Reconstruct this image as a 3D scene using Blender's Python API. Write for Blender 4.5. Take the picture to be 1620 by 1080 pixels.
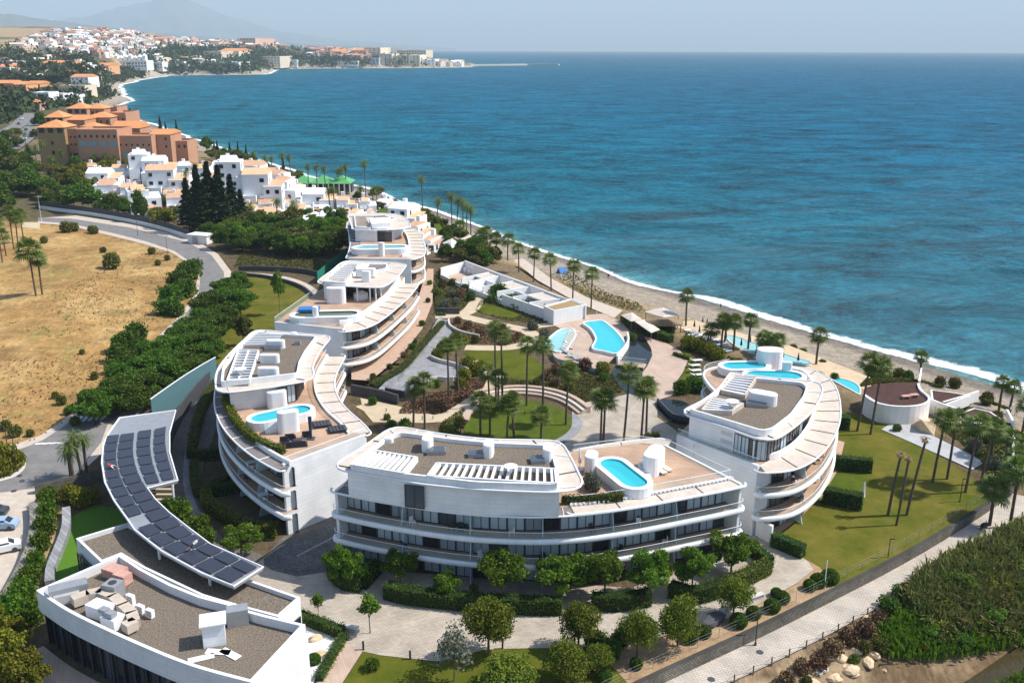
import bpy, bmesh, math, random
import numpy as np
from mathutils import Vector, Matrix
random.seed(7); rng = np.random.default_rng(7)
S = bpy.context.scene
for _o in list(bpy.data.objects): bpy.data.objects.remove(_o)
COL = S.collection
# ------------------------------------------------------------------ camera
W0, H0, FPX = 1620.0, 1080.0, 1500.0
CAMH = 59.0; TH = math.atan((540-74)/FPX); ROLL = math.radians(0.12)
cam = bpy.data.cameras.new('camera'); camo = bpy.data.objects.new('camera', cam); COL.objects.link(camo)
cam.sensor_fit = 'HORIZONTAL'; cam.sensor_width = 36.0; cam.lens = 36.0*FPX/W0
cam.clip_start = 1.0; cam.clip_end = 120000.0
camo.location = (0, 0, CAMH)
camo.rotation_euler = (Matrix.Rotation(math.pi/2-TH, 3, 'X') @ Matrix.Rotation(ROLL, 3, 'Z')).to_euler()
S.camera = camo
CM = np.array(camo.rotation_euler.to_matrix())
# ------------------------------------------------------------------ sky, sun, exposure
SUN_AZ = math.radians(6.0)      # from +X towards +Y
SUN_EL = math.radians(50.0)
wd = bpy.data.worlds.new('World'); S.world = wd; wd.use_nodes = True
nt = wd.node_tree; nt.nodes.clear()
sk = nt.nodes.new('ShaderNodeTexSky'); sk.sky_type = 'NISHITA'; sk.sun_disc = False
sk.sun_elevation = SUN_EL; sk.sun_rotation = math.pi/2 - SUN_AZ
sk.altitude = 0; sk.air_density = 1.0; sk.dust_density = 1.0; sk.ozone_density = 3.0
bg = nt.nodes.new('ShaderNodeBackground'); bg.inputs['Strength'].default_value = 0.15
ow = nt.nodes.new('ShaderNodeOutputWorld')
nt.links.new(sk.outputs[0], bg.inputs[0]); nt.links.new(bg.outputs[0], ow.inputs[0])
sl = bpy.data.lights.new('sun', 'SUN'); sl.energy = 4.9; sl.angle = math.radians(0.5); sl.color = (1.0, 0.955, 0.89)
so = bpy.data.objects.new('sun', sl); COL.objects.link(so)
sd = Vector((math.cos(SUN_EL)*math.cos(SUN_AZ), math.cos(SUN_EL)*math.sin(SUN_AZ), math.sin(SUN_EL)))
so.rotation_euler = (-sd).to_track_quat('-Z', 'Y').to_euler(); so.location = (60, 20, 120)
S.view_settings.view_transform = 'Standard'; S.view_settings.look = 'None'
S.view_settings.exposure = 0.42; S.view_settings.gamma = 1.0; S.view_settings.use_curve_mapping = False
S.render.engine = 'CYCLES'
cy = S.cycles
cy.max_bounces = 6; cy.diffuse_bounces = 3; cy.glossy_bounces = 3; cy.transmission_bounces = 4
cy.transparent_max_bounces = 10; cy.volume_bounces = 0
cy.caustics_reflective = False; cy.caustics_refractive = False
cy.use_denoising = True; cy.denoising_prefilter = 'NONE'
# ------------------------------------------------------------------ pixel -> world
def ray(px, py):
    d = CM @ np.array([(px-W0/2)/FPX, (H0/2-py)/FPX, -1.0]); return d
def U(px, py, z=0.0):
    d = ray(px, py); t = (z-CAMH)/d[2]; return (d[0]*t, d[1]*t)
def UP(pts, z=0.0): return [U(a, b, z) for a, b in pts]
def U3(px, py, z=0.0): a = U(px, py, z); return (a[0], a[1], z)
def pix(p):
    v = CM.T @ (np.array(p, float)-np.array([0, 0, CAMH])); return (W0/2+FPX*v[0]/-v[2], H0/2-FPX*v[1]/-v[2])
# ------------------------------------------------------------------ curve helpers (2D)
def spline(pts, n=8, closed=False):
    P = [np.array(p, float) for p in pts]; N = len(P); out = []
    rngi = range(N) if closed else range(N-1)
    for i in rngi:
        p1, p2 = P[i], P[(i+1) % N]
        p0 = P[(i-1) % N] if closed or i > 0 else 2*p1-p2
        p3 = P[(i+2) % N] if closed or i+2 < N else 2*p2-p1
        for k in range(n):
            t = k/n
            out.append(tuple(0.5*((2*p1)+(-p0+p2)*t+(2*p0-5*p1+4*p2-p3)*t*t+(-p0+3*p1-3*p2+p3)*t**3)))
    if not closed: out.append(tuple(P[-1]))
    return out
def resample(path, step=None, n=None):
    P = np.array(path, float); L = np.r_[0, np.cumsum(np.linalg.norm(np.diff(P, axis=0), axis=1))]
    if n is None: n = max(2, int(round(L[-1]/step))+1)
    t = np.linspace(0, L[-1], n)
    return [tuple(np.array([np.interp(v, L, P[:, k]) for k in range(P.shape[1])])) for v in t]
def plen(path):
    P = np.array(path, float); return float(np.linalg.norm(np.diff(P, axis=0), axis=1).sum())
def smooth(path, it=3):
    P = np.array(path, float)
    for _ in range(it):
        Q = P.copy(); Q[1:-1] = P[1:-1]*.5+(P[:-2]+P[2:])*.25; P = Q
    return [tuple(p) for p in P]
def offset(path, d):
    """shift an open 2D path by d to its left side"""
    P = np.array(path, float); T = np.gradient(P, axis=0); T /= np.linalg.norm(T, axis=1)[:, None]+1e-9
    Nn = np.c_[-T[:, 1], T[:, 0]]; return [tuple(p) for p in P+Nn*d]
def area2(poly):
    P = np.array(poly, float); x, y = P[:, 0], P[:, 1]; return float(np.sum(x*np.roll(y, -1)-np.roll(x, -1)*y))
def inset(poly, d):
    """shrink a closed polygon by d"""
    P = np.array(poly, float)
    if area2(poly) < 0: P = P[::-1]
    A = P-np.roll(P, 1, 0); B = np.roll(P, -1, 0)-P
    A /= np.linalg.norm(A, axis=1)[:, None]+1e-9; B /= np.linalg.norm(B, axis=1)[:, None]+1e-9
    nA = np.c_[-A[:, 1], A[:, 0]]; nB = np.c_[-B[:, 1], B[:, 0]]
    m = nA+nB; k = np.maximum((m*nA).sum(1), 0.6); return [tuple(p) for p in P+m*(d/k)[:, None]]
def inpoly(x, y, poly):
    x = np.asarray(x, float); y = np.asarray(y, float); r = np.zeros(x.shape, bool); n = len(poly)
    for i in range(n):
        x1, y1 = poly[i]; x2, y2 = poly[(i+1) % n]
        if y1 == y2: continue
        c = ((y1 > y) != (y2 > y)) & (x < (x2-x1)*(y-y1)/(y2-y1)+x1); r ^= c
    return r
def pdist(x, y, path):
    x = np.asarray(x, float); y = np.asarray(y, float); d = np.full(x.shape, 1e18)
    for (x1, y1), (x2, y2) in zip(path[:-1], path[1:]):
        dx, dy = x2-x1, y2-y1; L = dx*dx+dy*dy+1e-12
        t = np.clip(((x-x1)*dx+(y-y1)*dy)/L, 0, 1); d = np.minimum(d, (x-x1-t*dx)**2+(y-y1-t*dy)**2)
    return np.sqrt(d)
def sstep(a, b, v): t = np.clip((v-a)/(b-a), 0, 1); return t*t*(3-2*t)
# ------------------------------------------------------------------ materials
MATS = {}
def mat(name, col=(.5, .5, .5), rough=.8, var=0.0, vscale=1.0, bump=0.0, bscale=8.0, metal=0.0, col2=None, spec=.3, detail=6.0, alpha=1.0, dist=0.1, coord='Object', rnd=0.0, trans=0.0, stretch=None):
    m = bpy.data.materials.new(name); m.use_nodes = True; t = m.node_tree; N = t.nodes; L = t.links
    b = N['Principled BSDF']; b.inputs['Roughness'].default_value = rough; b.inputs['Metallic'].default_value = metal
    b.inputs['Specular IOR Level'].default_value = spec; b.inputs['Base Color'].default_value = (*col, 1)
    if alpha < 1: b.inputs['Alpha'].default_value = alpha
    g = N.new('ShaderNodeNewGeometry') if coord == 'Position' else N.new('ShaderNodeTexCoord')
    src = g.outputs['Position'] if coord == 'Position' else g.outputs['Object']
    if stretch:
        mp = N.new('ShaderNodeMapping'); mp.inputs['Scale'].default_value = stretch; L.new(src, mp.inputs['Vector']); src = mp.outputs[0]
    c_out = None
    if col2 is not None or var > 0:
        n = N.new('ShaderNodeTexNoise'); n.inputs['Scale'].default_value = vscale; n.inputs['Detail'].default_value = detail; n.inputs['Roughness'].default_value = .72
        L.new(src, n.inputs['Vector'])
        r = N.new('ShaderNodeValToRGB'); r.color_ramp.elements[0].position = .34; r.color_ramp.elements[1].position = .66
        c2 = col2 if col2 is not None else tuple(min(1, c*(1+var)) for c in col)
        c1 = col if col2 is not None else tuple(c*(1-var) for c in col)
        r.color_ramp.elements[0].color = (*c1, 1); r.color_ramp.elements[1].color = (*c2, 1)
        L.new(n.outputs[0], r.inputs[0]); c_out = r.outputs[0]
    if rnd > 0:
        oi = N.new('ShaderNodeObjectInfo'); hs = N.new('ShaderNodeHueSaturation')
        mr = N.new('ShaderNodeMapRange'); mr.inputs[3].default_value = 1-rnd; mr.inputs[4].default_value = 1+rnd
        L.new(oi.outputs['Random'], mr.inputs[0]); L.new(mr.outputs[0], hs.inputs['Value'])
        mh = N.new('ShaderNodeMapRange'); mh.inputs[3].default_value = .5-rnd*.08; mh.inputs[4].default_value = .5+rnd*.05
        L.new(oi.outputs['Random'], mh.inputs[0]); L.new(mh.outputs[0], hs.inputs['Hue'])
        if c_out: L.new(c_out, hs.inputs['Color'])
        else: hs.inputs['Color'].default_value = (*col, 1)
        c_out = hs.outputs[0]
    if c_out: L.new(c_out, b.inputs['Base Color'])
    if trans > 0:
        tr = N.new('ShaderNodeBsdfTranslucent'); mx = N.new('ShaderNodeMixShader'); mx.inputs[0].default_value = trans
        if c_out: L.new(c_out, tr.inputs[0])
        else: tr.inputs[0].default_value = (*col, 1)
        L.new(b.outputs[0], mx.inputs[1]); L.new(tr.outputs[0], mx.inputs[2]); L.new(mx.outputs[0], N['Material Output'].inputs[0])
    if bump > 0:
        n2 = N.new('ShaderNodeTexNoise'); n2.inputs['Scale'].default_value = bscale; n2.inputs['Detail'].default_value = 5
        L.new(src, n2.inputs['Vector']); bp = N.new('ShaderNodeBump'); bp.inputs['Strength'].default_value = bump; bp.inputs['Distance'].default_value = dist
        L.new(n2.outputs[0], bp.inputs['Height']); L.new(bp.outputs[0], b.inputs['Normal'])
    MATS[name] = m; return m
def brickmat(name, c1, c2, mortar, sc=1.0, bw=.6, bh=.2, ms=.02, rough=.8, bump=.25, rot=0.0, offset_=.5, vert=False, rnd=0.0, noise=.25):
    m = bpy.data.materials.new(name); m.use_nodes = True; t = m.node_tree; N = t.nodes; L = t.links
    b = N['Principled BSDF']; b.inputs['Roughness'].default_value = rough; b.inputs['Specular IOR Level'].default_value = .25
    tc = N.new('ShaderNodeTexCoord'); mp = N.new('ShaderNodeMapping'); L.new(tc.outputs['Object'], mp.inputs[0])
    src = mp.outputs[0]; mp.inputs['Rotation'].default_value = (0, 0, rot)
    if vert:   # walls: u = along (x+y), v = z
        sx = N.new('ShaderNodeSeparateXYZ'); L.new(tc.outputs['Object'], sx.inputs[0])
        ad = N.new('ShaderNodeMath'); L.new(sx.outputs[0], ad.inputs[0]); L.new(sx.outputs[1], ad.inputs[1])
        cx = N.new('ShaderNodeCombineXYZ'); L.new(ad.outputs[0], cx.inputs[0]); L.new(sx.outputs[2], cx.inputs[1]); src = cx.outputs[0]
    k = N.new('ShaderNodeTexBrick'); L.new(src, k.inputs['Vector'])
    k.inputs['Color1'].default_value = (*c1, 1); k.inputs['Color2'].default_value = (*c2, 1); k.inputs['Mortar'].default_value = (*mortar, 1)
    k.inputs['Scale'].default_value = sc; k.inputs['Mortar Size'].default_value = ms; k.inputs['Brick Width'].default_value = bw; k.inputs['Row Height'].default_value = bh
    k.offset = offset_
    n = N.new('ShaderNodeTexNoise'); n.inputs['Scale'].default_value = .35; n.inputs['Detail'].default_value = 7; L.new(tc.outputs['Object'], n.inputs['Vector'])
    mr = N.new('ShaderNodeMapRange'); mr.inputs[1].default_value = .3; mr.inputs[2].default_value = .7; mr.inputs[3].default_value = 1-noise; mr.inputs[4].default_value = 1+noise*.6
    L.new(n.outputs[0], mr.inputs[0]); mu = N.new('ShaderNodeVectorMath'); mu.operation = 'SCALE'
    L.new(k.outputs['Color'], mu.inputs[0]); L.new(mr.outputs[0], mu.inputs['Scale']); L.new(mu.outputs[0], b.inputs['Base Color'])
    bp = N.new('ShaderNodeBump'); bp.inputs['Strength'].default_value = bump; bp.inputs['Distance'].default_value = .02; bp.invert = True
    L.new(k.outputs['Fac'], bp.inputs['Height']); L.new(bp.outputs[0], b.inputs['Normal'])
    MATS[name] = m; return m
def glassmat(name, col=(.7, .85, .85), alpha=.25, rough=.05):
    m = bpy.data.materials.new(name); m.use_nodes = True; b = m.node_tree.nodes['Principled BSDF']
    b.inputs['Base Color'].default_value = (*col, 1); b.inputs['Alpha'].default_value = alpha; b.inputs['Roughness'].default_value = rough
    b.inputs['Specular IOR Level'].default_value = .6; MATS[name] = m; return m
# ------------------------------------------------------------------ mesh builder
BASE = {}
class MB:
    def __init__(s): s.v = []; s.f = []; s.m = []; s.c = 0
    def add(s, vs, fs, mi=0):
        o = len(s.v); s.v.extend(vs); s.f.extend([tuple(i+o for i in f) for f in fs]); s.m.extend([mi]*len(fs)); return s
    def prism(s, poly, z0, z1, mi=0, top=None, bottom=True):
        if area2(poly) < 0: poly = poly[::-1]
        n = len(poly); vs = [(p[0], p[1], z0) for p in poly]+[(p[0], p[1], z1) for p in poly]
        s.add(vs, [(i, (i+1) % n, n+(i+1) % n, n+i) for i in range(n)], mi)
        o = len(s.v)-2*n
        s.f.append(tuple(range(o+n, o+2*n))); s.m.append(mi if top is None else top)
        if bottom: s.f.append(tuple(reversed(range(o, o+n)))); s.m.append(mi)
        return s
    def ring(s, po, pi, z0, z1, mi=0):
        n = len(po); vs = []
        for z in (z0, z1):
            vs += [(p[0], p[1], z) for p in po]+[(p[0], p[1], z) for p in pi]
        fs = []
        for i in range(n):
            j = (i+1) % n
            fs += [(i, j, 2*n+j, 2*n+i), (n+j, n+i, 3*n+i, 3*n+j), (2*n+i, 2*n+j, 3*n+j, 3*n+i), (j, i, n+i, n+j)]
        return s.add(vs, fs, mi)
    def strip(s, a, b, z0, z1, mi=0, top=None):
        """solid between two open paths of equal length"""
        n = len(a); vs = [(p[0], p[1], z0) for p in a]+[(p[0], p[1], z0) for p in b]+[(p[0], p[1], z1) for p in a]+[(p[0], p[1], z1) for p in b]
        o = len(s.v); s.v.extend(vs)
        def F(*q, m=mi): s.f.append(tuple(o+i for i in q)); s.m.append(m)
        for i in range(n-1):
            F(i, i+1, 2*n+i+1, 2*n+i); F(n+i+1, n+i, 3*n+i, 3*n+i+1)
            F(2*n+i, 2*n+i+1, 3*n+i+1, 3*n+i, m=mi if top is None else top); F(i+1, i, n+i, n+i+1)
        F(0, 2*n, 3*n, n); F(n-1, 2*n-1, 4*n-1, 3*n-1); return s
    def wall(s, path, z0, z1, th=.2, mi=0):
        return s.strip(offset(path, th/2), offset(path, -th/2), z0, z1, mi)
    def sheet(s, poly, z, mi=0):
        if area2(poly) < 0: poly = poly[::-1]
        o = len(s.v); s.v.extend([(p[0], p[1], z) for p in poly]); s.f.append(tuple(range(o, o+len(poly)))); s.m.append(mi); return s
    def box(s, c, d, rz=0.0, mi=0):
        """c = centre of the base, d = full sizes"""
        ca, sa = math.cos(rz), math.sin(rz); vs = []
        for z in (0, d[2]):
            for x, y in ((-1, -1), (1, -1), (1, 1), (-1, 1)):
                a, b = x*d[0]/2, y*d[1]/2; vs.append((c[0]+a*ca-b*sa, c[1]+a*sa+b*ca, c[2]+z))
        return s.add(vs, [(0, 3, 2, 1), (4, 5, 6, 7), (0, 1, 5, 4), (1, 2, 6, 5), (2, 3, 7, 6), (3, 0, 4, 7)], mi)
    def cyl(s, c, r, h, n=12, mi=0, r2=None, sx=1.0, rz=0.0):
        r2 = r if r2 is None else r2; ca, sa = math.cos(rz), math.sin(rz); vs = []
        for z, q in ((0, r), (h, r2)):
            for i in range(n):
                a = 2*math.pi*i/n; x, y = q*math.cos(a)*sx, q*math.sin(a); vs.append((c[0]+x*ca-y*sa, c[1]+x*sa+y*ca, c[2]+z))
        fs = [(i, (i+1) % n, n+(i+1) % n, n+i) for i in range(n)]+[tuple(range(n, 2*n)), tuple(reversed(range(n)))]
        return s.add(vs, fs, mi)
    def tube(s, path, r, n=6, mi=0, taper=None):
        P = [Vector(p) for p in path]; vs = []; N = len(P)
        for i, p in enumerate(P):
            t = (P[min(i+1, N-1)]-P[max(i-1, 0)]).normalized()
            u = t.cross(Vector((0, 0, 1)));
            if u.length < 1e-3: u = Vector((1, 0, 0))
            u.normalize(); w = u.cross(t); q = r if taper is None else r*(1-(1-taper)*i/(N-1))
            for k in range(n):
                a = 2*math.pi*k/n; vs.append(tuple(p+u*q*math.cos(a)+w*q*math.sin(a)))
        fs = [(i*n+k, i*n+(k+1) % n, (i+1)*n+(k+1) % n, (i+1)*n+k) for i in range(N-1) for k in range(n)]
        fs += [tuple(reversed(range(n))), tuple((N-1)*n+k for k in range(n))]
        return s.add(vs, fs, mi)
    def rot(s, k): return s
    def build(s, name, mats, parent=None, smooth_=False, base=None):
        if not isinstance(mats, (list, tuple)): mats = [mats]
        me = bpy.data.meshes.new(name); b = (0, 0, 0)
        if parent is not None: b = BASE.get(parent.name, (0, 0, 0))
        if base is not None: b = base
        me.from_pydata([(x-b[0], y-b[1], z-b[2]) for x, y, z in s.v], [], s.f)
        for mm in mats: me.materials.append(MATS[mm] if isinstance(mm, str) else mm)
        if len(mats) > 1: me.polygons.foreach_set('material_index', s.m)
        if smooth_: me.polygons.foreach_set('use_smooth', [True]*len(me.polygons))
        me.update()
        o = bpy.data.objects.new(name, me); COL.objects.link(o)
        if parent is not None: o.parent = parent; BASE[o.name] = b
        elif base is not None: o.location = base; BASE[o.name] = base
        return o
def inst(name, me, parent=None, loc=(0, 0, 0), rz=0.0, sc=(1, 1, 1)):
    o = bpy.data.objects.new(name, me); COL.objects.link(o)
    if parent is not None:
        b = BASE.get(parent.name, (0, 0, 0)); loc = (loc[0]-b[0], loc[1]-b[1], loc[2]-b[2]); o.parent = parent
    o.location = loc; o.rotation_euler = (0, 0, rz); o.scale = sc if isinstance(sc, (tuple, list)) else (sc, sc, sc); return o
def tag(o, label=None, cat=None, group=None, kind=None):
    if label: o['label'] = label
    if cat: o['category'] = cat
    if group: o['group'] = group
    if kind: o['kind'] = kind
    return o
def thing(name, loc, label, cat, group=None, rz=0.0):
    o = bpy.data.objects.new(name, None); COL.objects.link(o); o.location = loc; o.rotation_euler = (0, 0, rz)
    o.empty_display_size = .5; BASE[o.name] = tuple(loc); return tag(o, label, cat, group)
def struct(name, mb, m, label=None, base=None, kind='structure'):
    o = mb.build(name, m, base=base); return tag(o, label or name.replace('_', ' '), None, None, kind)
# ------------------------------------------------------------------ terrain
SEA = -6.0; RE = 6.371e6
def upx(u, r):      # world point at pixel column u (far field) and distance r along +Y
    return ((u-810)/1500*math.cos(TH)*r, r)
SH_PX = [(2300, 850), (1900, 716), (1760, 668), (1620, 625), (1500, 588), (1400, 558), (1300, 530), (1200, 501), (1100, 472), (1000, 444), (900, 410), (830, 386), (785, 370), (714, 342), (673, 329), (625, 317), (593, 303), (540, 291), (464, 270), (400, 250), (340, 232), (300, 218), (272, 210), (250, 201), (227, 193), (204, 183), (188, 175), (183, 167), (204, 160), (196, 153), (190, 143), (188, 135), (208, 130), (227, 125), (255, 121), (284, 119), (397, 118), (423, 116), (437, 110), (470, 108.6), (560, 108), (690, 107), (745, 106)]
SHORE = spline([U(a, b, SEA) for a, b in SH_PX], 3)
SHORE += [upx(757, 3700), upx(745, 3950), upx(705, 4100), upx(692, 4600), upx(665, 6000), upx(600, 9000), upx(500, 13000)]
LAND = SHORE+[(-16000, 14000), (-16000, -300), (300, -300)]
# inland height profiles: rows of (r, z) for pixel columns
KN_U = [-400, 0, 120, 200, 260, 330, 400, 480, 560, 640, 700]
KN_R = [[0, 375, 460, 570, 800, 1200, 1700, 2200, 2650, 3300, 6000, 9000]]*3
def kz(y, r): return CAMH-(y-74)*.000608*r
KN_Z = [[0, 0, 4, 8, 12, 18, 42, 80, 112, 90, 60, 60], [0, 0, 4, 8, 12, 18, 40, 78, kz(45, 2650), 90, 60, 60], [0, 0, 3, 7, 10, 16, 36, 76, kz(45, 2650), 90, 60, 60],
        [0, 0, 2, 5, 7, 8, 12, 30, kz(49, 2650)-6, 100, 60, 60], [0, 0, 1, 2, 3, 4, 6, 14, 62, 82, 60, 60], [0, 0, 0, 0, 0, 0, 2, 6, 30, 72, 58, 50],
        [0, 0, 0, 0, 0, 0, 0, 4, 14, 62, 60, 40], [0, 0, 0, 0, 0, 0, 0, 0, 6, 44, 50, 30], [0, 0, 0, 0, 0, 0, 0, 0, 4, 34, 30, 10], [0, 0, 0, 0, 0, 0, 0, 0, 2, 24, 4, -20], [0, 0, 0, 0, 0, 0, 0, 0, 2, 8, -20, -20]]
KN_RR = np.array(KN_R[0], float); KN_ZZ = np.array(KN_Z, float); KN_UU = np.array(KN_U, float)
def inland(u, r):
    u = np.clip(u, -400, 700); fi = np.interp(u, KN_UU, np.arange(len(KN_UU))); i = np.minimum(fi.astype(int), len(KN_UU)-2); fu = fi-i
    fj = np.interp(r, KN_RR, np.arange(len(KN_RR))); j = np.minimum(fj.astype(int), len(KN_RR)-2); fr = fj-j
    return (KN_ZZ[i, j]*(1-fu)+KN_ZZ[i+1, j]*fu)*(1-fr)+(KN_ZZ[i, j+1]*(1-fu)+KN_ZZ[i+1, j+1]*fu)*fr
def vnoise(x, y, seed=0):
    xi = np.floor(x).astype(np.int64); yi = np.floor(y).astype(np.int64); fx = x-xi; fy = y-yi
    def h(a, b):
        n = (a*374761393+b*668265263+seed*974711) & 0x7fffffff; n = ((n ^ (n >> 13))*1274126177) & 0x7fffffff; return ((n ^ (n >> 16)) & 0xffff)/65535.0
    sx = fx*fx*(3-2*fx); sy = fy*fy*(3-2*fy)
    return (h(xi, yi)*(1-sx)+h(xi+1, yi)*sx)*(1-sy)+(h(xi, yi+1)*(1-sx)+h(xi+1, yi+1)*sx)*sy
WALL_PX = [(930, 1120), (1000, 1085), (1090, 1043), (1180, 1002), (1250, 968), (1320, 933), (1380, 903), (1440, 871), (1500, 836), (1560, 798), (1600, 770)]
WALLP = smooth(resample(spline(UP(WALL_PX, 0), 4), 2.0), 3)
WALL_RIGHT = WALLP+[(140, WALLP[-1][1]+5), (160, 20), (40, 20)]
WALK_PX = [(1010, 1125), (1075, 1085), (1150, 1052), (1240, 1010), (1320, 969), (1400, 925), (1480, 879), (1560, 828), (1625, 782)]
FIELD_PX = [(-400, 330), (60, 352), (110, 356), (180, 374), (228, 386), (272, 399), (300, 418), (312, 440), (310, 462), (286, 500), (250, 535), (190, 590), (130, 640), (95, 672), (60, 694), (20, 706), (-60, 720), (-500, 760)]
FIELDP = UP(FIELD_PX, 0)
def uof(x, y): return 810+1500*x/(np.maximum(y, 5)*math.cos(TH))
def ground_z(x, y):
    x = np.asarray(x, float); y = np.asarray(y, float); r = np.maximum(y, 1.0)
    s = pdist(x, y, SHORE)*np.where(inpoly(x, y, LAND), 1, -1)
    zi = inland(uof(x, y), r)+np.where(r > 900, (vnoise(x/160, y/160, 3)-.5)*12*sstep(900, 2000, r), 0)
    z = np.where(s < 0, SEA+np.maximum(s*.06, -8), SEA+2.7*sstep(0, 20, s)*0.6+1.1*np.clip(s/20, 0, 1))
    z = z+(zi-z)*sstep(18, 42, s)
    z = np.where(r > 1500, np.where(s < 0, z, SEA+(np.maximum(zi, 3)-SEA)*sstep(0, 60, s)), z)
    f = inpoly(x, y, FIELDP); df = pdist(x, y, FIELDP)
    z = z+np.where(f, sstep(2, 30, df)*(1.2+1.6*(vnoise(x/22, y/22, 1)-.3)+.5*(vnoise(x/6, y/6, 2)-.5)), 0)
    wr = inpoly(x, y, WALL_RIGHT); dw = pdist(x, y, WALLP)
    low = -1.35-sstep(5.6, 15, dw)*4.2
    z = np.where(wr, low, np.where(dw < 1.2, np.minimum(z, -1.35), z))
    z = z-(x*x+y*y)/(2*RE)
    return z, s
def polar(nA, a0, a1, r0, r1, nR):
    A = np.radians(np.linspace(a0, a1, nA)); R = np.geomspace(r0, r1, nR); AA, RR = np.meshgrid(A, R, indexing='ij')
    X = (RR*np.sin(AA)).ravel(); Y = (RR*np.cos(AA)).ravel()
    i, j = np.meshgrid(np.arange(nA-1), np.arange(nR-1), indexing='ij'); k = (i*nR+j).ravel()
    F = np.c_[k, k+1, k+nR+1, k+nR]; return X, Y, F
def np_mesh(name, V, F, mats, col=None, attrs=None, smooth_=True):
    me = bpy.data.meshes.new(name); n = len(F); q = F.shape[1]
    me.vertices.add(len(V)); me.vertices.foreach_set('co', np.ascontiguousarray(V, np.float32).ravel())
    me.loops.add(n*q); me.polygons.add(n); me.loops.foreach_set('vertex_index', F.astype(np.int32).ravel())
    me.polygons.foreach_set('loop_start', np.arange(0, n*q, q, dtype=np.int32)); me.polygons.foreach_set('loop_total', np.full(n, q, np.int32))
    if smooth_: me.polygons.foreach_set('use_smooth', np.ones(n, bool))
    for m in mats: me.materials.append(MATS[m] if isinstance(m, str) else m)
    me.update(calc_edges=True)
    if col is not None:
        a = me.attributes.new('col', 'FLOAT_COLOR', 'POINT'); a.data.foreach_set('color', np.c_[col, np.ones(len(V))].astype(np.float32).ravel())
    for k, v in (attrs or {}).items():
        a = me.attributes.new(k, 'FLOAT', 'POINT'); a.data.foreach_set('value', v.astype(np.float32))
    return me
# ground material: broad colour regions from the vertices, fine grain from noise
def ground_material():
    m = bpy.data.materials.new('ground'); m.use_nodes = True; t = m.node_tree; N = t.nodes; L = t.links; b = N['Principled BSDF']
    b.inputs['Roughness'].default_value = .95; b.inputs['Specular IOR Level'].default_value = .1
    at = N.new('ShaderNodeAttribute'); at.attribute_name = 'col'; g = N.new('ShaderNodeNewGeometry')
    n1 = N.new('ShaderNodeTexNoise'); n1.inputs['Scale'].default_value = .3; n1.inputs['Detail'].default_value = 9; n1.inputs['Roughness'].default_value = .8
    n2 = N.new('ShaderNodeTexNoise'); n2.inputs['Scale'].default_value = 1.6; n2.inputs['Detail'].default_value = 6; n2.inputs['Roughness'].default_value = .7
    mp = N.new('ShaderNodeMapping'); mp.inputs['Rotation'].default_value = (0, 0, .7); mp.inputs['Scale'].default_value = (1, .35, 1); L.new(g.outputs[0], mp.inputs[0])
    L.new(g.outputs[0], n1.inputs[0]); L.new(mp.outputs[0], n2.inputs[0])
    a = N.new('ShaderNodeMapRange'); a.inputs[1].default_value = .3; a.inputs[2].default_value = .72; a.inputs[3].default_value = .5; a.inputs[4].default_value = 1.4; L.new(n1.outputs[0], a.inputs[0])
    a2 = N.new('ShaderNodeMapRange'); a2.inputs[1].default_value = .3; a2.inputs[2].default_value = .7; a2.inputs[3].default_value = .66; a2.inputs[4].default_value = 1.3; L.new(n2.outputs[0], a2.inputs[0])
    mm = N.new('ShaderNodeMath'); mm.operation = 'MULTIPLY'; L.new(a.outputs[0], mm.inputs[0]); L.new(a2.outputs[0], mm.inputs[1])
    sc = N.new('ShaderNodeVectorMath'); sc.operation = 'SCALE'; L.new(at.outputs['Color'], sc.inputs[0]); L.new(mm.outputs[0], sc.inputs['Scale'])
    L.new(sc.outputs[0], b.inputs['Base Color'])
    bp = N.new('ShaderNodeBump'); bp.inputs['Strength'].default_value = .5; bp.inputs['Distance'].default_value = .35; L.new(n2.outputs[0], bp.inputs['Height']); L.new(bp.outputs[0], b.inputs['Normal'])
    return m
GM = ground_material()
X, Y, F = polar(420, -72, 72, 22, 11000, 400)
Z, Sd = ground_z(X, Y)
ZG = Z.reshape(420, 400); _LR = math.log(11000/22)
def zgrid(x, y):
    x = np.asarray(x, float); y = np.asarray(y, float)
    a = np.clip((np.degrees(np.arctan2(x, y))+72)/144*419, 0, 418.999); r = np.clip(np.log(np.maximum(np.hypot(x, y), 22)/22)/_LR*399, 0, 398.999)
    i = a.astype(int); j = r.astype(int); fa = a-i; fr = r-j
    return (ZG[i, j]*(1-fa)+ZG[i+1, j]*fa)*(1-fr)+(ZG[i, j+1]*(1-fa)+ZG[i+1, j+1]*fa)*fr
_TS = np.geomspace(30, 10500, 500)
def G(px, py, lift=0.0):
    d = ray(px, py); t = _TS/np.linalg.norm(d); b = np.nonzero(CAMH+d[2]*t < zgrid(d[0]*t, d[1]*t))[0]
    if not len(b): return (d[0]*t[-1], d[1]*t[-1], float(zgrid(d[0]*t[-1], d[1]*t[-1])))
    i = max(b[0], 1); tt = np.linspace(t[i-1], t[i], 40); k = np.nonzero(CAMH+d[2]*tt < zgrid(d[0]*tt, d[1]*tt))[0]; h = tt[k[0]] if len(k) else t[i]
    return (d[0]*h, d[1]*h, CAMH+d[2]*h+lift)
def gz(x, y): return float(zgrid(x, y))
def fbm(x, y, s, seed=0): return (vnoise(x/s, y/s, seed)*.5+vnoise(x/s*2.1, y/s*2.1, seed+1)*.3+vnoise(x/s*4.3, y/s*4.3, seed+2)*.2)
UU = uof(X, Y)
C = np.tile(np.array([.115, .085, .048]), (len(X), 1))                       # garden soil, dry planting
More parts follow.
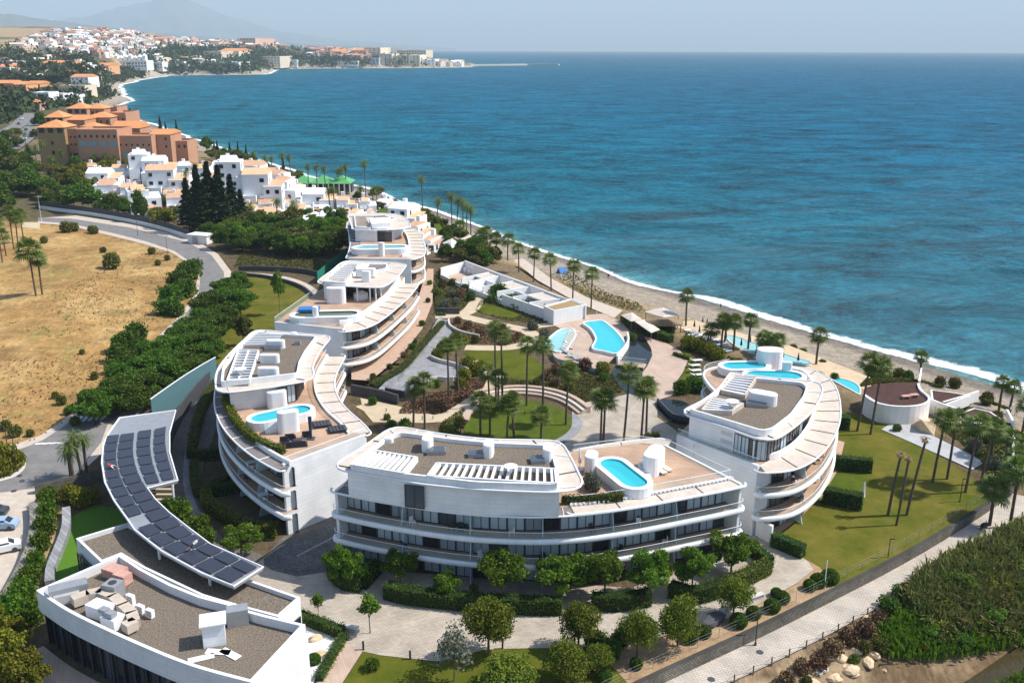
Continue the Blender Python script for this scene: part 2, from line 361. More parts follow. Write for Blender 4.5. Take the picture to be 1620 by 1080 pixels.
def put(mask, c): 
    global C
    mask = np.clip(mask, 0, 1)[:, None]; C = C*(1-mask)+np.array(c)*mask
put(sstep(300, 420, Y), (.11, .10, .05)); put(sstep(.45, .6, fbm(X, Y, 60, 5))*sstep(350, 500, Y), (.20, .155, .09))
hill = sstep(1500, 1800, Y)
put(hill, (.10, .095, .05)); put(hill*sstep(380, 240, UU)*sstep(.30, .55, fbm(X, Y, 260, 8)+.25*sstep(140, 60, UU)), (.40, .29, .165))
put(hill*sstep(.55, .7, fbm(X, Y, 90, 12))*.8, (.06, .07, .035))
inF = inpoly(X, Y, FIELDP)*1.0
put(inF, (.36, .215, .078)); put(inF*sstep(.48, .62, fbm(X, Y, 16, 21)), (.44, .285, .115)); put(inF*sstep(.58, .74, fbm(X+50, Y, 11, 25))*.8, (.23, .14, .055))
put(inF*sstep(.66, .78, fbm(X+9, Y+70, 9, 27))*.5, (.20, .20, .06))
put(sstep(48, 40, Sd)*sstep(28, 40, Sd)*(Y < 900), (.26, .19, .10))
put(sstep(36, 26, Sd)*(Y < 900)*(1-.7*sstep(.45, .6, fbm(X, Y, 7, 33))), (.33, .235, .125))
put(sstep(27, 22, Sd), (.315, .262, .20)); put(sstep(9, 4, Sd), (.175, .15, .125)); put((Sd < 40)*sstep(1000, 1400, Y)*sstep(40, 20, Sd), (.40, .34, .26))
dwl = pdist(X, Y, WALLP); wrr = inpoly(X, Y, WALL_RIGHT)*1.0
put(wrr, (.15, .10, .055)); put(wrr*sstep(.5, .62, fbm(X, Y, 5, 40))*sstep(16, 8, dwl), (.31, .225, .135)); put(wrr*sstep(14, 18, dwl)*sstep(.40, .55, fbm(X, Y, 6, 44)), (.20, .14, .06))
gme = np_mesh('ground', np.c_[X, Y, Z], F, [GM], col=C)
go = bpy.data.objects.new('ground', gme); COL.objects.link(go); tag(go, 'coastal ground with dry field, garden soil and beach sand', 'ground', kind='structure')
# ------------------------------------------------------------------ sea
def sea_material():
    m = bpy.data.materials.new('sea_water'); m.use_nodes = True; t = m.node_tree; N = t.nodes; L = t.links; N.remove(N['Principled BSDF'])
    g = N.new('ShaderNodeNewGeometry'); at = N.new('ShaderNodeAttribute'); at.attribute_name = 'shore'
    def noise(scale, sxyz, rot, det=4.0, rg=.55, dis=.4):
        mp = N.new('ShaderNodeMapping'); mp.inputs['Scale'].default_value = sxyz; mp.inputs['Rotation'].default_value = (0, 0, rot); L.new(g.outputs[0], mp.inputs[0])
        n = N.new('ShaderNodeTexNoise'); n.inputs['Scale'].default_value = scale; n.inputs['Detail'].default_value = det; n.inputs['Roughness'].default_value = rg; n.inputs['Distortion'].default_value = dis; L.new(mp.outputs[0], n.inputs[0]); return n.outputs[0]
    def rng_(x, lo, hi, a=.3, b=.7):
        r = N.new('ShaderNodeMapRange'); r.inputs[1].default_value = a; r.inputs[2].default_value = b; r.inputs[3].default_value = lo; r.inputs[4].default_value = hi; L.new(x, r.inputs[0]); return r.outputs[0]
    def mul(x, y):
        q = N.new('ShaderNodeMath'); q.operation = 'MULTIPLY'; L.new(x, q.inputs[0]); L.new(y, q.inputs[1]); return q.outputs[0]
    big = noise(.012, (1, 1.6, 1), .5, 6.0); swell = noise(.035, (.62, 1, 1), .28, 10.0, .93, .5); chop = noise(.45, (.7, 1, 1), -.05, 6.0, .7, .6)
    wide = noise(.0022, (1, .55, 1), .9, 5.0)
    rp = N.new('ShaderNodeValToRGB'); L.new(at.outputs['Fac'], rp.inputs[0]); e = rp.color_ramp.elements
    e[0].position = 0.0; e[0].color = (.14, .28, .25, 1); e[1].position = 1.0; e[1].color = (.002, .074, .135, 1)
    for p_, c_ in ((.025, (.035, .142, .162, 1)), (.08, (.009, .092, .125, 1)), (.2, (.003, .088, .126, 1)), (.5, (.002, .082, .140, 1))):
        k = e.new(p_); k.color = c_
    f = mul(mul(rng_(swell, .28, 1.78, .405, .595), rng_(chop, .70, 1.32, .36, .64)), mul(rng_(big, .94, 1.06), rng_(wide, .94, 1.07, .35, .65)))  # light and dark of the wave slopes multiplied into the water colour
    sc = N.new('ShaderNodeVectorMath'); sc.operation = 'SCALE'; L.new(rp.outputs[0], sc.inputs[0]); L.new(f, sc.inputs['Scale'])
    ad = N.new('ShaderNodeMath'); ad.operation = 'MULTIPLY_ADD'; ad.inputs[1].default_value = .35; L.new(chop, ad.inputs[0]); L.new(swell, ad.inputs[2])
    bp = N.new('ShaderNodeBump'); bp.inputs['Strength'].default_value = .8; bp.inputs['Distance'].default_value = 1.6; L.new(ad.outputs[0], bp.inputs['Height'])
    df = N.new('ShaderNodeBsdfDiffuse'); L.new(sc.outputs[0], df.inputs[0]); L.new(bp.outputs[0], df.inputs['Normal'])
    gl = N.new('ShaderNodeBsdfGlossy'); gl.inputs['Roughness'].default_value = .25; gl.inputs['Color'].default_value = (.75, .88, 1, 1); L.new(bp.outputs[0], gl.inputs['Normal'])
    mx = N.new('ShaderNodeMixShader'); mx.inputs[0].default_value = .06; L.new(df.outputs[0], mx.inputs[1]); L.new(gl.outputs[0], mx.inputs[2]); L.new(mx.outputs[0], N['Material Output'].inputs[0])
    return m
SM = sea_material()
X, Y, F = polar(360, -72, 78, 60, 34000, 420)
d = pdist(X, Y, SHORE)*np.where(inpoly(X, Y, LAND), -1, 1)
keep = (d[F] > -60).any(1); F = F[keep]
near = sstep(3000, 300, np.hypot(X, Y))
Zs = SEA-(X*X+Y*Y)/(2*RE)
sme = np_mesh('sea', np.c_[X, Y, Zs], F, [SM], attrs={'shore': np.clip(d/1200, 0, 1)**.62})
seo = bpy.data.objects.new('sea', sme); COL.objects.link(seo); tag(seo, 'deep teal sea with small waves', 'sea', kind='structure')
# surf: a foam sheet that follows the water line
def foam_material():
    m = bpy.data.materials.new('foam'); m.use_nodes = True; t = m.node_tree; N = t.nodes; L = t.links; b = N['Principled BSDF']
    b.inputs['Base Color'].default_value = (.82, .86, .87, 1); b.inputs['Roughness'].default_value = .7
    a = N.new('ShaderNodeAttribute'); a.attribute_name = 'across'; g = N.new('ShaderNodeNewGeometry')
    n = N.new('ShaderNodeTexNoise'); n.inputs['Scale'].default_value = .45; n.inputs['Detail'].default_value = 8; n.inputs['Roughness'].default_value = .7; L.new(g.outputs[0], n.inputs[0])
    n3 = N.new('ShaderNodeTexNoise'); n3.inputs['Scale'].default_value = .05; n3.inputs['Detail'].default_value = 3; L.new(g.outputs[0], n3.inputs[0])
    r = N.new('ShaderNodeValToRGB'); L.new(a.outputs['Fac'], r.inputs[0]); e = r.color_ramp.elements
    e[0].position = 0; e[0].color = (0, 0, 0, 1); e[1].position = 1; e[1].color = (0, 0, 0, 1)
    for p_, v in ((.10, .45), (.22, .95), (.40, .82), (.58, .45), (.8, .2)):
        k = e.new(p_); k.color = (v, v, v, 1)
    s1 = N.new('ShaderNodeMath'); s1.operation = 'ADD'; L.new(n.outputs[0], s1.inputs[0]); L.new(r.outputs[0], s1.inputs[1])
    s2 = N.new('ShaderNodeMath'); s2.operation = 'MULTIPLY_ADD'; s2.inputs[1].default_value = .9; s2.inputs[2].default_value = -.45; L.new(n3.outputs[0], s2.inputs[0])
    s3 = N.new('ShaderNodeMath'); s3.operation = 'ADD'; L.new(s1.outputs[0], s3.inputs[0]); L.new(s2.outputs[0], s3.inputs[1])
    mr = N.new('ShaderNodeMapRange'); mr.inputs[1].default_value = 1.02; mr.inputs[2].default_value = 1.30; L.new(s3.outputs[0], mr.inputs[0]); L.new(mr.outputs[0], b.inputs['Alpha'])
    return m
FM = foam_material()
sp = resample(SHORE[:-7], 4.0); sp = smooth(sp, 4); V = []; A = []; nv = 9
TT = np.gradient(np.array(sp), axis=0); TT /= np.linalg.norm(TT, axis=1)[:, None]
inward = np.c_[-TT[:, 1], TT[:, 0]]
if not inpoly(np.array([sp[40][0]+inward[40][0]*8]), np.array([sp[40][1]+inward[40][1]*8]), LAND)[0]: inward = -inward
for i, p in enumerate(sp):
    wv = 1.2*(vnoise(np.array([i*.16]), np.array([0.]), 5)[0]-.5)*6; rr = math.hypot(*p); k = 1+max(0, rr-400)/900
    for j in range(nv):
        q = 2.8+wv*.9-(j/(nv-1))*(7.5+7*min(1, max(0, (p[0]-25)/70)))*k; V.append((p[0]+inward[i][0]*q, p[1]+inward[i][1]*q, SEA+.12+max(0, q)*.1-(rr*rr)/(2*RE))); A.append(j/(nv-1))
F = np.array([(i*nv+j, i*nv+j+1, (i+1)*nv+j+1, (i+1)*nv+j) for i in range(len(sp)-1) for j in range(nv-1)])
fo = bpy.data.objects.new('surf', np_mesh('surf', np.array(V), F, [FM], attrs={'across': np.array(A)})); COL.objects.link(fo)
tag(fo, 'white surf breaking along the beach', 'surf', kind='structure')
# ------------------------------------------------------------------ far mountains
mat('mountain_rock', (.10, .12, .10), .95, col2=(.20, .18, .14), vscale=.0015, coord='Position')
def mountain(name, label, prof, R, depth, seed):
    us = np.linspace(prof[0][0], prof[-1][0], 150); top = np.interp(us, [p[0] for p in prof], [p[1] for p in prof]); V = []; nd = 26
    for i, u in enumerate(us):
        hz_ = (74-top[i])*.000608*R+CAMH+R*R/(2*RE)
        for j in range(nd):
            t = j/(nd-1)*2-1; r = R+t*depth; x, y = upx(u, r)
            ridge = (1-abs(t)**1.1)*(.82+.36*(vnoise(np.array([u/26.+t*2]), np.array([t*5.]), seed)[0]-.5)*(1-(abs(t) < .05)))
            if j == nd//2: ridge = 1.0
            V.append((x, y, hz_*ridge*(1+.07*(vnoise(np.array([u/7.]), np.array([t*9.]), seed+3)[0]-.5))-R*R/(2*RE)-30*abs(t)))
    F = np.array([(i*nd+j, i*nd+j+1, (i+1)*nd+j+1, (i+1)*nd+j) for i in range(149) for j in range(nd-1)])
    o = bpy.data.objects.new(name, np_mesh(name, np.array(V), F, ['mountain_rock'])); COL.objects.link(o); return tag(o, label, 'mountain', kind='structure')
mountain('mountain', 'high blue mountain fading into haze above the town', [(-150, 60), (60, 46), (110, 31), (150, 26), (190, 15), (230, 6), (270, -1), (300, 0), (330, 10), (350, 22), (400, 38), (440, 50), (500, 58), (560, 66), (640, 71), (720, 77)], 26000, 5000, 3)
mountain('mountain', 'lower dark ridge left of the high mountain', [(-250, 30), (-100, 22), (0, 24), (30, 25), (60, 30), (100, 36), (150, 42), (220, 50), (300, 58), (420, 66), (520, 72), (640, 76)], 13000, 2600, 9)
# ------------------------------------------------------------------ haze
mb = MB().box((0, 15000, -160), (76000, 44000, 1900)); hm = bpy.data.materials.new('haze_air'); hm.use_nodes = True; hN = hm.node_tree.nodes
hN.remove(hN['Principled BSDF']); pv = hN.new('ShaderNodeVolumePrincipled'); pv.inputs['Color'].default_value = (.72, .90, 1.0, 1); pv.inputs['Density'].default_value = 7.5e-5; pv.inputs['Anisotropy'].default_value = 0.0
hm.node_tree.links.new(pv.outputs[0], hN['Material Output'].inputs['Volume'])
hz_o = mb.build('haze', hm); tag(hz_o, 'thin pale sea haze', 'haze', kind='stuff')
# ------------------------------------------------------------------ materials of the place
mat('white_render', (.755, .755, .745), .75, var=.07, vscale=1.1, bump=.05, bscale=30, stretch=(1, 1, .2))
brickmat('white_cladding', (.775, .775, .765), (.735, .74, .735), (.55, .56, .56), 1, 2.4, .55, .012, rough=.6, bump=.15, vert=True, noise=.12)
mat('white_metal', (.77, .77, .78), .4, spec=.4, var=.05, vscale=1.)
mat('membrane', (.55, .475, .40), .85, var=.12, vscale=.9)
mat('membrane_grey_shaded', (.20, .175, .165), .85, var=.12, vscale=.6)  # grey roofing colour, doubling as the membrane darkened by painted-in shadow
mat('grey_metal', (.33, .34, .35), .45, metal=.3, var=.1, vscale=1.2)
mat('dark_metal', (.045, .045, .05), .5, spec=.4)
mat('gravel', (.085, .068, .052), .95, spec=.08, col2=(.27, .22, .17), vscale=6.5, bump=.9, bscale=6, dist=.1, detail=3)
brickmat('deck_wood', (.53, .355, .24), (.43, .285, .19), (.27, .17, .11), 1, 3.2, .16, .012, rough=.7, bump=.2, rot=.3, noise=.18)
brickmat('deck_pale', (.52, .39, .30), (.45, .335, .255), (.33, .23, .17), 1, 3.0, .22, .012, rough=.75, bump=.2, rot=1.2, noise=.14)
mat('terracotta_floor', (.46, .315, .225), .8, var=.10, vscale=.8)
brickmat('paver_light', (.50, .43, .345), (.40, .345, .275), (.28, .24, .19), 1, .5, .25, .025, rough=.85, bump=.3, rot=.15, noise=.22)
brickmat('paver_walk', (.56, .49, .41), (.47, .41, .34), (.30, .26, .22), 1, .55, .3, .03, rough=.85, bump=.3, rot=.5, noise=.2)
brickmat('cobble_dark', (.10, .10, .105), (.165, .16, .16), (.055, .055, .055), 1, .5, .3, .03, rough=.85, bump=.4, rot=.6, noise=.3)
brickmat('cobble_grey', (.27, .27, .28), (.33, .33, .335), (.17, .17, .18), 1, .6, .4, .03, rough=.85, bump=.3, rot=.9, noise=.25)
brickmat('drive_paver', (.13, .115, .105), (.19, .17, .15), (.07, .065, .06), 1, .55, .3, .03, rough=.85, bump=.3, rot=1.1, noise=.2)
mat('asphalt', (.155, .148, .142), .92, col2=(.225, .215, .205), vscale=.35, bump=.2, bscale=20, detail=8)
mat('pavement', (.50, .42, .34), .9, var=.12, vscale=.7)
mat('path_concrete', (.50, .405, .275), .9, var=.10, vscale=.5)
mat('kerb_stone', (.55, .52, .47), .85, var=.08, vscale=1.5)
mat('road_paint', (.80, .79, .76), .7, var=.08, vscale=2.)
mat('lawn', (.055, .080, .007), .95, spec=.06, col2=(.120, .120, .015), vscale=.25, bump=.5, bscale=9, dist=.15, detail=10)
mat('lawn_dry', (.065, .088, .007), .95, spec=.06, col2=(.165, .135, .026), vscale=.2, bump=.5, bscale=9, dist=.15, detail=10)
mat('lawn_bright', (.055, .085, .009), .95, spec=.06, col2=(.095, .120, .014), vscale=.6, bump=.5, bscale=9, dist=.1)
mat('turf_green', (.075, .17, .010), .95, var=.08, vscale=1.)
mat('soil', (.26, .165, .09), .95, col2=(.42, .29, .165), vscale=.5, bump=.6, bscale=3, dist=.15)
mat('planting_soil', (.12, .085, .045), .95, col2=(.23, .165, .09), vscale=.8, bump=.6, bscale=3, dist=.2)
mat('white_gravel', (.75, .73, .68), .9, var=.15, vscale=4, bump=.6, bscale=8)
mat('sand', (.55, .42, .27), .95, var=.12, vscale=.4, bump=.4, bscale=2)
brickmat('stone_dark', (.16, .148, .118), (.27, .245, .20), (.06, .056, .048), 1, .5, .22, .04, rough=.9, bump=.8, vert=True, noise=.35)
brickmat('stone_grey', (.25, .26, .265), (.34, .345, .345), (.12, .12, .12), 1, .7, .3, .03, rough=.9, bump=.5, vert=True, noise=.3)
mat('slate_dark', (.06, .062, .068), .7, var=.2, vscale=1.2)
mat('pool_tile', (.10, .50, .56), .35, var=.10, vscale=2.2)
mat('pool_tile_pale', (.32, .56, .55), .35, var=.08, vscale=2.2)
mat('pond_floor', (.025, .032, .03), .6, var=.4, vscale=.8)
mat('curtain', (.46, .53, .56), .9, var=.08, vscale=2)
mat('blind_grey', (.30, .33, .35), .8, var=.08, vscale=2)
mat('ceramic_roof', (.52, .30, .17), .9, col2=(.68, .45, .28), vscale=1.2, bump=.5, bscale=4, rnd=.12)
mat('orange_roof', (.56, .22, .08), .9, col2=(.68, .31, .13), vscale=.8, bump=.5, bscale=4)
mat('hotel_wall', (.44, .235, .145), .9, var=.06, vscale=.2)
mat('hotel_brown', (.33, .215, .10), .9, var=.08, vscale=.2)
mat('window_dark', (.02, .026, .032), .12, spec=.6)
mat('window_grey', (.07, .085, .10), .15, spec=.6)
mat('bluish_glass', (.19, .32, .36), .2, spec=.6, var=.12, vscale=.2)
mat('solar_cell', (.032, .034, .048), .35, spec=.5, var=.15, vscale=3)
mat('black_fabric', (.03, .03, .045), .9)
mat('blue_cover', (.04, .17, .42), .7)
mat('beige_fabric', (.62, .54, .45), .9, var=.05)
mat('white_fabric', (.80, .79, .77), .9)
mat('navy_fabric', (.03, .035, .075), .9)
mat('orange_buoy', (.75, .10, .03), .6)
mat('rust_box', (.55, .31, .24), .8, var=.2, vscale=1.5)
mat('maroon_roof', (.060, .032, .028), .95, spec=.08, col2=(.10, .055, .045), vscale=1.2, bump=.3, bscale=12)
mat('thatch', (.20, .14, .085), .95, col2=(.33, .24, .15), vscale=2, bump=.8, bscale=10)
mat('wall_stucco', (.70, .68, .63), .9, col2=(.78, .77, .74), vscale=.35, bump=.2, bscale=5)
mat('concrete', (.40, .40, .395), .9, var=.12, vscale=.5)
mat('sandstone', (.58, .42, .25), .95, col2=(.70, .54, .36), vscale=.5, bump=.5, bscale=2, dist=.2)
mat('timber', (.16, .115, .075), .9, var=.2, vscale=3)
mat('green_roof', (.10, .33, .12), .7, var=.1, vscale=.4)
mat('green_net', (.015, .20, .13), .8, var=.1)
mat('awning', (.60, .54, .46), .9)
mat('skin', (.42, .26, .18), .7); mat('cloth_dark', (.03, .03, .05), .9); mat('cloth_red', (.55, .04, .05), .9); mat('cloth_white', (.75, .75, .74), .9); mat('hair', (.03, .02, .015), .8)
glassmat('clear_glass', (.50, .66, .66), .11); glassmat('frosted_glass', (.62, .76, .80), .62, .3); glassmat('teal_glass', (.12, .24, .27), .75, .15)
def water_mat(name, col, alpha=.45, bs=1.2):
    m = bpy.data.materials.new(name); m.use_nodes = True; N = m.node_tree.nodes; L = m.node_tree.links; b = N['Principled BSDF']
    b.inputs['Base Color'].default_value = (*col, 1); b.inputs['Roughness'].default_value = .06; b.inputs['Alpha'].default_value = alpha; b.inputs['IOR'].default_value = 1.33
    n = N.new('ShaderNodeTexNoise'); n.inputs['Scale'].default_value = bs; n.inputs['Detail'].default_value = 3; tc = N.new('ShaderNodeTexCoord'); L.new(tc.outputs['Object'], n.inputs[0])
    bp = N.new('ShaderNodeBump'); bp.inputs['Strength'].default_value = .12; bp.inputs['Distance'].default_value = .1; L.new(n.outputs[0], bp.inputs['Height']); L.new(bp.outputs[0], b.inputs['Normal']); MATS[name] = m
water_mat('pool_water', (.05, .62, .70), .62); water_mat('pale_water', (.38, .72, .70), .55); water_mat('dark_water', (.012, .02, .022), .82); water_mat('river_water', (.045, .042, .015), .6); water_mat('green_water', (.16, .19, .12), .8)
# ------------------------------------------------------------------ ground sheets traced from the photograph, lying at z = 0
NZ = [0]
def sheetpx(name, pts, m, z=.03, sp=0, closed=True, label=None, zt=0.0, cat=None):
    P = UP(pts, zt)
    if sp: P = spline(P, sp, True)
    NZ[0] += 1
    o = MB().sheet(P, zt+z+NZ[0]*.0005).build(name, m); return tag(o, label or name.replace('_', ' '), cat or name.split('_')[-1], kind='structure')
def ribbon(name, pts, w, m, z=.05, zt=0.0, label=None, step=1.5, kerb=None):
    P = resample(spline(UP(pts, zt), 6), step); P = smooth(P, 4); NZ[0] += 1; zz = zt+z+NZ[0]*.0005
    a, b = offset(P, w/2), offset(P, -w/2); mb = MB(); n = len(P)
    mb.add([(p[0], p[1], zz) for p in a]+[(p[0], p[1], zz) for p in b], [(n+i, n+i+1, i+1, i) for i in range(n-1)])
    o = mb.build(name, m); tag(o, label or name.replace('_', ' '), name.split('_')[-1], kind='structure')
    if kerb:
        for q, s_ in ((offset(P, w/2+.1), 1), (offset(P, -w/2-.1), -1)):
            k = MB().wall(q, zt, zz+kerb, .2).build('kerb', 'kerb_stone'); tag(k, 'pale stone kerb along '+(label or name.replace('_', ' ')), 'kerb', kind='structure')
    return P
# roads and pavements on the left
sheetpx('pavement', [(-300, 800), (-60, 712), (24, 702), (60, 690), (95, 668), (132, 638), (188, 588), (250, 532), (285, 498), (309, 465), (312, 440), (300, 418), (272, 400), (228, 386), (180, 374), (110, 357), (60, 353), (60, 345), (120, 341), (220, 356), (310, 380), (345, 402), (366, 430), (366, 450), (352, 480), (320, 540), (260, 610), (215, 660), (180, 700), (130, 745), (60, 775), (0, 786), (-300, 860)], 'pavement', .01, label='pale pavement along the road')
sheetpx('road', [(-300, 796), (-60, 726), (28, 712), (66, 697), (100, 675), (138, 643), (194, 592), (256, 536), (291, 502), (314, 466), (317, 440), (304, 416), (276, 397), (232, 382), (184, 370), (114, 354), (60, 350), (60, 344), (112, 346), (205, 360), (296, 383), (335, 404), (354, 430), (355, 446), (340, 480), (306, 540), (246, 608), (170, 672), (160, 700), (118, 752), (76, 766), (54, 772), (0, 779), (-300, 838)], 'asphalt', .03, label='grey asphalt road curving round the dry field')
for k in range(6):     # zebra crossing
    a = np.array(U(112+k*9.5, 668-k*.6)); b = np.array(U(128+k*9.3, 651-k*.4)); t = (b-a)/np.linalg.norm(b-a); n = np.array([-t[1], t[0]])*.28
    struct('crossing_stripe', MB().sheet([tuple(a-n), tuple(b-n), tuple(b+n), tuple(a+n)], .062+k*.0003), 'road_paint', 'white stripe of the zebra crossing')
for k in range(4):
    a = np.array(U(62+k*12, 702-k*.5)); struct('road_marking', MB().box((a[0], a[1], .058), (1.1, .5, .004), .3), 'road_paint', 'white give way dash at the junction')
sheetpx('traffic_island', [(-80, 718), (-10, 706), (22, 708), (38, 722), (41, 736), (33, 748), (8, 760), (-80, 775)], 'kerb_stone', .10, 4, label='kerbed traffic island')
sheetpx('island_bed', [(-78, 722), (-8, 710), (19, 712), (34, 724), (37, 736), (29, 745), (6, 755), (-80, 769)], 'planting_soil', .14, 4, label='planted bed of the traffic island')
sheetpx('parking_floor', [(-300, 838), (0, 779), (55, 774), (60, 800), (54, 850), (20, 940), (-40, 1080), (-300, 1080)], 'pavement', .02, label='pinkish paved parking court')
sheetpx('access_track', [(36, 352), (64, 352), (60, 380), (52, 404), (20, 420), (0, 440), (-30, 430), (16, 400)], 'path_concrete', .06, label='dusty track beside the dry field', zt=.4)
# driveway round the left block, in the dark gap
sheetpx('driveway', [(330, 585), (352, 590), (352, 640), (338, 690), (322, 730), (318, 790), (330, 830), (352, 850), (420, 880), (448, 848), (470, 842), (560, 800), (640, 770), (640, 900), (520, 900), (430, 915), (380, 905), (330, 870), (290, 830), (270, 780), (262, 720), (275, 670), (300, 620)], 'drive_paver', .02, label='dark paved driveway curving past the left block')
ribbon('driveway_band', [(345, 610), (318, 650), (302, 690), (296, 730), (296, 770), (304, 800), (318, 822), (338, 846)], 1.0, 'cobble_grey', .05, label='light strip along the dark driveway')
# front plaza
sheetpx('plaza', [(372, 905), (410, 888), (445, 862), (470, 858), (540, 880), (640, 905), (1000, 930), (1180, 850), (1205, 838), (1275, 882), (1287, 900), (1262, 922), (1220, 945), (1170, 972), (1090, 998), (1010, 1014), (920, 1024), (800, 1026), (690, 1046), (600, 1036), (574, 1030), (545, 1018), (490, 990), (470, 960), (400, 935)], 'paver_light', .045, label='pale paved plaza in front of the curved block')
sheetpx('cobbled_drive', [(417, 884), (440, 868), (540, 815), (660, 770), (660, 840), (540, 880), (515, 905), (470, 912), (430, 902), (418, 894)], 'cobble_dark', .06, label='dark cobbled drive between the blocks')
ribbon('drive_line', [(470, 880), (505, 862), (535, 846)], .3, 'cobble_grey', .075)
sheetpx('front_lawn', [(574, 1031), (600, 1037), (690, 1047), (770, 1027), (860, 1026), (925, 1025), (975, 1060), (1010, 1100), (900, 1150), (560, 1150), (530, 1100)], 'lawn', .06, label='shaded front lawn below the plaza')
sheetpx('boardwalk', [(545, 1017), (574, 1030), (540, 1083), (525, 1110), (490, 1110), (500, 1080)], 'deck_pale', .07, label='timber boardwalk beside the pavilion')
sheetpx('gravel_bed', [(470, 970), (545, 1000), (520, 1040), (496, 1080), (470, 1090), (455, 1000)], 'white_gravel', .05, label='white gravel bed with boulders')
sheetpx('planting_bank', [(1287, 900), (1275, 884), (1300, 898), (1325, 912), (1322, 931), (1250, 966), (1180, 1000), (1090, 1041), (1000, 1083), (930, 1118), (960, 1060), (925, 1025), (1010, 1015), (1090, 999), (1170, 973), (1220, 946), (1262, 923)], 'soil', .05, label='bare planted bank above the retaining wall')
# lawn on the right
sheetpx('east_lawn', [(1232, 838), (1330, 650), (1400, 668), (1470, 712), (1540, 756), (1562, 776), (1556, 797), (1500, 834), (1440, 868), (1380, 900), (1322, 930), (1296, 897), (1262, 878), (1228, 858)], 'lawn_dry', .05, label='large sunlit lawn with palms on the right')
sheetpx('garden_lawn', [(1304, 752), (1330, 735), (1372, 742), (1368, 795), (1350, 805), (1300, 790)], 'lawn_bright', .08, label='bright private lawn between two hedges')
sheetpx('terrace_patio', [(1196, 850), (1230, 846), (1262, 822), (1300, 786), (1325, 745), (1336, 700), (1300, 690), (1196, 800)], 'terracotta_floor', .10, label='terracotta patio at the foot of the right block')
# west lawn behind the left blocks
sheetpx('west_lawn', [(380, 438), (440, 440), (470, 452), (498, 470), (500, 500), (430, 560), (345, 590), (320, 560), (350, 520), (372, 480)], 'lawn_dry', .05, label='sloping lawn behind the left blocks')
ribbon('white_path', [(372, 433), (430, 437), (470, 447), (497, 464), (502, 475)], 3.2, 'pavement', .08, label='pale path along the west lawn')
# central garden
sheetpx('garden_plaza', [(905, 640), (965, 630), (1000, 622), (1040, 634), (1040, 660), (1068, 680), (1090, 700), (1000, 760), (900, 760), (870, 720), (905, 690)], 'paver_light', .04, 0, label='paved court beside the round lawn')
ribbon('garden_path', [(728, 430), (742, 448), (757, 466), (750, 484), (733, 498), (688, 501)], 3.6, 'path_concrete', .07)
ribbon('garden_path', [(730, 500), (770, 510), (812, 518), (838, 525), (847, 534), (834, 545), (796, 551), (736, 550)], 3.4, 'path_concrete', .075)
ribbon('garden_path', [(738, 570), (762, 581), (784, 592), (786, 602), (772, 618), (740, 640), (716, 656), (690, 664), (640, 663), (598, 652), (575, 640)], 3.2, 'path_concrete', .08)
ribbon('garden_path', [(840, 518), (880, 512)], 3.0, 'path_concrete', .085)
sheetpx('entry_path', [(570, 630), (590, 634), (640, 645), (700, 660), (700, 668), (640, 668), (590, 668), (575, 650)], 'path_concrete', .06, label='pale path between the blocks and the garden')
sheetpx('upper_lawn', [(752, 489), (766, 482), (800, 486), (822, 497), (815, 503), (790, 501), (765, 496)], 'lawn', .06, 5, label='small oval lawn by the spa building')
sheetpx('kidney_lawn', [(737, 556), (780, 553), (820, 555), (852, 572), (862, 587), (842, 601), (800, 597), (778, 580), (745, 568)], 'lawn', .06, 5, label='kidney shaped lawn in the garden')
sheetpx('round_lawn', [(733, 668), (745, 650), (772, 637), (815, 632), (860, 638), (895, 652), (905, 668), (896, 685), (870, 697), (800, 702), (745, 695)], 'lawn_bright', .06, 5, label='round lawn with palms inside the stepped bench')
sheetpx('lawn_border', [(905, 655), (915, 660), (922, 672), (912, 688), (885, 702), (860, 705), (890, 690), (904, 675)], 'cobble_grey', .075, 4, label='stone border of the round lawn')
sheetpx('ramp', [(698, 506), (712, 506), (716, 540), (690, 566), (682, 572), (722, 577), (738, 586), (716, 602), (690, 604), (662, 612), (640, 624), (604, 620), (640, 585), (670, 550)], 'cobble_grey', .05, label='grey cobbled ramp between block and garden')
sheetpx('patio_floor', [(556, 600), (585, 602), (632, 566), (668, 520), (684, 480), (686, 425), (676, 425), (662, 470), (606, 540), (556, 575)], 'terracotta_floor', .0, zt=1.3, label='terracotta patio strip at the foot of the far blocks')
sheetpx('pool_deck', [(874, 514), (915, 500), (960, 496), (985, 512), (1003, 532), (990, 560), (975, 562), (948, 590), (880, 574), (872, 560), (905, 530)], 'deck_pale', .10, label='pale deck around the garden pools')
sheetpx('timber_plaza', [(1019, 533), (1049, 541), (1076, 555), (1088, 572), (1080, 590), (1066, 610), (1070, 624), (1040, 634), (1002, 624), (1018, 609), (1015, 592), (1024, 580), (1032, 563), (1028, 548)], 'deck_pale', .11, label='pinkish paved plaza beside the dark ponds')
sheetpx('strip_lawn', [(1078, 552), (1090, 560), (1104, 575), (1112, 600), (1080, 612), (1068, 612), (1082, 590), (1090, 572)], 'lawn', .07, label='narrow lawn with loungers')
for nm, pts, lab in (('pond', [(987, 533), (1016, 536), (1028, 548), (1031, 560), (1024, 578), (1016, 588), (1018, 608), (1009, 625), (990, 620), (974, 602), (968, 588), (985, 574)], 'dark curved pond below the large pool'),
                     ('pond', [(1036, 637), (1060, 632), (1090, 640), (1094, 670), (1062, 668), (1044, 655)], 'dark pond beside the right block')):
    P = UP(pts, 0); o = MB().sheet(spline(P, 3, True), .13).build(nm, 'dark_water'); tag(o, lab, 'pond', kind='structure')
o = MB().wall(resample(UP([(1040, 638), (1062, 662), (1096, 672)], 0), 2), 0, 1.0, .3).build('pond_wall', 'slate_dark'); tag(o, 'dark slate wall edging the pond', 'wall')
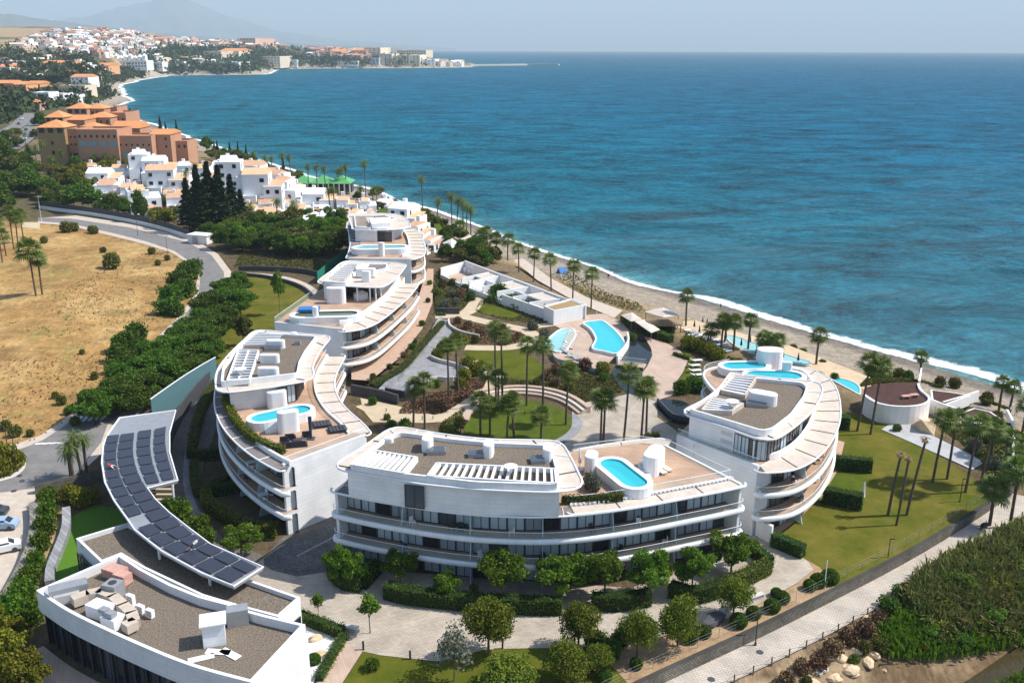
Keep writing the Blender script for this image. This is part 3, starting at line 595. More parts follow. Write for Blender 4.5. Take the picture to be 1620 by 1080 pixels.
# beach club ground
sheetpx('beach_club_floor', [(1062, 512), (1100, 508), (1150, 523), (1240, 545), (1310, 572), (1380, 600), (1372, 645), (1310, 640), (1280, 590), (1180, 590), (1110, 556), (1080, 540)], 'sand', .25, label='pale sand and paving of the beach club', zt=-.6)
sheetpx('promenade', [(812, 412), (828, 410), (870, 440), (930, 472), (985, 492), (972, 504), (910, 478), (850, 444)], 'pavement', .16, label='pale promenade above the beach')
sheetpx('soil_strip', [(716, 416), (745, 408), (812, 420), (855, 450), (905, 482), (890, 486), (820, 450), (760, 428)], 'planting_soil', .05, label='soil strip behind the spa building')
# walkway below the retaining wall
WK = ribbon('walkway', WALK_PX, 4.6, 'paver_walk', .1, zt=-1.25, label='pale paved walkway below the retaining wall')
sheetpx('river', [(1380, 1085), (1440, 1060), (1500, 1038), (1560, 1018), (1640, 985), (1760, 1000), (1760, 1200), (1300, 1200)], 'river_water', .0, label='shallow olive river', zt=-5.45)
# ------------------------------------------------------------------ architecture helpers
def sweep(mb, path, prof, mi=0):
    """profile points are (distance to the left of the path, z); the surface is closed round the profile"""
    rows = [offset(path, d) for d, z in prof]; n = len(path); k = len(prof); o = len(mb.v)
    for (d, z), r in zip(prof, rows): mb.v.extend([(p[0], p[1], z) for p in r])
    for a in range(k):
        b = (a+1) % k
        for i in range(n-1): mb.f.append((o+a*n+i, o+a*n+i+1, o+b*n+i+1, o+b*n+i)); mb.m.append(mi)
    mb.f.append(tuple(o+a*n for a in range(k))); mb.m.append(mi); mb.f.append(tuple(o+a*n+n-1 for a in reversed(range(k)))); mb.m.append(mi)
    return mb
def turn(path, r=1.2, start=True, end=True, ang=85):
    """add ends that curl to the left (inwards)"""
    P = [np.array(p) for p in path]; out = list(P)
    def arc(p, t):
        n = np.array([-t[1], t[0]]); c = p+n*r; res = []
        for k in range(1, 7):
            a = math.radians(ang*k/6); res.append(c-n*r*math.cos(a)+t*r*math.sin(a))
        return res
    if end: t = P[-1]-P[-2]; t /= np.linalg.norm(t); out = out+arc(P[-1], t)
    if start:
        t = P[0]-P[1]; t /= np.linalg.norm(t); n = np.array([t[1], -t[0]]); c = P[0]+n*r; res = []
        for k in range(1, 7):
            a = math.radians(ang*k/6); res.append(c-n*r*math.cos(a)+t*r*math.sin(a))
        out = res[::-1]+out
    return [tuple(p) for p in out]
def stadium(a, b, r, n=10):
    a = np.array(a); b = np.array(b); t = (b-a)/(np.linalg.norm(b-a)+1e-9); th = math.atan2(t[1], t[0]); out = []
    for k in range(n+1): q = th-math.pi/2+math.pi*k/n; out.append((b[0]+r*math.cos(q), b[1]+r*math.sin(q)))
    for k in range(n+1): q = th+math.pi/2+math.pi*k/n; out.append((a[0]+r*math.cos(q), a[1]+r*math.sin(q)))
    return out
def unit_window(name, pane, frame='dark_metal', split=True):
    mb = MB(); mb.box((0, .0, .02), (.97, .04, .96), mi=0)
    for x in (-.475, .475): mb.box((x, -.03, 0), (.05, .06, 1), mi=1)
    for z in (0, .965): mb.box((0, -.03, z), (.9, .06, .035), mi=1)
    if split: mb.box((0, -.03, .035), (.03, .05, .93), mi=1)
    me = mb.build(name, [pane, frame]); m = me.data; bpy.data.objects.remove(me); return m
WIN = {k: unit_window('window', p) for k, p in (('curtain', 'curtain'), ('dark', 'window_dark'), ('blind', 'blind_grey'), ('grey', 'window_grey'))}
def windows(parent, path, z, h, w=2.0, kinds='ccbcddcc', gap=.0, name='window'):
    P = resample(path, n=max(2, int(plen(path)/w)+1))
    for i in range(len(P)-1):
        a, b = np.array(P[i]), np.array(P[i+1]); c = (a+b)/2; t = b-a; L = np.linalg.norm(t)
        k = {'c': 'curtain', 'd': 'dark', 'b': 'blind', 'g': 'grey'}[kinds[i % len(kinds)]]
        inst(name, WIN[k], parent, (c[0], c[1], z), math.atan2(t[1], t[0]), (L-gap, 1.6, h))
def glass_rail(parent, path, z, h=.95, m='clear_glass', name='glass_railing'):
    o = MB().wall(path, z, z+h, .03).build(name, m, parent)
    MB().tube([(p[0], p[1], z+h+.02) for p in path], .035, 5).build('handrail', 'white_metal', o)
    return o
def sunshade(parent, outer, width, z, m='membrane', rim=.13, every=4.2, ribs=True, ends=True):
    a = outer; b = offset(outer, width); o = MB().strip(a, b, z-.06, z+.03).build('sunshade', m, parent)
    q = turn(outer, min(1.2, width*.4)) if ends else outer
    MB().tube([(p[0], p[1], z) for p in q], rim, 8).build('rim', 'white_metal', o, True)
    if ribs:
        n = max(1, int(plen(outer)/every)); ia = resample(a, n=n+1); ib = resample(b, n=n+1)
        for p, r in zip(ia[1:-1], ib[1:-1]):
            MB().tube([(p[0], p[1], z+.06), (r[0], r[1], z+.06)], .055, 5).build('rib', 'dark_metal' if m == 'membrane' else 'white_metal', o)
    return o
def facade(parent, curve, floors, top, inset_=2.5, shade=3.0, m='membrane', kinds='ccbcddcc', win_h=2.55, zw0=True, sides=True, fins=True, fin_every=7.2, shade_on=True):
    c = smooth(resample(curve, 1.2), 3); inner = offset(c, inset_)
    q = turn(c, 1.1)
    for zf in floors:
        mb = MB(); sweep(mb, q, [(.45, zf-.5), (.14, zf-.48), (.02, zf-.36), (0, zf-.2), (.03, zf+.05), (.14, zf+.16), (.4, zf+.18)])
        bd = mb.build('balcony_band', 'white_render', parent, True)
        MB().strip(offset(c, .38), offset(c, inset_+.3), zf-.4, zf+.05, 0, 1).build('balcony_floor', ['white_render', 'deck_wood'], bd)
        glass_rail(bd, offset(q, .25), zf+.17, .8)
    lv = ([0.0] if zw0 else [])+list(floors)
    for i, zf in enumerate(lv): windows(parent, inner, zf+.06, win_h, kinds=kinds[i*3 % len(kinds):]+kinds[:i*3 % len(kinds)])
    if fins:
        n = max(2, int(plen(c)/fin_every)); A = resample(offset(c, .8), n=n+1); B = resample(offset(c, inset_-.05), n=n+1)
        for zf in lv:
            for a, b in list(zip(A, B))[1:-1]:
                mb = MB(); a = np.array(a); b = np.array(b); t = b-a; t /= np.linalg.norm(t); nn = np.array([-t[1], t[0]])*.06; a2 = a+(b-a)*.45
                vs = []
                for s_ in (-1, 1):
                    vs += [(*(a+nn*s_), zf+.08), (*(b+nn*s_), zf+.08), (*(b+nn*s_), zf+2.65), (*(a2+nn*s_), zf+2.65)]
                mb.add(vs, [(0, 1, 2, 3), (7, 6, 5, 4), (0, 4, 5, 1), (1, 5, 6, 2), (2, 6, 7, 3), (3, 7, 4, 0)])
                mb.build('divider_fin', 'frosted_glass', parent)
    if shade_on: sunshade(parent, c, shade, top, m)
    return c, inner
def canopy(parent, outline_px, z, m='membrane', rim=.14, nribs=14, inner=None):
    P = spline(UP(outline_px, z), 4, True); P = resample(P+[P[0]], 1.0)[:-1]
    o = MB().prism(P, z-.1, z).build('canopy', m, parent)
    MB().tube([(p[0], p[1], z+.02) for p in P+[P[0], P[1]]], rim, 8).build('rim', 'white_metal', o, True)
    if inner is not None:
        Q = np.array(inner); n = len(P)
        for k in range(nribs):
            p = np.array(P[int(k*n/nribs)]); q = Q[np.argmin(((Q-p)**2).sum(1))]
            if .6 < np.linalg.norm(q-p) < 5: MB().tube([(p[0], p[1], z+.06), (q[0], q[1], z+.06)], .06, 5).build('rib', 'white_metal' if k % 3 else 'dark_metal', o)
    return o, P
def parapet_roof(parent, poly, z0, z1, zg, th=.28, m='gravel'):
    o = MB().ring(poly if area2(poly) > 0 else poly[::-1], inset(poly, th), z0, z1).build('parapet', 'white_render', parent)
    MB().sheet(inset(poly, th-.02), zg).build('roof_gravel', m, parent); return o
def pergola(parent, quad_px, z, n, slat=(.28, .34), m='white_render', under='membrane_grey_shaded', along=0, frame=True, depth=.5, drop=.6):
    """four px corners in order; slats run from side 0-1 to side 3-2, stepping along that side"""
    A, B, C_, D = [np.array(p) for p in UP(quad_px, z)]
    o = MB().sheet([tuple(A), tuple(B), tuple(C_), tuple(D)], z-drop).build('pergola', under, parent)
    if frame:
        for a, b in ((A, B), (B, C_), (C_, D), (D, A)): MB().wall([tuple(a), tuple((a+b)/2), tuple(b)], z-drop-.05, z+.06, .22).build('pergola_frame', m, o)
    for k in range(n):
        t = (k+.5)/n; p = A+(B-A)*t; q = D+(C_-D)*t
        MB().wall([tuple(p), tuple((p+q)/2), tuple(q)], z-slat[1], z-.02, slat[0]).build('slat', m, o)
    return o
def drum(parent, a, b, z, r, h, name='roof_vent', m='white_render'):
    P = stadium(U(*a, z), U(*b, z), r, 8); mb = MB().prism(P, z, z+h-.08); mb.prism(inset(P, .07), z+h-.08, z+h); return mb.build(name, m, parent)
def hatch(parent, c, z, size, rz=0, name='skylight'):
    p = U(*c, z); o = MB().box((p[0], p[1], z), (*size, .5), rz).build(name, 'grey_metal', parent); MB().box((p[0], p[1], z+.5), (size[0]-.15, size[1]-.15, .05), rz).build('pane', 'window_grey', o); return o
def tub(parent, a, b, z, ro, ri, h=1.2, water='pool_water', tile='pool_tile', name='plunge_pool'):
    A, B = U(*a, z+h), U(*b, z+h); P = stadium(A, B, ro, 12); Q = stadium(A, B, ri, 12); mb = MB()
    mb.ring(P, Q, z, z+h); o = mb.build(name, 'white_render', parent)
    MB().prism(stadium(A, B, ri-.005, 12), z+.05, z+.2).build('pool_floor', tile, o)
    MB().ring(stadium(A, B, ri-.004, 12), stadium(A, B, ri-.06, 12), z+.2, z+h-.03).build('pool_lining', tile, o)
    MB().sheet(stadium(A, B, ri-.062, 12), z+h-.22).build('water', water, o); return o
def rounded(poly, r=1.0, n=5):
    P = [np.array(p) for p in poly]; N = len(P); out = []
    for i in range(N):
        a, b, c = P[i-1], P[i], P[(i+1) % N]; u = a-b; v = c-b; lu, lv = np.linalg.norm(u), np.linalg.norm(v); rr = min(r, lu*.45, lv*.45)
        p0, p2 = b+u/lu*rr, b+v/lv*rr
        for k in range(n+1): t = k/n; out.append(tuple((1-t)**2*p0+2*t*(1-t)*b+t*t*p2))
    return out
FRC = {}; FL = [3.2, 6.4]; ZS = 9.45; ZD = 9.6; ZC = 12.7
# ------------------------------------------------------------------ block D: the curved block in front
def block_front():
    fr = UP([(531, 822), (562, 830), (636, 844), (700, 854), (753, 860), (839, 864), (900, 862), (938, 858), (1016, 846), (1093, 830), (1150, 819), (1172, 813)], 5.9)
    fr = smooth(resample(spline(fr, 5), 1.0), 5)
    t = thing('apartment_block', (float(np.mean([p[0] for p in fr])), 100, 0), 'white curved apartment block facing the plaza, pergola slats and an oval roof pool', 'apartment building', 'curved white apartment blocks')
    c, inner = facade(t, fr, FL, ZS, m='membrane_grey_shaded', shade=2.2, kinds='cccbdcccdbbcgc'); FRC['front'] = c  # front sunshade takes the shadow-darkened membrane colour
    back = [U(1052, 705, ZD), U(1016, 700, ZD), U(907, 714, ZD), U(868, 708, ZD), U(780, 716, ZD), U(716, 712, ZD), U(640, 702, ZD), U(598, 712, ZD), U(565, 735, ZD)]
    core = offset(c, 2.58)[1:-1]+back
    MB().prism(core, 0, ZD-.5).build('core_wall', 'white_cladding', t)
    dk = offset(c, 2.0)+back
    MB().prism(dk, ZD-.5, ZD, 0, 1).build('roof_deck', ['white_render', 'deck_wood'], t)
    e = MB().wall([core[-1], ((core[-1][0]+core[0][0])/2, (core[-1][1]+core[0][1])/2), offset(c, .4)[0]], 0, ZD-.02, .35); e.build('end_wall', 'white_cladding', t)
    MB().wall([offset(c, .4)[-1], U(1110, 734, ZD), back[0]], 0, ZD+.12, .35).build('end_wall', 'white_cladding', t)
    # sunshade in the unshaded membrane colour with dentils over the right half
    n = len(c); half = int(n*.56)
    sunshade(t, offset(c[half:], .05), 1.9, ZS+.08, 'membrane', rim=.15, every=4.5)
    P = resample(offset(c[half:], 2.0), .55); mb = MB()
    for p in P: mb.box((p[0], p[1], ZS+.1), (.22, .22, .28))
    o = mb.build('dentil_strip', 'white_render', t); o['kind'] = 'stuff'
    MB().wall(offset(c[half:], 2.25), ZD-.2, ZD+.25, .3).build('deck_kerb', 'white_render', t)
    glass_rail(t, offset(c[half:], 2.5), ZD+.25, .75)
    glass_rail(t, resample([offset(c, 2.5)[-1], back[0]], 3), ZD, 1.0); glass_rail(t, resample([back[0], back[1], back[2]], 3), ZD, .9)
    sunshade(t, resample([U(1062, 696, ZS), U(1040, 693, ZS), U(1000, 697, ZS), U(950, 704, ZS), U(905, 712, ZS)], 1.5), 2.2, ZS, 'membrane', every=5, ends=False)
    # penthouse
    wl = UP([(550, 748), (636, 763), (753, 777), (885, 779), (866, 708), (780, 704), (716, 699), (640, 688), (604, 700), (575, 722)], 12.45)
    MB().prism(wl, ZD, ZC-.1).build('penthouse_wall', 'white_cladding', t)
    w0 = UP([(640, 764.5), (671, 768.5)], 12.45); w0 = [(p[0], p[1]-.06) for p in w0]; windows(t, w0, ZD+.05, 2.75, 1.2, 'gd')
    out = [(533, 736), (537, 742), (552, 746), (636, 760), (670, 766), (753, 774), (840, 778), (886, 778), (912, 773), (921, 763), (915, 748), (901, 720), (890, 704), (870, 697), (778, 695), (716, 689), (654, 679), (633, 676), (614, 680), (593, 694), (562, 715), (538, 729)]
    pp = rounded(UP([(550, 734), (640, 749), (753, 762), (884, 766), (884, 745), (872, 703), (778, 699), (716, 693), (633, 682), (612, 690)], 13.6), .9)
    canopy(t, out, ZC, inner=pp, nribs=20); parapet_roof(t, pp, ZC, 13.6, 13.1)
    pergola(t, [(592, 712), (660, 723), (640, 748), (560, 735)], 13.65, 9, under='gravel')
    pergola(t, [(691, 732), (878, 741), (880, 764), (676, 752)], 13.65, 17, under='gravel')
    drum(t, (675, 713), (678, 705), 13.1, .6, 1.6); drum(t, (772, 722), (774, 716), 13.1, .6, 1.6); drum(t, (866, 729), (867, 722), 13.1, .6, 1.6); drum(t, (613, 699), (617, 699), 13.1, .45, .6)
    hatch(t, (690, 716), 13.1, (2.2, 1.6), .1); hatch(t, (755, 721), 13.1, (2.2, 1.2), .1); hatch(t, (850, 730), 13.1, (1.6, 1.6), .1)
    d = U(808, 747, 13.7); o = MB().cyl((d[0], d[1], 13.7), .15, .6, 8); o.cyl((d[0], d[1], 14.3), .25, .2, 12, r2=.8); o.build('satellite_dish', 'white_metal', t)
    # terrace
    tub(t, (969, 733), (1004, 761), ZD, 2.15, 1.5)
    drum(t, (934, 748), (936, 742), ZD, .75, 2.3, 'terrace_column')
    o = drum(t, (1029, 750), (1038, 738), ZD, 1.0, 2.6, 'stair_wall')
    st = MB()
    for k in range(6): p = U(1024-k*1.2, 764-k*4, ZD); st.box((p[0], p[1], ZD), (1.3, .5, .2+k*.18), .5)
    st.build('stair', 'white_render', o)
    p = U(917, 742, ZD); o = MB().cyl((p[0], p[1], ZD), .5, .08, 12); o.tube([(p[0], p[1], ZD), (p[0], p[1], ZD+2.9)], .04, 6); o.cyl((p[0], p[1], ZD+.9), .22, 1.9, 8, r2=.06); pr = o.build('closed_parasol', 'white_fabric'); tag(pr, 'closed parasol beside the oval pool of the front block', 'parasol')
    return t
# ------------------------------------------------------------------ block C: left block
def block_left():
    t = thing('apartment_block', (*U(470, 700, 0), 0), 'white crescent apartment block with oval roof pool and black roof lounge', 'apartment building', 'curved white apartment blocks')
    L = smooth(resample(spline(UP([(362, 560), (349, 585), (341, 612), (339, 640), (345, 663), (360, 687), (387, 713), (416, 733), (438, 744)], ZS), 5), 1.0), 5)
    R = smooth(resample(spline(UP([(586, 683), (573, 667), (553, 652), (537, 633), (529, 613), (531, 593), (541, 574), (546, 564)], ZS), 5), 1.0), 4)
    cl, il = facade(t, L, FL, ZS, m='membrane_grey_shaded', shade=1.9, kinds='ddcbgddc'); cr, ir = facade(t, R, FL, ZS, shade=2.8, kinds='cdcbgdc'); FRC['left'] = cl
    wA, wB = U(447, 735, ZD), U(578, 687, ZD)
    core = offset(cl, 2.58)[:-1]+[wA, wB]+offset(cr, 2.58)[1:]+UP([(500, 545), (410, 530)], ZD)
    MB().prism(core, 0, ZD-.3).build('core_wall', 'white_cladding', t)
    dk = offset(cl, 1.8)[:-1]+[wA, wB]+offset(cr, 2.7)[1:]+UP([(500, 545), (410, 530)], ZD)
    MB().prism(dk, ZD-.3, ZD, 0, 1).build('roof_deck', ['white_render', 'deck_wood'], t)
    MB().wall([wA, ((wA[0]+wB[0])/2, (wA[1]+wB[1])/2), wB], 0, ZD+.1, .4).build('end_wall', 'white_cladding', t)
    MB().wall(offset(cl, 2.0), ZD-.15, ZD+.5, .35).build('deck_kerb', 'white_render', t); MB().wall(offset(cr, 2.95), ZD-.15, ZD+.3, .3).build('deck_kerb', 'white_render', t)
    glass_rail(t, resample([wA, wB], 2), ZD+.1, .8); glass_rail(t, offset(cr, 3.1), ZD+.3, .8)
    out = [(341, 608), (343, 617), (357, 621), (387, 618), (430, 612), (467, 606), (488, 601), (496, 594), (495, 580), (502, 563), (513, 547), (521, 537), (519, 532), (502, 530), (453, 526), (407, 523), (387, 537), (363, 560), (347, 580), (341, 596)]
    wl = UP([(363, 620), (430, 612), (466, 604), (478, 585), (490, 555), (500, 540), (412, 533), (375, 570)], 12.45)
    MB().prism(wl, ZD, ZC-.1).build('penthouse_wall', 'white_cladding', t)
    w = UP([(440, 611.5), (466, 605.5)], 12.45); windows(t, [(p[0]+.03, p[1]-.07) for p in w], ZD+.05, 2.7, 1.1, 'gcd')
    w = UP([(467, 604), (478, 586)], 12.45); windows(t, [(p[0]+.06, p[1]-.02) for p in w], ZD+.05, 2.7, 1.3, 'dgd')
    pp = rounded(UP([(349, 604), (472, 590), (475, 572), (484, 555), (502, 531), (405, 524.5), (373, 552), (352, 580)], 13.6), .9)
    canopy(t, out, ZC, inner=pp); parapet_roof(t, pp, ZC, 13.6, 13.1)
    pergola(t, [(377, 553), (409, 554), (394, 600), (359, 602)], 13.65, 1, under='gravel', slat=(.2, .3))
    # slats running across the two wells
    def across(q, n):
        A, B, C_, D = [np.array(p) for p in UP(q, 13.65)]
        for k in range(n):
            s_ = (k+.5)/n; p = A+(D-A)*s_; r = B+(C_-B)*s_; MB().wall([tuple(p), tuple((p+r)/2), tuple(r)], 13.3, 13.62, .25).build('slat', 'white_render', t)
    across([(377, 553), (409, 554), (394, 600), (359, 602)], 11); across([(405, 526), (447, 527), (432, 545), (384, 545)], 7)
    for a, b in (((427, 550), (446, 550)), ((417, 573), (437, 573)), ((414, 594), (436, 594))): drum(t, a, b, 13.1, .55, 1.3)
    hatch(t, (433, 553), 13.1, (2.6, 1.4)); hatch(t, (471, 545), 13.1, (1.0, .8)); drum(t, (464, 531), (467, 531), 13.1, .4, .6)
    p = U(381, 591, 13.7); MB().cyl((p[0], p[1], 13.6), .3, .9, 10, r2=.9).build('satellite_dish', 'white_metal', t)
    tub(t, (415, 660), (474, 647), ZD, 2.15, 1.5)
    drum(t, (431, 645), (447, 643), ZD, .7, 2.5, 'stair_wall'); o = drum(t, (448, 684), (466, 681), ZD, .7, 3.0, 'stair_wall')
    st = MB()
    for k in range(8): p = U(422+k*2.6, 684-k*.3, ZD); st.box((p[0], p[1], ZD), (.36, 1.1, .2+k*.16), .2)
    st.build('stair', 'white_render', o)
    return t
def lounge():
    for nm, lab, c, sz, h in (('outdoor_sofa', 'long black outdoor sofa on the roof terrace of the left block', (464, 706), (3.6, 1.1), .55), ('outdoor_sofa', 'short black corner sofa on the left roof terrace', (452, 698), (1.0, 1.2), .6), ('armchair', 'black armchair facing the long roof sofa', (461, 694), (1.2, 1.1), .6), ('coffee_table', 'black low table between the roof sofas', (470, 698), (1.2, .8), .4), ('armchair', 'black armchair beside the folded black parasol', (487, 690), (1.1, 1.0), .6)):
        p = U(*c, ZD); t = thing(nm, (p[0], p[1], ZD), lab, nm.split('_')[-1]); MB().box((p[0], p[1], ZD), (*sz, h*.6), .25).build('seat' if 'table' not in nm else 'table_top', 'black_fabric', t)
        if 'table' not in nm: MB().box((p[0]-sz[1]*.1, p[1]-sz[1]*.4, ZD+h*.6), (sz[0], .25, h*.9), .25).build('backrest', 'black_fabric', t)
        else: MB().box((p[0], p[1], ZD+h*.6), (sz[0]*.9, sz[1]*.9, .05), .25).build('tray', 'dark_metal', t)
    for k, c in enumerate(((509, 673), (534, 681))):
        p = U(*c, ZD); t = thing('daybed', (p[0], p[1], ZD), ('black slatted daybed nearer the curved railing' if k else 'black slatted daybed next to the folded black parasol'), 'daybed')
        MB().box((p[0], p[1], ZD+.1), (2.4, 2.0, .25), .35).build('base', 'black_fabric', t)
        for q in range(5): MB().box((p[0]-.9*math.cos(.35)+q*.45*math.cos(.35), p[1]-.9*math.sin(.35)+q*.45*math.sin(.35), ZD+.36), (.36, 1.9, .06), .35).build('cushion', 'slate_dark', t)
    p = U(492, 694, ZD); t = thing('parasol', (p[0], p[1], ZD), 'folded black cantilever parasol on the roof terrace', 'parasol'); MB().box((p[0], p[1], ZD), (1.0, 1.0, .12)).build('base', 'slate_dark', t); MB().cyl((p[0], p[1], ZD+.12), .16, 3.0, 8, r2=.26).build('canopy', 'navy_fabric', t)
# ------------------------------------------------------------------ block E: right block
def block_right():
    t = thing('apartment_block', (*U(1200, 740, 0), 0), 'white crescent apartment block by the east lawn with two rear pools', 'apartment building', 'curved white apartment blocks')
    R = smooth(resample(spline(UP([(1212, 748), (1230, 750), (1253, 747), (1277, 736), (1301, 718), (1320, 691), (1329, 667), (1330, 644), (1326, 620), (1316, 602), (1301, 589), (1277, 581), (1247, 579)], ZS), 5), 1.0), 6)
    c, i = facade(t, R, FL, ZS, shade=3.4, kinds='cdcbgdcd', inset_=2.8); FRC['right'] = c
    wA, wB = U(1072, 688, ZD), U(1200, 737, ZD)
    bk = UP([(1225, 572), (1160, 570), (1143, 580), (1150, 600), (1120, 640)], ZD)
    core = [wA, wB]+offset(c, 2.9)[2:]+bk; MB().prism(core, 0, ZD-.3).build('core_wall', 'white_cladding', t)
    dk = [wA, wB]+offset(c, 3.2)[2:]+bk; MB().prism(dk, ZD-.3, ZD, 0, 1).build('roof_deck', ['white_render', 'deck_wood'], t)
    MB().wall([wA, ((wA[0]+wB[0])/2, (wA[1]+wB[1])/2), wB], 0, ZD+.12, .4).build('end_wall', 'white_cladding', t)
    MB().wall(offset(c, 3.5), ZD-.15, ZD+.75, .4).build('deck_kerb', 'white_render', t); glass_rail(t, resample([wA, wB], 2), ZD+.12, .8)
    MB().prism(UP([(1191, 848), (1196, 815), (1216, 822), (1219, 858)], 0)[:0] or [(U(1194, 847)[0], U(1194, 847)[1]), (U(1219, 860)[0], U(1219, 860)[1]), (U(1219, 860)[0]+.3, U(1219, 860)[1]+.4), (U(1196, 846)[0]+.3, U(1196, 846)[1]+.4)], 0, 2.4).build('garden_screen', 'white_render', t)
    out = [(1083, 649), (1085, 656), (1099, 661), (1158, 680), (1194, 693), (1218, 696), (1236, 690), (1265, 669), (1286, 649), (1298, 629), (1301, 614), (1295, 606), (1277, 602), (1233, 599), (1188, 594), (1160, 590), (1153, 593), (1138, 613), (1114, 632), (1089, 645)]
    wl = UP([(1091, 660), (1158, 681), (1194, 694), (1214, 696), (1255, 672), (1280, 640), (1285, 615), (1180, 600), (1150, 605), (1120, 635)], 12.45)
    MB().prism(wl, ZD, ZC-.1).build('penthouse_wall', 'white_cladding', t)
    w = UP([(1163, 682.5), (1194, 694), (1213, 696)], 12.45); windows(t, [(p[0]-.02, p[1]-.08) for p in w], ZD+.05, 2.7, .95, 'ccdcc')
    w = UP([(1214, 696), (1255, 672), (1279, 641)], 12.45); windows(t, [(p[0]+.09, p[1]-.05) for p in w], ZD+.05, 2.7, 1.5, 'dgcd')
    pp = rounded(UP([(1089, 646), (1150, 664), (1206, 681), (1224, 677), (1253, 655), (1274, 626), (1279, 611), (1270, 604), (1158, 593), (1148, 606), (1130, 622)], 13.6), .9)
    canopy(t, out, ZC, inner=pp); parapet_roof(t, pp, ZC, 13.6, 13.1)
    def well(q, n):
        A, B, C_, D = [np.array(p) for p in UP(q, 13.65)]; o = MB().sheet([tuple(x) for x in (A, B, C_, D)], 13.12).build('pergola', 'membrane_grey_shaded', t)  # dark sheet colours in the shaded hollow below the slats
        for a, b in ((A, B), (B, C_), (C_, D), (D, A)): MB().wall([tuple(a), tuple((a+b)/2), tuple(b)], 13.1, 13.72, .22).build('pergola_frame', 'membrane', o)
        for k in range(n):
            s_ = (k+.5)/n; p = A+(D-A)*s_; r = B+(C_-B)*s_; MB().wall([tuple(p), tuple((p+r)/2), tuple(r)], 13.35, 13.66, .32).build('slat', 'white_render', o)
    well([(1162, 594), (1196, 597), (1178, 625), (1141, 617)], 7); well([(1128, 628), (1176, 638), (1157, 650), (1110, 648)], 6)
    drum(t, (1195, 636), (1217, 640), 13.1, 1.0, 1.6); hatch(t, (1197, 642), 13.1, (2.8, 1.4), -.2)
    p = U(1158, 644, 13.7); MB().cyl((p[0], p[1], 13.7), .25, .9, 10, r2=.9).build('satellite_dish', 'white_metal', t)
    tub(t, (1160, 578), (1196, 577), ZD, 2.4, 1.6); tub(t, (1200, 592), (1250, 593), ZD, 2.5, 1.8)
    drum(t, (1210, 582), (1222, 582), ZD, 1.5, 3.2, 'stair_wall'); drum(t, (1239, 597), (1248, 597), ZD, .35, 2.6, 'terrace_column')
    # curved balcony at the back left
    q = smooth(resample(spline(UP([(1152, 576), (1118, 583), (1110, 592), (1118, 608), (1132, 622)], ZS), 5), .8), 3)
    for zf in (3.2, 6.4, 9.45):
        mb = MB(); sweep(mb, q, [(.45, zf-.45), (.02, zf-.3), (.03, zf+.05), (.4, zf+.16)]); o = mb.build('rear_balcony', 'white_render', t, True)
        MB().prism(q+UP([(1150, 605), (1160, 590)], ZS), zf-.3, zf, 0, 1).build('balcony_floor', ['white_render', 'deck_wood'], o); glass_rail(o, offset(q, .25), zf+.15, .8)
    return t
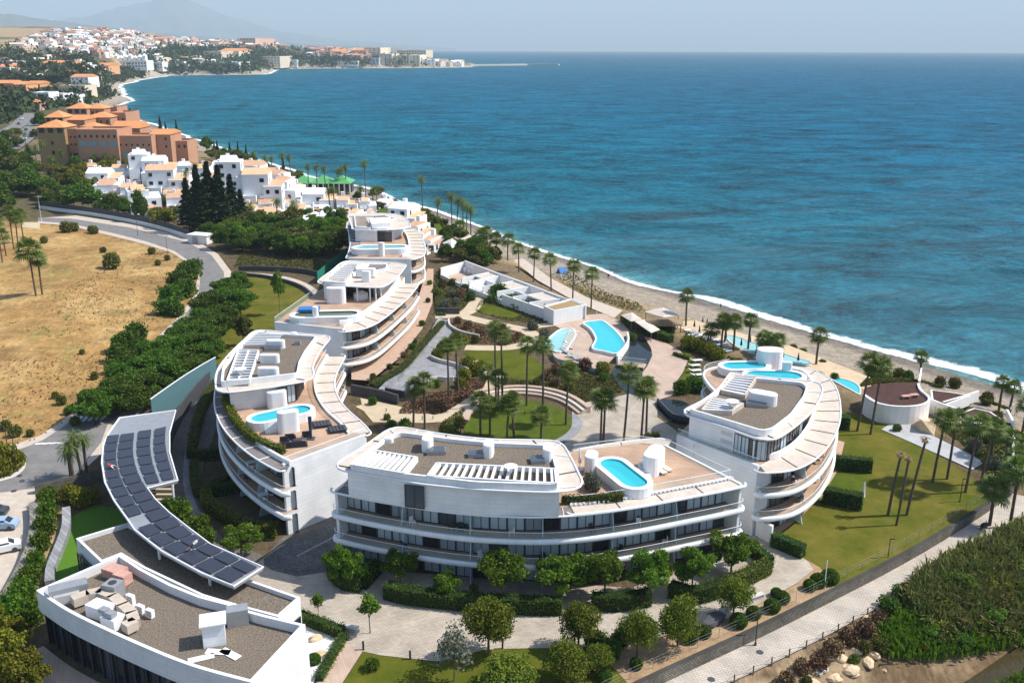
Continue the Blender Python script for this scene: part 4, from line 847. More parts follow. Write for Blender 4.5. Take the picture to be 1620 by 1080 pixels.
# ------------------------------------------------------------------ blocks B and A, farther along
def block_mid():
    t = thing('apartment_block', (*U(560, 540, 0), 0), 'white apartment block with blue pool cover and domed roof lounger', 'apartment building', 'curved white apartment blocks')
    R = smooth(resample(spline(UP([(548, 525), (564, 525), (593, 514), (625, 490), (651, 466), (663, 449)], ZS), 6), 1.2), 6)
    c, i = facade(t, R, FL, ZS, shade=4.2, kinds='cdcbgd', inset_=3.2, zw0=True, fin_every=8)
    wA, wB = U(435, 510, ZD), U(543, 521, ZD); bk = UP([(640, 438), (560, 425), (505, 460)], ZD)
    MB().prism([wA, wB]+offset(c, 3.3)[1:]+bk, 0, ZD-.3).build('core_wall', 'white_cladding', t)
    MB().prism([wA, wB]+offset(c, 4.0)[1:]+bk, ZD-.3, ZD, 0, 1).build('roof_deck', ['white_render', 'deck_wood'], t)
    MB().wall([wA, ((wA[0]+wB[0])/2, (wA[1]+wB[1])/2), wB], 0, ZD+.15, .4).build('end_wall', 'white_cladding', t)
    MB().wall(offset(c, 4.2), ZD-.15, ZD+.9, .5).build('deck_kerb', 'white_render', t)
    glass_rail(t, resample([bk[-1], wA], 3), ZD, 1.0); glass_rail(t, resample([wA, wB], 2), ZD+.15, .8)
    out = [(504, 444), (509, 449), (550, 453), (589, 455), (608, 453), (627, 440), (640, 424), (640, 418), (613, 415), (580, 414), (545, 414), (525, 428)]
    wl = UP([(512, 452), (546, 455), (548, 440), (602, 447), (632, 424), (545, 418)], 12.45); MB().prism(wl, ZD, ZC-.1).build('penthouse_wall', 'white_cladding', t)
    for a in ((565, 456), (585, 457), (594, 457), (602, 453)): p = U(*a, 12.4); MB().cyl((p[0], p[1], ZD), .16, ZC-ZD-.1, 8).build('column', 'white_render', t)
    w = UP([(549, 447), (590, 449)], 12.4); windows(t, [(p[0], p[1]-.3) for p in w], ZD+.05, 2.7, 1.4, 'dgd')
    pp = rounded(UP([(512, 444), (548, 446), (560, 430), (611, 424), (614, 417), (546, 416), (524, 430)], 13.5), .6)
    canopy(t, out, ZC, inner=pp, nribs=10); parapet_roof(t, pp, ZC, 13.4, 12.85, m='membrane')
    A, B, C_, D = [np.array(p) for p in UP([(545, 418), (566, 418), (545, 442), (520, 438)], 13.45)]
    for k in range(8):
        s_ = (k+.5)/8; p = A+(D-A)*s_; r = B+(C_-B)*s_; MB().wall([tuple(p), tuple((p+r)/2), tuple(r)], 13.1, 13.42, .3).build('slat', 'white_render', t)
    a = UP([(566, 419), (584, 418), (577, 424), (562, 424)], 13.6); MB().prism(a, 12.9, 13.7).build('roof_box', 'white_render', t)
    a = UP([(586, 418), (607, 419), (601, 424), (580, 424)], 13.6); MB().prism(a, 12.9, 13.5).build('roof_tank', 'membrane_grey_shaded', t)
    drum(t, (569, 437), (589, 437), 12.9, .8, 1.7); drum(t, (577, 445), (583, 445), 12.75, .55, 2.2)
    tub(t, (480, 497), (552, 495), ZD, 2.6, 1.6, 1.3, 'green_water', 'pond_floor')
    drum(t, (525, 479), (540, 479), ZD, 1.0, 3.2, 'stair_wall'); drum(t, (499, 511), (501, 511), ZD, .45, 3.2, 'terrace_column')
    p = U(489, 491, ZD+1.3); MB().box((p[0], p[1], ZD+1.3), (4.0, 2.6, .5), .1).build('pool_cover', 'blue_cover', t)
    p = U(571, 472, ZD); o = MB(); P = []
    o.cyl((p[0], p[1], ZD), 1.5, 1.1, 16); o.cyl((p[0], p[1], ZD+1.1), 1.5, .6, 16, r2=.5); d = o.build('domed_lounger', 'white_fabric'); tag(d, 'pale domed lounger under the penthouse canopy', 'lounger')
    return t
def block_far():
    t = thing('apartment_block', (*U(610, 430, 0), 0), 'farthest white apartment block beside the white village houses', 'apartment building', 'curved white apartment blocks')
    R = smooth(resample(spline(UP([(657, 410), (667, 408), (673, 401), (671, 384), (664, 370), (655, 362)], ZS), 6), 1.2), 6)
    c, i = facade(t, R, FL, ZS, shade=4.0, kinds='cdcbgd', inset_=3.2, fin_every=9)
    L = smooth(resample(spline(UP([(550, 352), (551, 366), (554, 380), (552, 396), (547, 408)], ZS), 6), 1.2), 4)
    cl, il = facade(t, L, [6.4], ZS, m='membrane_grey_shaded', shade=2.6, fins=False, zw0=False)
    wA, wB = U(552, 409, ZD), U(650, 410, ZD); bk = UP([(640, 345), (560, 344)], ZD)
    MB().prism([wA, wB]+offset(c, 3.3)[1:]+bk+offset(cl, 2.9)[:-1], 0, ZD-.3).build('core_wall', 'white_cladding', t)
    MB().prism([wA, wB]+offset(c, 3.9)[1:]+bk+offset(cl, 2.7)[:-1], ZD-.3, ZD, 0, 1).build('roof_deck', ['white_render', 'deck_wood'], t)
    MB().wall([wA, ((wA[0]+wB[0])/2, (wA[1]+wB[1])/2), wB], 0, ZD+.15, .4).build('end_wall', 'white_cladding', t)
    MB().wall(offset(c, 4.0), ZD-.15, ZD+.7, .4).build('deck_kerb', 'white_render', t)
    out = [(551, 342), (554, 352), (557, 360), (561, 363), (614, 364), (646, 360), (649, 357), (644, 347), (632, 340), (607, 338), (575, 338), (554, 339)]
    wl = UP([(562, 365), (596, 366), (598, 362), (620, 364), (640, 352), (630, 342), (560, 343)], 12.45); MB().prism(wl, ZD, ZC-.1).build('penthouse_wall', 'white_cladding', t)
    w = UP([(598, 365), (620, 366)], 12.4); windows(t, [(p[0], p[1]-.3) for p in w], ZD+.05, 2.6, 1.5, 'dgd')
    pp = rounded(UP([(562, 357), (586, 359), (590, 350), (628, 344), (610, 340), (560, 340)], 13.5), .6)
    canopy(t, out, ZC, inner=pp, nribs=8); parapet_roof(t, pp, ZC, 13.3, 12.85, m='membrane')
    A, B, C_, D = [np.array(p) for p in UP([(557, 341), (578, 341), (585, 356), (561, 356)], 13.35)]
    for k in range(8):
        s_ = (k+.5)/8; p = A+(D-A)*s_; r = B+(C_-B)*s_; MB().wall([tuple(p), tuple((p+r)/2), tuple(r)], 13.0, 13.34, .35).build('slat', 'membrane', t)
    a = UP([(584, 347), (618, 345), (617, 354), (588, 356)], 13.9); MB().prism(a, 12.9, 14.2).build('roof_box', 'white_render', t)
    a = UP([(592, 341), (609, 340), (610, 344), (594, 345)], 13.5); MB().prism(a, 12.9, 13.4).build('roof_tank', 'membrane_grey_shaded', t)
    tub(t, (575, 391), (629, 390), ZD, 3.0, 2.0, 1.5, 'pale_water', 'pool_tile_pale')
    drum(t, (597, 380), (611, 380), ZD, 1.0, 3.4, 'stair_wall'); drum(t, (603, 405), (605, 405), ZD, .6, 3.4, 'terrace_column')
    return t
block_front(); block_left(); lounge(); block_right(); block_mid(); block_far()
# ------------------------------------------------------------------ front-left pavilion, annex and solar canopy
def pavilion():
    zt = 6.5
    front = smooth(resample(spline(UP([(57, 933), (102, 964), (163, 994), (225, 1022), (302, 1053), (398, 1079)], zt), 5), 1.2), 3)
    back = UP([(483, 987), (420, 972), (372, 959), (364, 954), (318, 942), (271, 923), (225, 899), (190, 876)], zt)
    bs = UP([(483, 987), (372, 959)], zt)
    t = thing('pavilion', (*U(270, 1000, 0), 0), 'white curved pavilion with gravel roof and air conditioning ducts', 'building')
    poly = front+back
    P = poly if area2(poly) > 0 else poly[::-1]
    MB().ring(P, inset(P, .35), 4.1, zt).build('upper_wall', 'white_cladding', t)
    MB().sheet(inset(P, .33), 5.55).build('roof_gravel', 'gravel', t)
    MB().prism(inset(P, .6), 4.15, 5.3).build('roof_slab', 'white_render', t)
    MB().wall([front[-1], ((front[-1][0]+back[0][0])/2, (front[-1][1]+back[0][1])/2), back[0]], -.3, 4.12, .35).build('side_wall', 'white_cladding', t)
    MB().prism(inset(P, 1.3), -.3, 4.1).build('core_wall', 'slate_dark', t)
    gl = resample(offset(front, .75), n=19)
    windows(t, gl, 0, 4.1, 1.9, 'dgdd')
    for p in resample(offset(front, .55), n=19): MB().box((p[0], p[1], 0), (.12, .3, 4.1)).build('mullion', 'dark_metal', t)
    MB().wall(resample(back, 1.5), 5.5, 5.95, .3).build('louvre_band', 'grey_metal', t)
    dk = offset(front, -.2); MB().strip(dk, offset(front, -3.2), -.2, .06).build('terrace_deck', 'deck_pale', t)
    z = 5.56
    def eq(name, lab, cat, c, sz, rz=.45, m='grey_metal', extra=None):
        p = U(*c, z); e = thing(name, (p[0], p[1], z), lab, cat); b = MB().box((p[0], p[1], z+.08), sz, rz).build('casing', m, e)
        MB().box((p[0], p[1], z), (sz[0]*.9, sz[1]*.9, .08), rz).build('plinth', 'concrete', e)
        if extra == 'fan': MB().cyl((p[0], p[1], z+.08+sz[2]), .42, .05, 16).build('fan', 'dark_metal', e)
        if extra == 'louvre':
            for k in range(4): MB().box((p[0]+.0, p[1]-sz[1]/2-.01, z+.3+k*sz[2]*.2), (sz[0]*.8, .04, .06), rz).build('louvre', 'dark_metal', e)
        return e
    eq('roof_unit', 'rusty pink cooling unit on the pavilion roof', 'cooling unit', (183, 912), (2.3, 1.5, 1.0), -.45, 'rust_box', 'louvre'); eq('roof_unit', 'second rusty pink cooling unit behind the blue-grey one', 'cooling unit', (195, 922), (1.6, 1.2, 1.1), -.45, 'rust_box', 'louvre')
    eq('condenser', 'blue-grey condenser with large fan on the pavilion roof', 'air conditioner', (181, 944), (1.6, 1.5, 1.6), -.3, 'grey_metal', 'fan')
    eq('condenser', 'small white condenser nearest the blue-grey one', 'air conditioner', (208, 958), (.9, .45, 1.2), -.5, 'white_metal', 'louvre'); eq('condenser', 'small white condenser, middle of the row of three', 'air conditioner', (223, 969), (.85, .45, .8), -.5, 'white_metal', 'louvre'); eq('condenser', 'small white condenser at the free end of the row', 'air conditioner', (238, 976), (.85, .45, .8), -.5, 'white_metal', 'louvre')
    p = U(110, 945, z); d = thing('duct_box', (*p, z), 'long grey duct box along the pavilion parapet', 'duct'); MB().box((p[0], p[1], z), (3.6, 1.4, 1.5), .5).build('casing', 'grey_metal', d); MB().box((p[0]+.2, p[1]-.9, z), (2.4, .6, 1.0), .5).build('side_casing', 'concrete', d)
    # the big beige duct: a run of segments that curls round
    d = thing('air_duct', (*U(160, 960, z), z), 'big beige curling ventilation duct on the pavilion roof', 'duct')
    pts = [U3(118, 960, z), U3(140, 952, z), U3(160, 948, z), U3(180, 956, z), U3(196, 970, z), U3(210, 983, z), U3(214, 996, z), U3(200, 1003, z)]
    for a, b in zip(pts[:-1], pts[1:]):
        q = np.array(b)-np.array(a); MB().box(((a[0]+b[0])/2, (a[1]+b[1])/2, z+.25), (np.hypot(q[0], q[1])+.25, 1.1, .9), math.atan2(q[1], q[0])).build('duct_segment', 'pavement', d)
    d = thing('air_handler', (*U(165, 980, z), z), 'white air handling unit inside the curl of the duct', 'cooling unit')
    for c, sz in (((160, 973), (2.4, 1.5, 1.3)), ((180, 990), (1.8, 1.4, 1.2))): p = U(*c, z); MB().box((p[0], p[1], z), sz, -.45).build('casing', 'white_metal', d)
    for c in ((165, 968), (176, 974)): p = U(*c, z+1.3); MB().box((p[0], p[1], z+1.3), (.9, .7, .45), -.45).build('vent_box', 'grey_metal', d)
    p = U(340, 1014, z); h = thing('lift_hut', (*p, z), 'small white louvred hut standing on the pavilion gravel roof', 'hut'); MB().box((p[0], p[1], z), (2.0, 1.8, 2.3), .3).build('wall', 'white_cladding', h); MB().box((p[0], p[1], z+2.3), (2.4, 2.2, .15), .3).build('roof', 'white_metal', h)
    MB().box((p[0]-.2, p[1]-.93, z+.05), (1.0, .06, 1.8), .3).build('door', 'navy_fabric', h)
    p = U(377, 985, z); g = thing('plant_box', (*p, z), 'grey box beside the white roof hut', 'duct'); MB().box((p[0], p[1], z), (2.0, 1.3, 1.7), .3).build('casing', 'grey_metal', g); MB().box((p[0]-1.4, p[1]-.3, z+.5), (1.0, .5, .5), .3).build('pipe', 'white_metal', g)
    for k, c in enumerate(((318, 1040), (345, 1030), (364, 1033))):
        p = U(*c, z+.1); o = MB().box((p[0], p[1], z+.04), (2.3, .8, .05), .4-k*.5).build('loose_panel', 'white_metal'); tag(o, ('long white panel lying flat beside the roof hut', 'crumpled white panel against the roof hut', 'square white panel beyond the roof hut')[k], 'panel')
    # annex
    za = 4.6; a = thing('annex', (*U(300, 915, 0), 0), 'lower white annex with gravel roof under the solar canopy', 'building')
    AP = UP([(120, 851), (203, 826), (250, 850), (310, 880), (400, 918), (475, 944), (440, 975), (372, 957), (318, 941), (225, 897), (190, 876), (159, 888)], za)
    AP = AP if area2(AP) > 0 else AP[::-1]
    MB().ring(AP, inset(AP, .3), 0, za).build('wall', 'white_cladding', a); MB().sheet(inset(AP, .28), za-.5).build('roof_gravel', 'gravel', a)
    w = UP([(122, 853), (152, 882)], za); windows(a, [(p[0]-.05, p[1]-.3) for p in w], .2, 2.9, 1.6, 'gd')
    w = UP([(472, 947), (452, 963)], za); windows(a, [(p[0]+.06, p[1]) for p in w][::-1], .2, 2.4, 1.6, 'dd')
    # solar canopy
    zs = 6.0
    c = thing('solar_canopy', (*U(240, 800, 0), 0), 'long curved canopy covered with dark solar panels', 'solar canopy')
    out = [(189, 661), (278, 649), (268, 685), (268, 715), (281, 760), (233, 772), (246, 790), (268, 811), (300, 836), (333, 861), (416, 897), (370, 927), (318, 906), (256, 872), (213, 838), (200, 819), (180, 791), (166, 763), (161, 732), (163, 704), (172, 685)]
    MB().prism(UP(out, zs), zs-.35, zs).build('canopy_slab', 'grey_metal', c)
    for (a_, b_) in zip(out, out[1:]+out[:1]): pass
    MB().tube([(*p, zs+.02) for p in UP(out+out[:1], zs)], .12, 6).build('edge_beam', 'white_metal', c)
    zp = zs+.12
    g0 = [(169, 689), (165, 704), (164, 732), (169, 762), (183, 790), (203, 817), (217, 836), (258, 868), (319, 902), (366, 923)]
    g1 = [(190, 687), (185, 715), (187.5, 740), (197, 765), (213, 792), (224, 808), (241, 829), (287, 858), (336, 882), (391, 908)]
    g2 = [(214, 684), (212, 711), (217, 739), (231, 769), (250, 793), (270, 812), (303, 841), (340, 864), (375, 881), (410, 897)]
    g3 = [(241, 679), (239, 704), (243, 732), (254, 763)]; g2b = [(218, 682), (215, 709), (220, 737), (232, 766)]; g4 = [(264, 674), (262.5, 699), (268, 727), (277, 757)]; g3b = [(244, 679), (242, 704), (246, 731), (257, 761)]
    def column(ga, gb, n, skip=()):
        A = resample(smooth(resample(spline(UP(ga, zp), 5), .6), 3), n=n+1); B = resample(smooth(resample(spline(UP(gb, zp), 5), .6), 3), n=n+1)
        for k in range(n):
            q = [np.array(x) for x in (A[k], A[k+1], B[k+1], B[k])]; cc = sum(q)/4; q = [tuple(cc+(x-cc)*.87) for x in q]
            if k in skip: continue
            mb = MB().prism(q, zp, zp+.06); hi = [2, 3]; n4 = 4
            o = mb.build('solar_panel', 'solar_cell', c)
            for v in o.data.vertices:   # each panel is tilted on its frame
                w = v.co
                d_ = ((w.x+c.location.x-q[0][0])*(q[1][0]-q[0][0])+(w.y+c.location.y-q[0][1])*(q[1][1]-q[0][1]))/((q[1][0]-q[0][0])**2+(q[1][1]-q[0][1])**2+1e-6)
                w.z += .05*max(0, min(1, 1-d_))
    column(g0, g1, 16, (9,)); column(g1, g2, 16); column(g2b, g3, 6); column(g3b, g4, 6)
    for q in ((205, 775), (186, 700), (255, 700), (270, 745), (250, 860), (330, 900)): p = U(*q, zs); MB().cyl((p[0], p[1], 0), .16, zs-.3, 8).build('post', 'white_metal', c)
    st = thing('garden_stair', (*U(262, 790), 0), 'small stone stair below the solar canopy', 'stair')
    for k in range(7): p = U(262, 800-k*5, 0); MB().box((p[0], p[1], 0), (2.4, .5, .25+k*.3), 0).build('step', 'path_concrete', st)
pavilion()
# curved glass screen and dark wall behind the canopy
o = thing('glass_screen', (*U(300, 640), 0), 'curved teal glass screen wall behind the solar canopy', 'wall'); pth = resample(spline(UP([(240, 648), (262, 632), (290, 612), (318, 594), (342, 580)], 2.8), 5), 2.2)
for a, b in zip(pth[:-1], pth[1:]): MB().wall([a, ((a[0]+b[0])/2, (a[1]+b[1])/2), b], 0, 4.6, .1).build('glass_panel', 'teal_glass', o)
MB().wall(pth, 4.6, 4.7, .2).build('top_rail', 'white_metal', o)
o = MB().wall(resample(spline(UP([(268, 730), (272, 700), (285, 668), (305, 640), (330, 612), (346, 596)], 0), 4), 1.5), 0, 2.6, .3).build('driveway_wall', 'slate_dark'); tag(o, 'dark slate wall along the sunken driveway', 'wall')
# stone walls and synthetic turf near the parking
def wallpx(name, pts, h, th, m, lab, z=0.0, sp=4, cat='wall'):
    P = UP(pts, z); P = resample(spline(P, sp), 1.5) if len(P) > 2 else resample(P, 1.5); o = MB().wall(P, z-.2, z+h, th).build(name, m); return tag(o, lab, cat)
wallpx('gabion_wall', [(56, 806), (58, 840), (50, 880), (34, 916), (12, 955)], 1.2, 1.3, 'stone_dark', 'broad dark stone wall beside the parking court')
wallpx('gabion_wall', [(56, 780), (100, 771), (160, 757)], 1.3, .8, 'stone_dark', 'dark stone wall along the road below the palms')
wallpx('gabion_wall', [(106, 812), (106, 840), (96, 870), (82, 905), (80, 930)], 1.0, 1.0, 'stone_grey', 'curved grey stone wall edging the synthetic turf')
sheetpx('synthetic_turf', [(108, 820), (150, 800), (190, 805), (200, 830), (120, 852), (150, 900), (80, 935), (86, 900), (104, 850)], 'turf_green', .06, label='bright synthetic turf beside the annex')
sheetpx('garden_path_strip', [(88, 810), (106, 808), (100, 840), (84, 880), (74, 930), (56, 932), (64, 890), (78, 850)], 'soil', .06, label='ochre earth strip beside the stone wall')
# road boundary wall with dark screen, upper left
P = resample(spline(UP([(62, 330), (88, 334), (150, 342), (220, 355), (260, 365), (300, 378)], 0), 4), 2.0)
t = thing('boundary_wall', (*P[len(P)//2], 0), 'long pale boundary wall with dark screen along the upper road', 'wall'); MB().wall(P, 0, 1.3, .3).build('wall', 'wall_stucco', t); MB().wall(P, 1.3, 3.0, .1).build('screen', 'slate_dark', t)
p = U(319, 384, 0); t = thing('substation_hut', (*p, 0), 'white utility hut at the end of the boundary wall', 'hut'); MB().box((*p, 0), (7, 4, 2.6), -.35).build('wall', 'wall_stucco', t); MB().box((*p, 2.6), (7.6, 4.6, .25), -.35).build('roof', 'white_render', t); MB().box((p[0]-1.5, p[1]-2.05, 0), (1.4, .1, 2.1), -.35).build('door', 'grey_metal', t)
# west lawn curved dark wall
wallpx('lawn_wall', [(378, 436), (420, 440), (455, 448), (480, 458), (496, 472), (505, 485)], .9, .5, 'slate_dark', 'dark curved wall edging the west lawn')
wallpx('path_wall', [(378, 428), (430, 429), (490, 434), (540, 448)], 1.3, .4, 'slate_dark', 'dark wall behind the pale path')
P = UP([(502, 440), (550, 400)], 1.5); o = MB().wall(resample(P, 3), .0, 3.2, .08).build('debris_net', 'green_net'); tag(o, 'green debris netting beside the farthest block', 'net')
# ramp walls in the garden
wallpx('retaining_wall', [(556, 622), (602, 631), (630, 639)], 1.7, .4, 'slate_dark', 'dark slate retaining wall below the terracotta patio')
wallpx('ramp_wall', [(603, 626), (640, 588), (672, 551), (698, 510)], 1.3, .9, 'stone_grey', 'sloping grey stone wall along the ramp')
wallpx('retaining_wall', [(606, 622), (640, 629)], 1.2, .4, 'slate_dark', 'short dark wall at the foot of the ramp')
wallpx('bed_wall', [(682, 568), (696, 574), (722, 580), (740, 588)], .8, .35, 'kerb_stone', 'low pale wall with dark face at the ramp edge'); wallpx('bed_wall', [(740, 588), (716, 603), (690, 602), (676, 608)], .9, .35, 'kerb_stone', 'curved pale wall at the lower ramp')
wallpx('bed_wall', [(710, 508), (712, 518), (730, 528), (758, 534)], .7, .35, 'kerb_stone', 'curved white bed wall by the upper ramp')
wallpx('retaining_wall', [(690, 497), (727, 497)], 1.5, .4, 'slate_dark', 'dark wall under the garden path by the patio')
# stepped bench round the lawn
t = thing('stepped_bench', (*U(840, 640), 0), 'pink stepped stone bench curving round the round lawn', 'bench')
arc = smooth(resample(spline(UP([(760, 634), (790, 628), (822, 625), (855, 628), (882, 635), (900, 645), (914, 656)], 0), 5), .8), 4)
for k in range(3): MB().strip(offset(arc, k*.8+.02), offset(arc, (k+1)*.8), 0, .4+.38*k).build('step', ('deck_pale', 'beige_fabric', 'deck_pale')[k], t)
arc = smooth(resample(spline(UP([(730, 668), (734, 656), (742, 648), (752, 645)], 0), 5), .6), 3); o = MB().strip(arc, offset(arc, -1.2), 0, .5).build('curved_bench', 'deck_pale'); tag(o, 'short pink curved bench on the left of the round lawn', 'bench')
# ------------------------------------------------------------------ spa building
def spa():
    t = thing('spa_building', (*U(820, 480), 0), 'long low white spa building with open patios by the promenade', 'building')
    Z = 3.3; bk = UP([(735, 412), (780, 429), (830, 447), (880, 466), (927, 483)], Z); fr = UP([(697, 426), (740, 446), (790, 464), (835, 479), (873, 492)], 2.6)
    B = resample(bk, n=25); F_ = resample(fr, n=25)
    MB().wall(B, 0, Z, .35).build('back_wall', 'white_render', t); MB().wall(F_[:16], 0, 1.3, .35).build('front_wall', 'white_render', t); MB().wall(F_[15:], 0, 2.6, .35).build('front_wall', 'white_render', t)
    MB().wall([F_[0], ((F_[0][0]+B[0][0])/2, (F_[0][1]+B[0][1])/2), B[0]], 0, 3.0, .35).build('end_wall', 'white_render', t)
    MB().sheet(F_+B[::-1], .35).build('patio_floor', 'deck_pale', t)
    cells = [(6, 8, 1), (8, 11, 0), (11, 14, 1), (14, 17, 0), (17, 20, 1), (20, 24, 2)]
    for a, b, kind in cells:
        m = lambda i, s: (F_[i][0]+(B[i][0]-F_[i][0])*s, F_[i][1]+(B[i][1]-F_[i][1])*s)
        MB().wall([m(a, 0), m(a, .5), m(a, 1)], 0, 2.9, .3).build('partition', 'white_render', t)
        if kind == 1: MB().prism([m(a, .45), m(b, .45), m(b, 1), m(a, 1)], 2.4, 2.75, 0, 1).build('roof', ['white_render', 'membrane'], t); 
        if kind == 0:
            MB().prism([m(a, .1), m(b, .1), m(b, .45), m(a, .45)], .4, 1.2).build('tub', 'white_render', t); MB().wall([m(a, .55), m(b, .55)] if False else [m(a, .55), ((m(a, .55)[0]+m(b, .55)[0])/2, (m(a, .55)[1]+m(b, .55)[1])/2), m(b, .55)], .3, 2.4, .25).build('partition', 'white_render', t)
    rf = UP([(860, 486), (873, 492), (876, 493.5), (928, 483.5), (905, 474)], 3.1); MB().prism(rf, 0, 3.1, 0, 0).build('end_block', 'white_render', t); MB().sheet(inset(rf, .35), 3.14).build('roof_planks', 'hotel_brown', t)
    MB().ring(rf if area2(rf) > 0 else rf[::-1], inset(rf, .25), 3.1, 3.45).build('parapet', 'white_render', t)
    d = U(902, 505.5, 0); MB().box((d[0], d[1]-.05, 0), (1.0, .12, 2.1), .0).build('door', 'slate_dark', t)
    for c in ((730, 428), (737, 430), (744, 432)): p = U(*c, .4); MB().cyl((*p, .4), .7, 1.3, 10).build('water_tank', 'white_metal', t)
spa()
# ------------------------------------------------------------------ garden pools
def poolpx(name, pts, h, lab, water, tile, sp=4, zt=0.0, wallm='white_render', th=.35):
    P = spline(UP(pts, zt+h), sp, True); P = P if area2(P) > 0 else P[::-1]; Q = inset(P, th); c = np.mean(P, axis=0)
    t = thing(name, (c[0], c[1], zt), lab, 'pool'); MB().ring(P, Q, zt, zt+h).build('rim', wallm, t); MB().sheet(Q, zt+.16).build('pool_floor', tile, t); MB().sheet(inset(P, th-.02), zt+h-.09).build('water', water, t); return t
poolpx('swimming_pool', [(921, 510), (936, 507), (953, 506), (966, 514), (978, 525), (986, 535), (990, 543), (984, 553), (975, 559), (955, 555), (936, 550), (941, 538), (941, 532), (933, 519)], .8, 'large turquoise curved swimming pool in the garden', 'pool_water', 'pool_tile', 3)
poolpx('shallow_pool', [(884, 521), (896, 519), (908, 520), (912, 529), (906, 540), (897, 553), (880, 556), (866, 548), (861, 541), (872, 530)], .45, 'pale shallow pool next to the large garden pool', 'pale_water', 'pool_tile_pale', 3)
wallpx('pool_wall', [(992, 536), (994, 548), (986, 562), (976, 575)], 1.6, .35, 'wall_stucco', 'curved pale wall beside the dark pond')
wallpx('glass_fence', [(858, 546), (872, 560), (880, 574), (915, 582), (948, 592), (950, 575)], 1.0, .05, 'teal_glass', 'glass fence round the pool deck', cat='fence')
P = UP([(978, 578), (1020, 583)], 0); t = thing('footbridge', (*U(1000, 580), 0), 'small beige footbridge over the dark pond', 'bridge'); MB().wall(resample(P, 2), .3, .6, 2.4).build('deck', 'deck_pale', t); glass_rail(t, offset(resample(P, 2), 1.1), .6, .9); glass_rail(t, offset(resample(P, 2), -1.1), .6, .9)
# ------------------------------------------------------------------ retaining wall, fence, walkway posts
t = thing('retaining_wall', (*WALLP[len(WALLP)//2], -2), 'long dark stone retaining wall between lawn and walkway', 'wall'); MB().wall(WALLP, -1.6, .12, .5).build('masonry', 'stone_dark', t); MB().wall(WALLP, .12, .2, .54).build('coping', 'stone_dark', t)
t = thing('wire_fence', (*WALLP[len(WALLP)//2-1], .2), 'thin grey wire fence above the retaining wall', 'fence'); fp = offset(WALLP, .9)
for p in resample(fp, 3.0): MB().cyl((p[0], p[1], .05), .028, 1.25, 6).build('post', 'grey_metal', t)
for z in (.5, .85, 1.25): MB().tube([(p[0], p[1], z) for p in fp], .006, 4).build('wire', 'grey_metal', t)
rp = offset(WK, -2.4); rp = resample(rp, 2.6)
if np.hypot(rp[5][0]-WALLP[5][0], rp[5][1]-WALLP[5][1]) < 2.5: rp = resample(offset(WK, 2.4), 2.6)
t = thing('rope_fence', (*rp[len(rp)//2], -1.25), 'low timber post and rope fence along the walkway', 'fence')
for p in rp: MB().cyl((p[0], p[1], -1.4), .075, 1.1, 7).build('post', 'timber', t)
for a, b in zip(rp[:-1], rp[1:]): MB().tube([(a[0], a[1], -.4), ((a[0]+b[0])/2, (a[1]+b[1])/2, -.65), (b[0], b[1], -.4)], .025, 4).build('rope', 'timber', t)
def lamp(px, py, z, h, lab, m='dark_metal', arm=.6):
    p = U(px, py, z); t = thing('street_lamp', (*p, z), lab, 'lamp', 'street lamps'); MB().tube([(p[0], p[1], z), (p[0], p[1], z+h)], .07, 7, taper=.7).build('pole', m, t); MB().box((p[0]+arm*.4, p[1], z+h-.04), (arm, .22, .1)).build('lamp_head', m, t); MB().cyl((*p, z), .14, .3, 8).build('base', m, t)
lamp(1403, 895, -1.15, 3.7, 'dark walkway lamp standing at the retaining wall below the east lawn'); lamp(1195, 1020, -1.15, 3.9, 'dark walkway lamp standing below the planted bank'); lamp(1518, 795, -.1, 3.6, 'dark lamp near the far corner of the east lawn')
lamp(66, 352, .2, 9, 'tall pale street lamp beside the track at the dry field', 'white_metal', 1.4); lamp(218, 372, .1, 5, 'dark street lamp on the upper road by the boundary wall'); lamp(265, 400, .1, 5, 'dark street lamp at the bend of the upper road'); lamp(28, 745, .1, 5.5, 'dark street lamp on the traffic island'); lamp(13, 712, .1, 5.5, 'dark street lamp on the pavement beside the dry field'); lamp(150, 672, .1, 5, 'dark street lamp by the zebra crossing')
p = U(1304, 930, .05); t = thing('flag_pole', (*p, 0), 'plain white pole on the planted bank', 'pole'); MB().tube([(*p, 0), (*p, 3.6)], .06, 8).build('pole', 'white_metal', t); MB().cyl((*p, 0), .15, .2, 8).build('base', 'concrete', t)
# ------------------------------------------------------------------ terraced roofs on the right
t = thing('curved_terrace', (*U(1430, 660), 0), 'round white-walled terrace with maroon ground by the beach', 'terrace'); zt = 3.3
cw = smooth(resample(spline(UP([(1366, 622), (1375, 630), (1390, 638), (1415, 642), (1443, 642), (1464, 638), (1472, 631), (1468, 624), (1456, 617), (1453, 606)], zt), 5), 1.0), 3)
MB().wall(cw, -.2, zt, .4).build('curved_wall', 'wall_stucco', t)
mp = UP([(1370, 612), (1389, 607), (1420, 604), (1452, 604), (1456, 617), (1467, 626), (1470, 632), (1463, 637), (1443, 641), (1415, 641), (1390, 636), (1368, 621)], zt-.3); MB().prism(mp, -.2, zt-.35, 0, 1).build('terrace_ground', ['wall_stucco', 'maroon_roof'], t)
p = U(1381, 632, 1.6); MB().box((p[0], p[1]-.15, 1.4), (1.1, .15, .9), -.6).build('window', 'window_dark', t)
p = U(1433, 630, zt-.35)
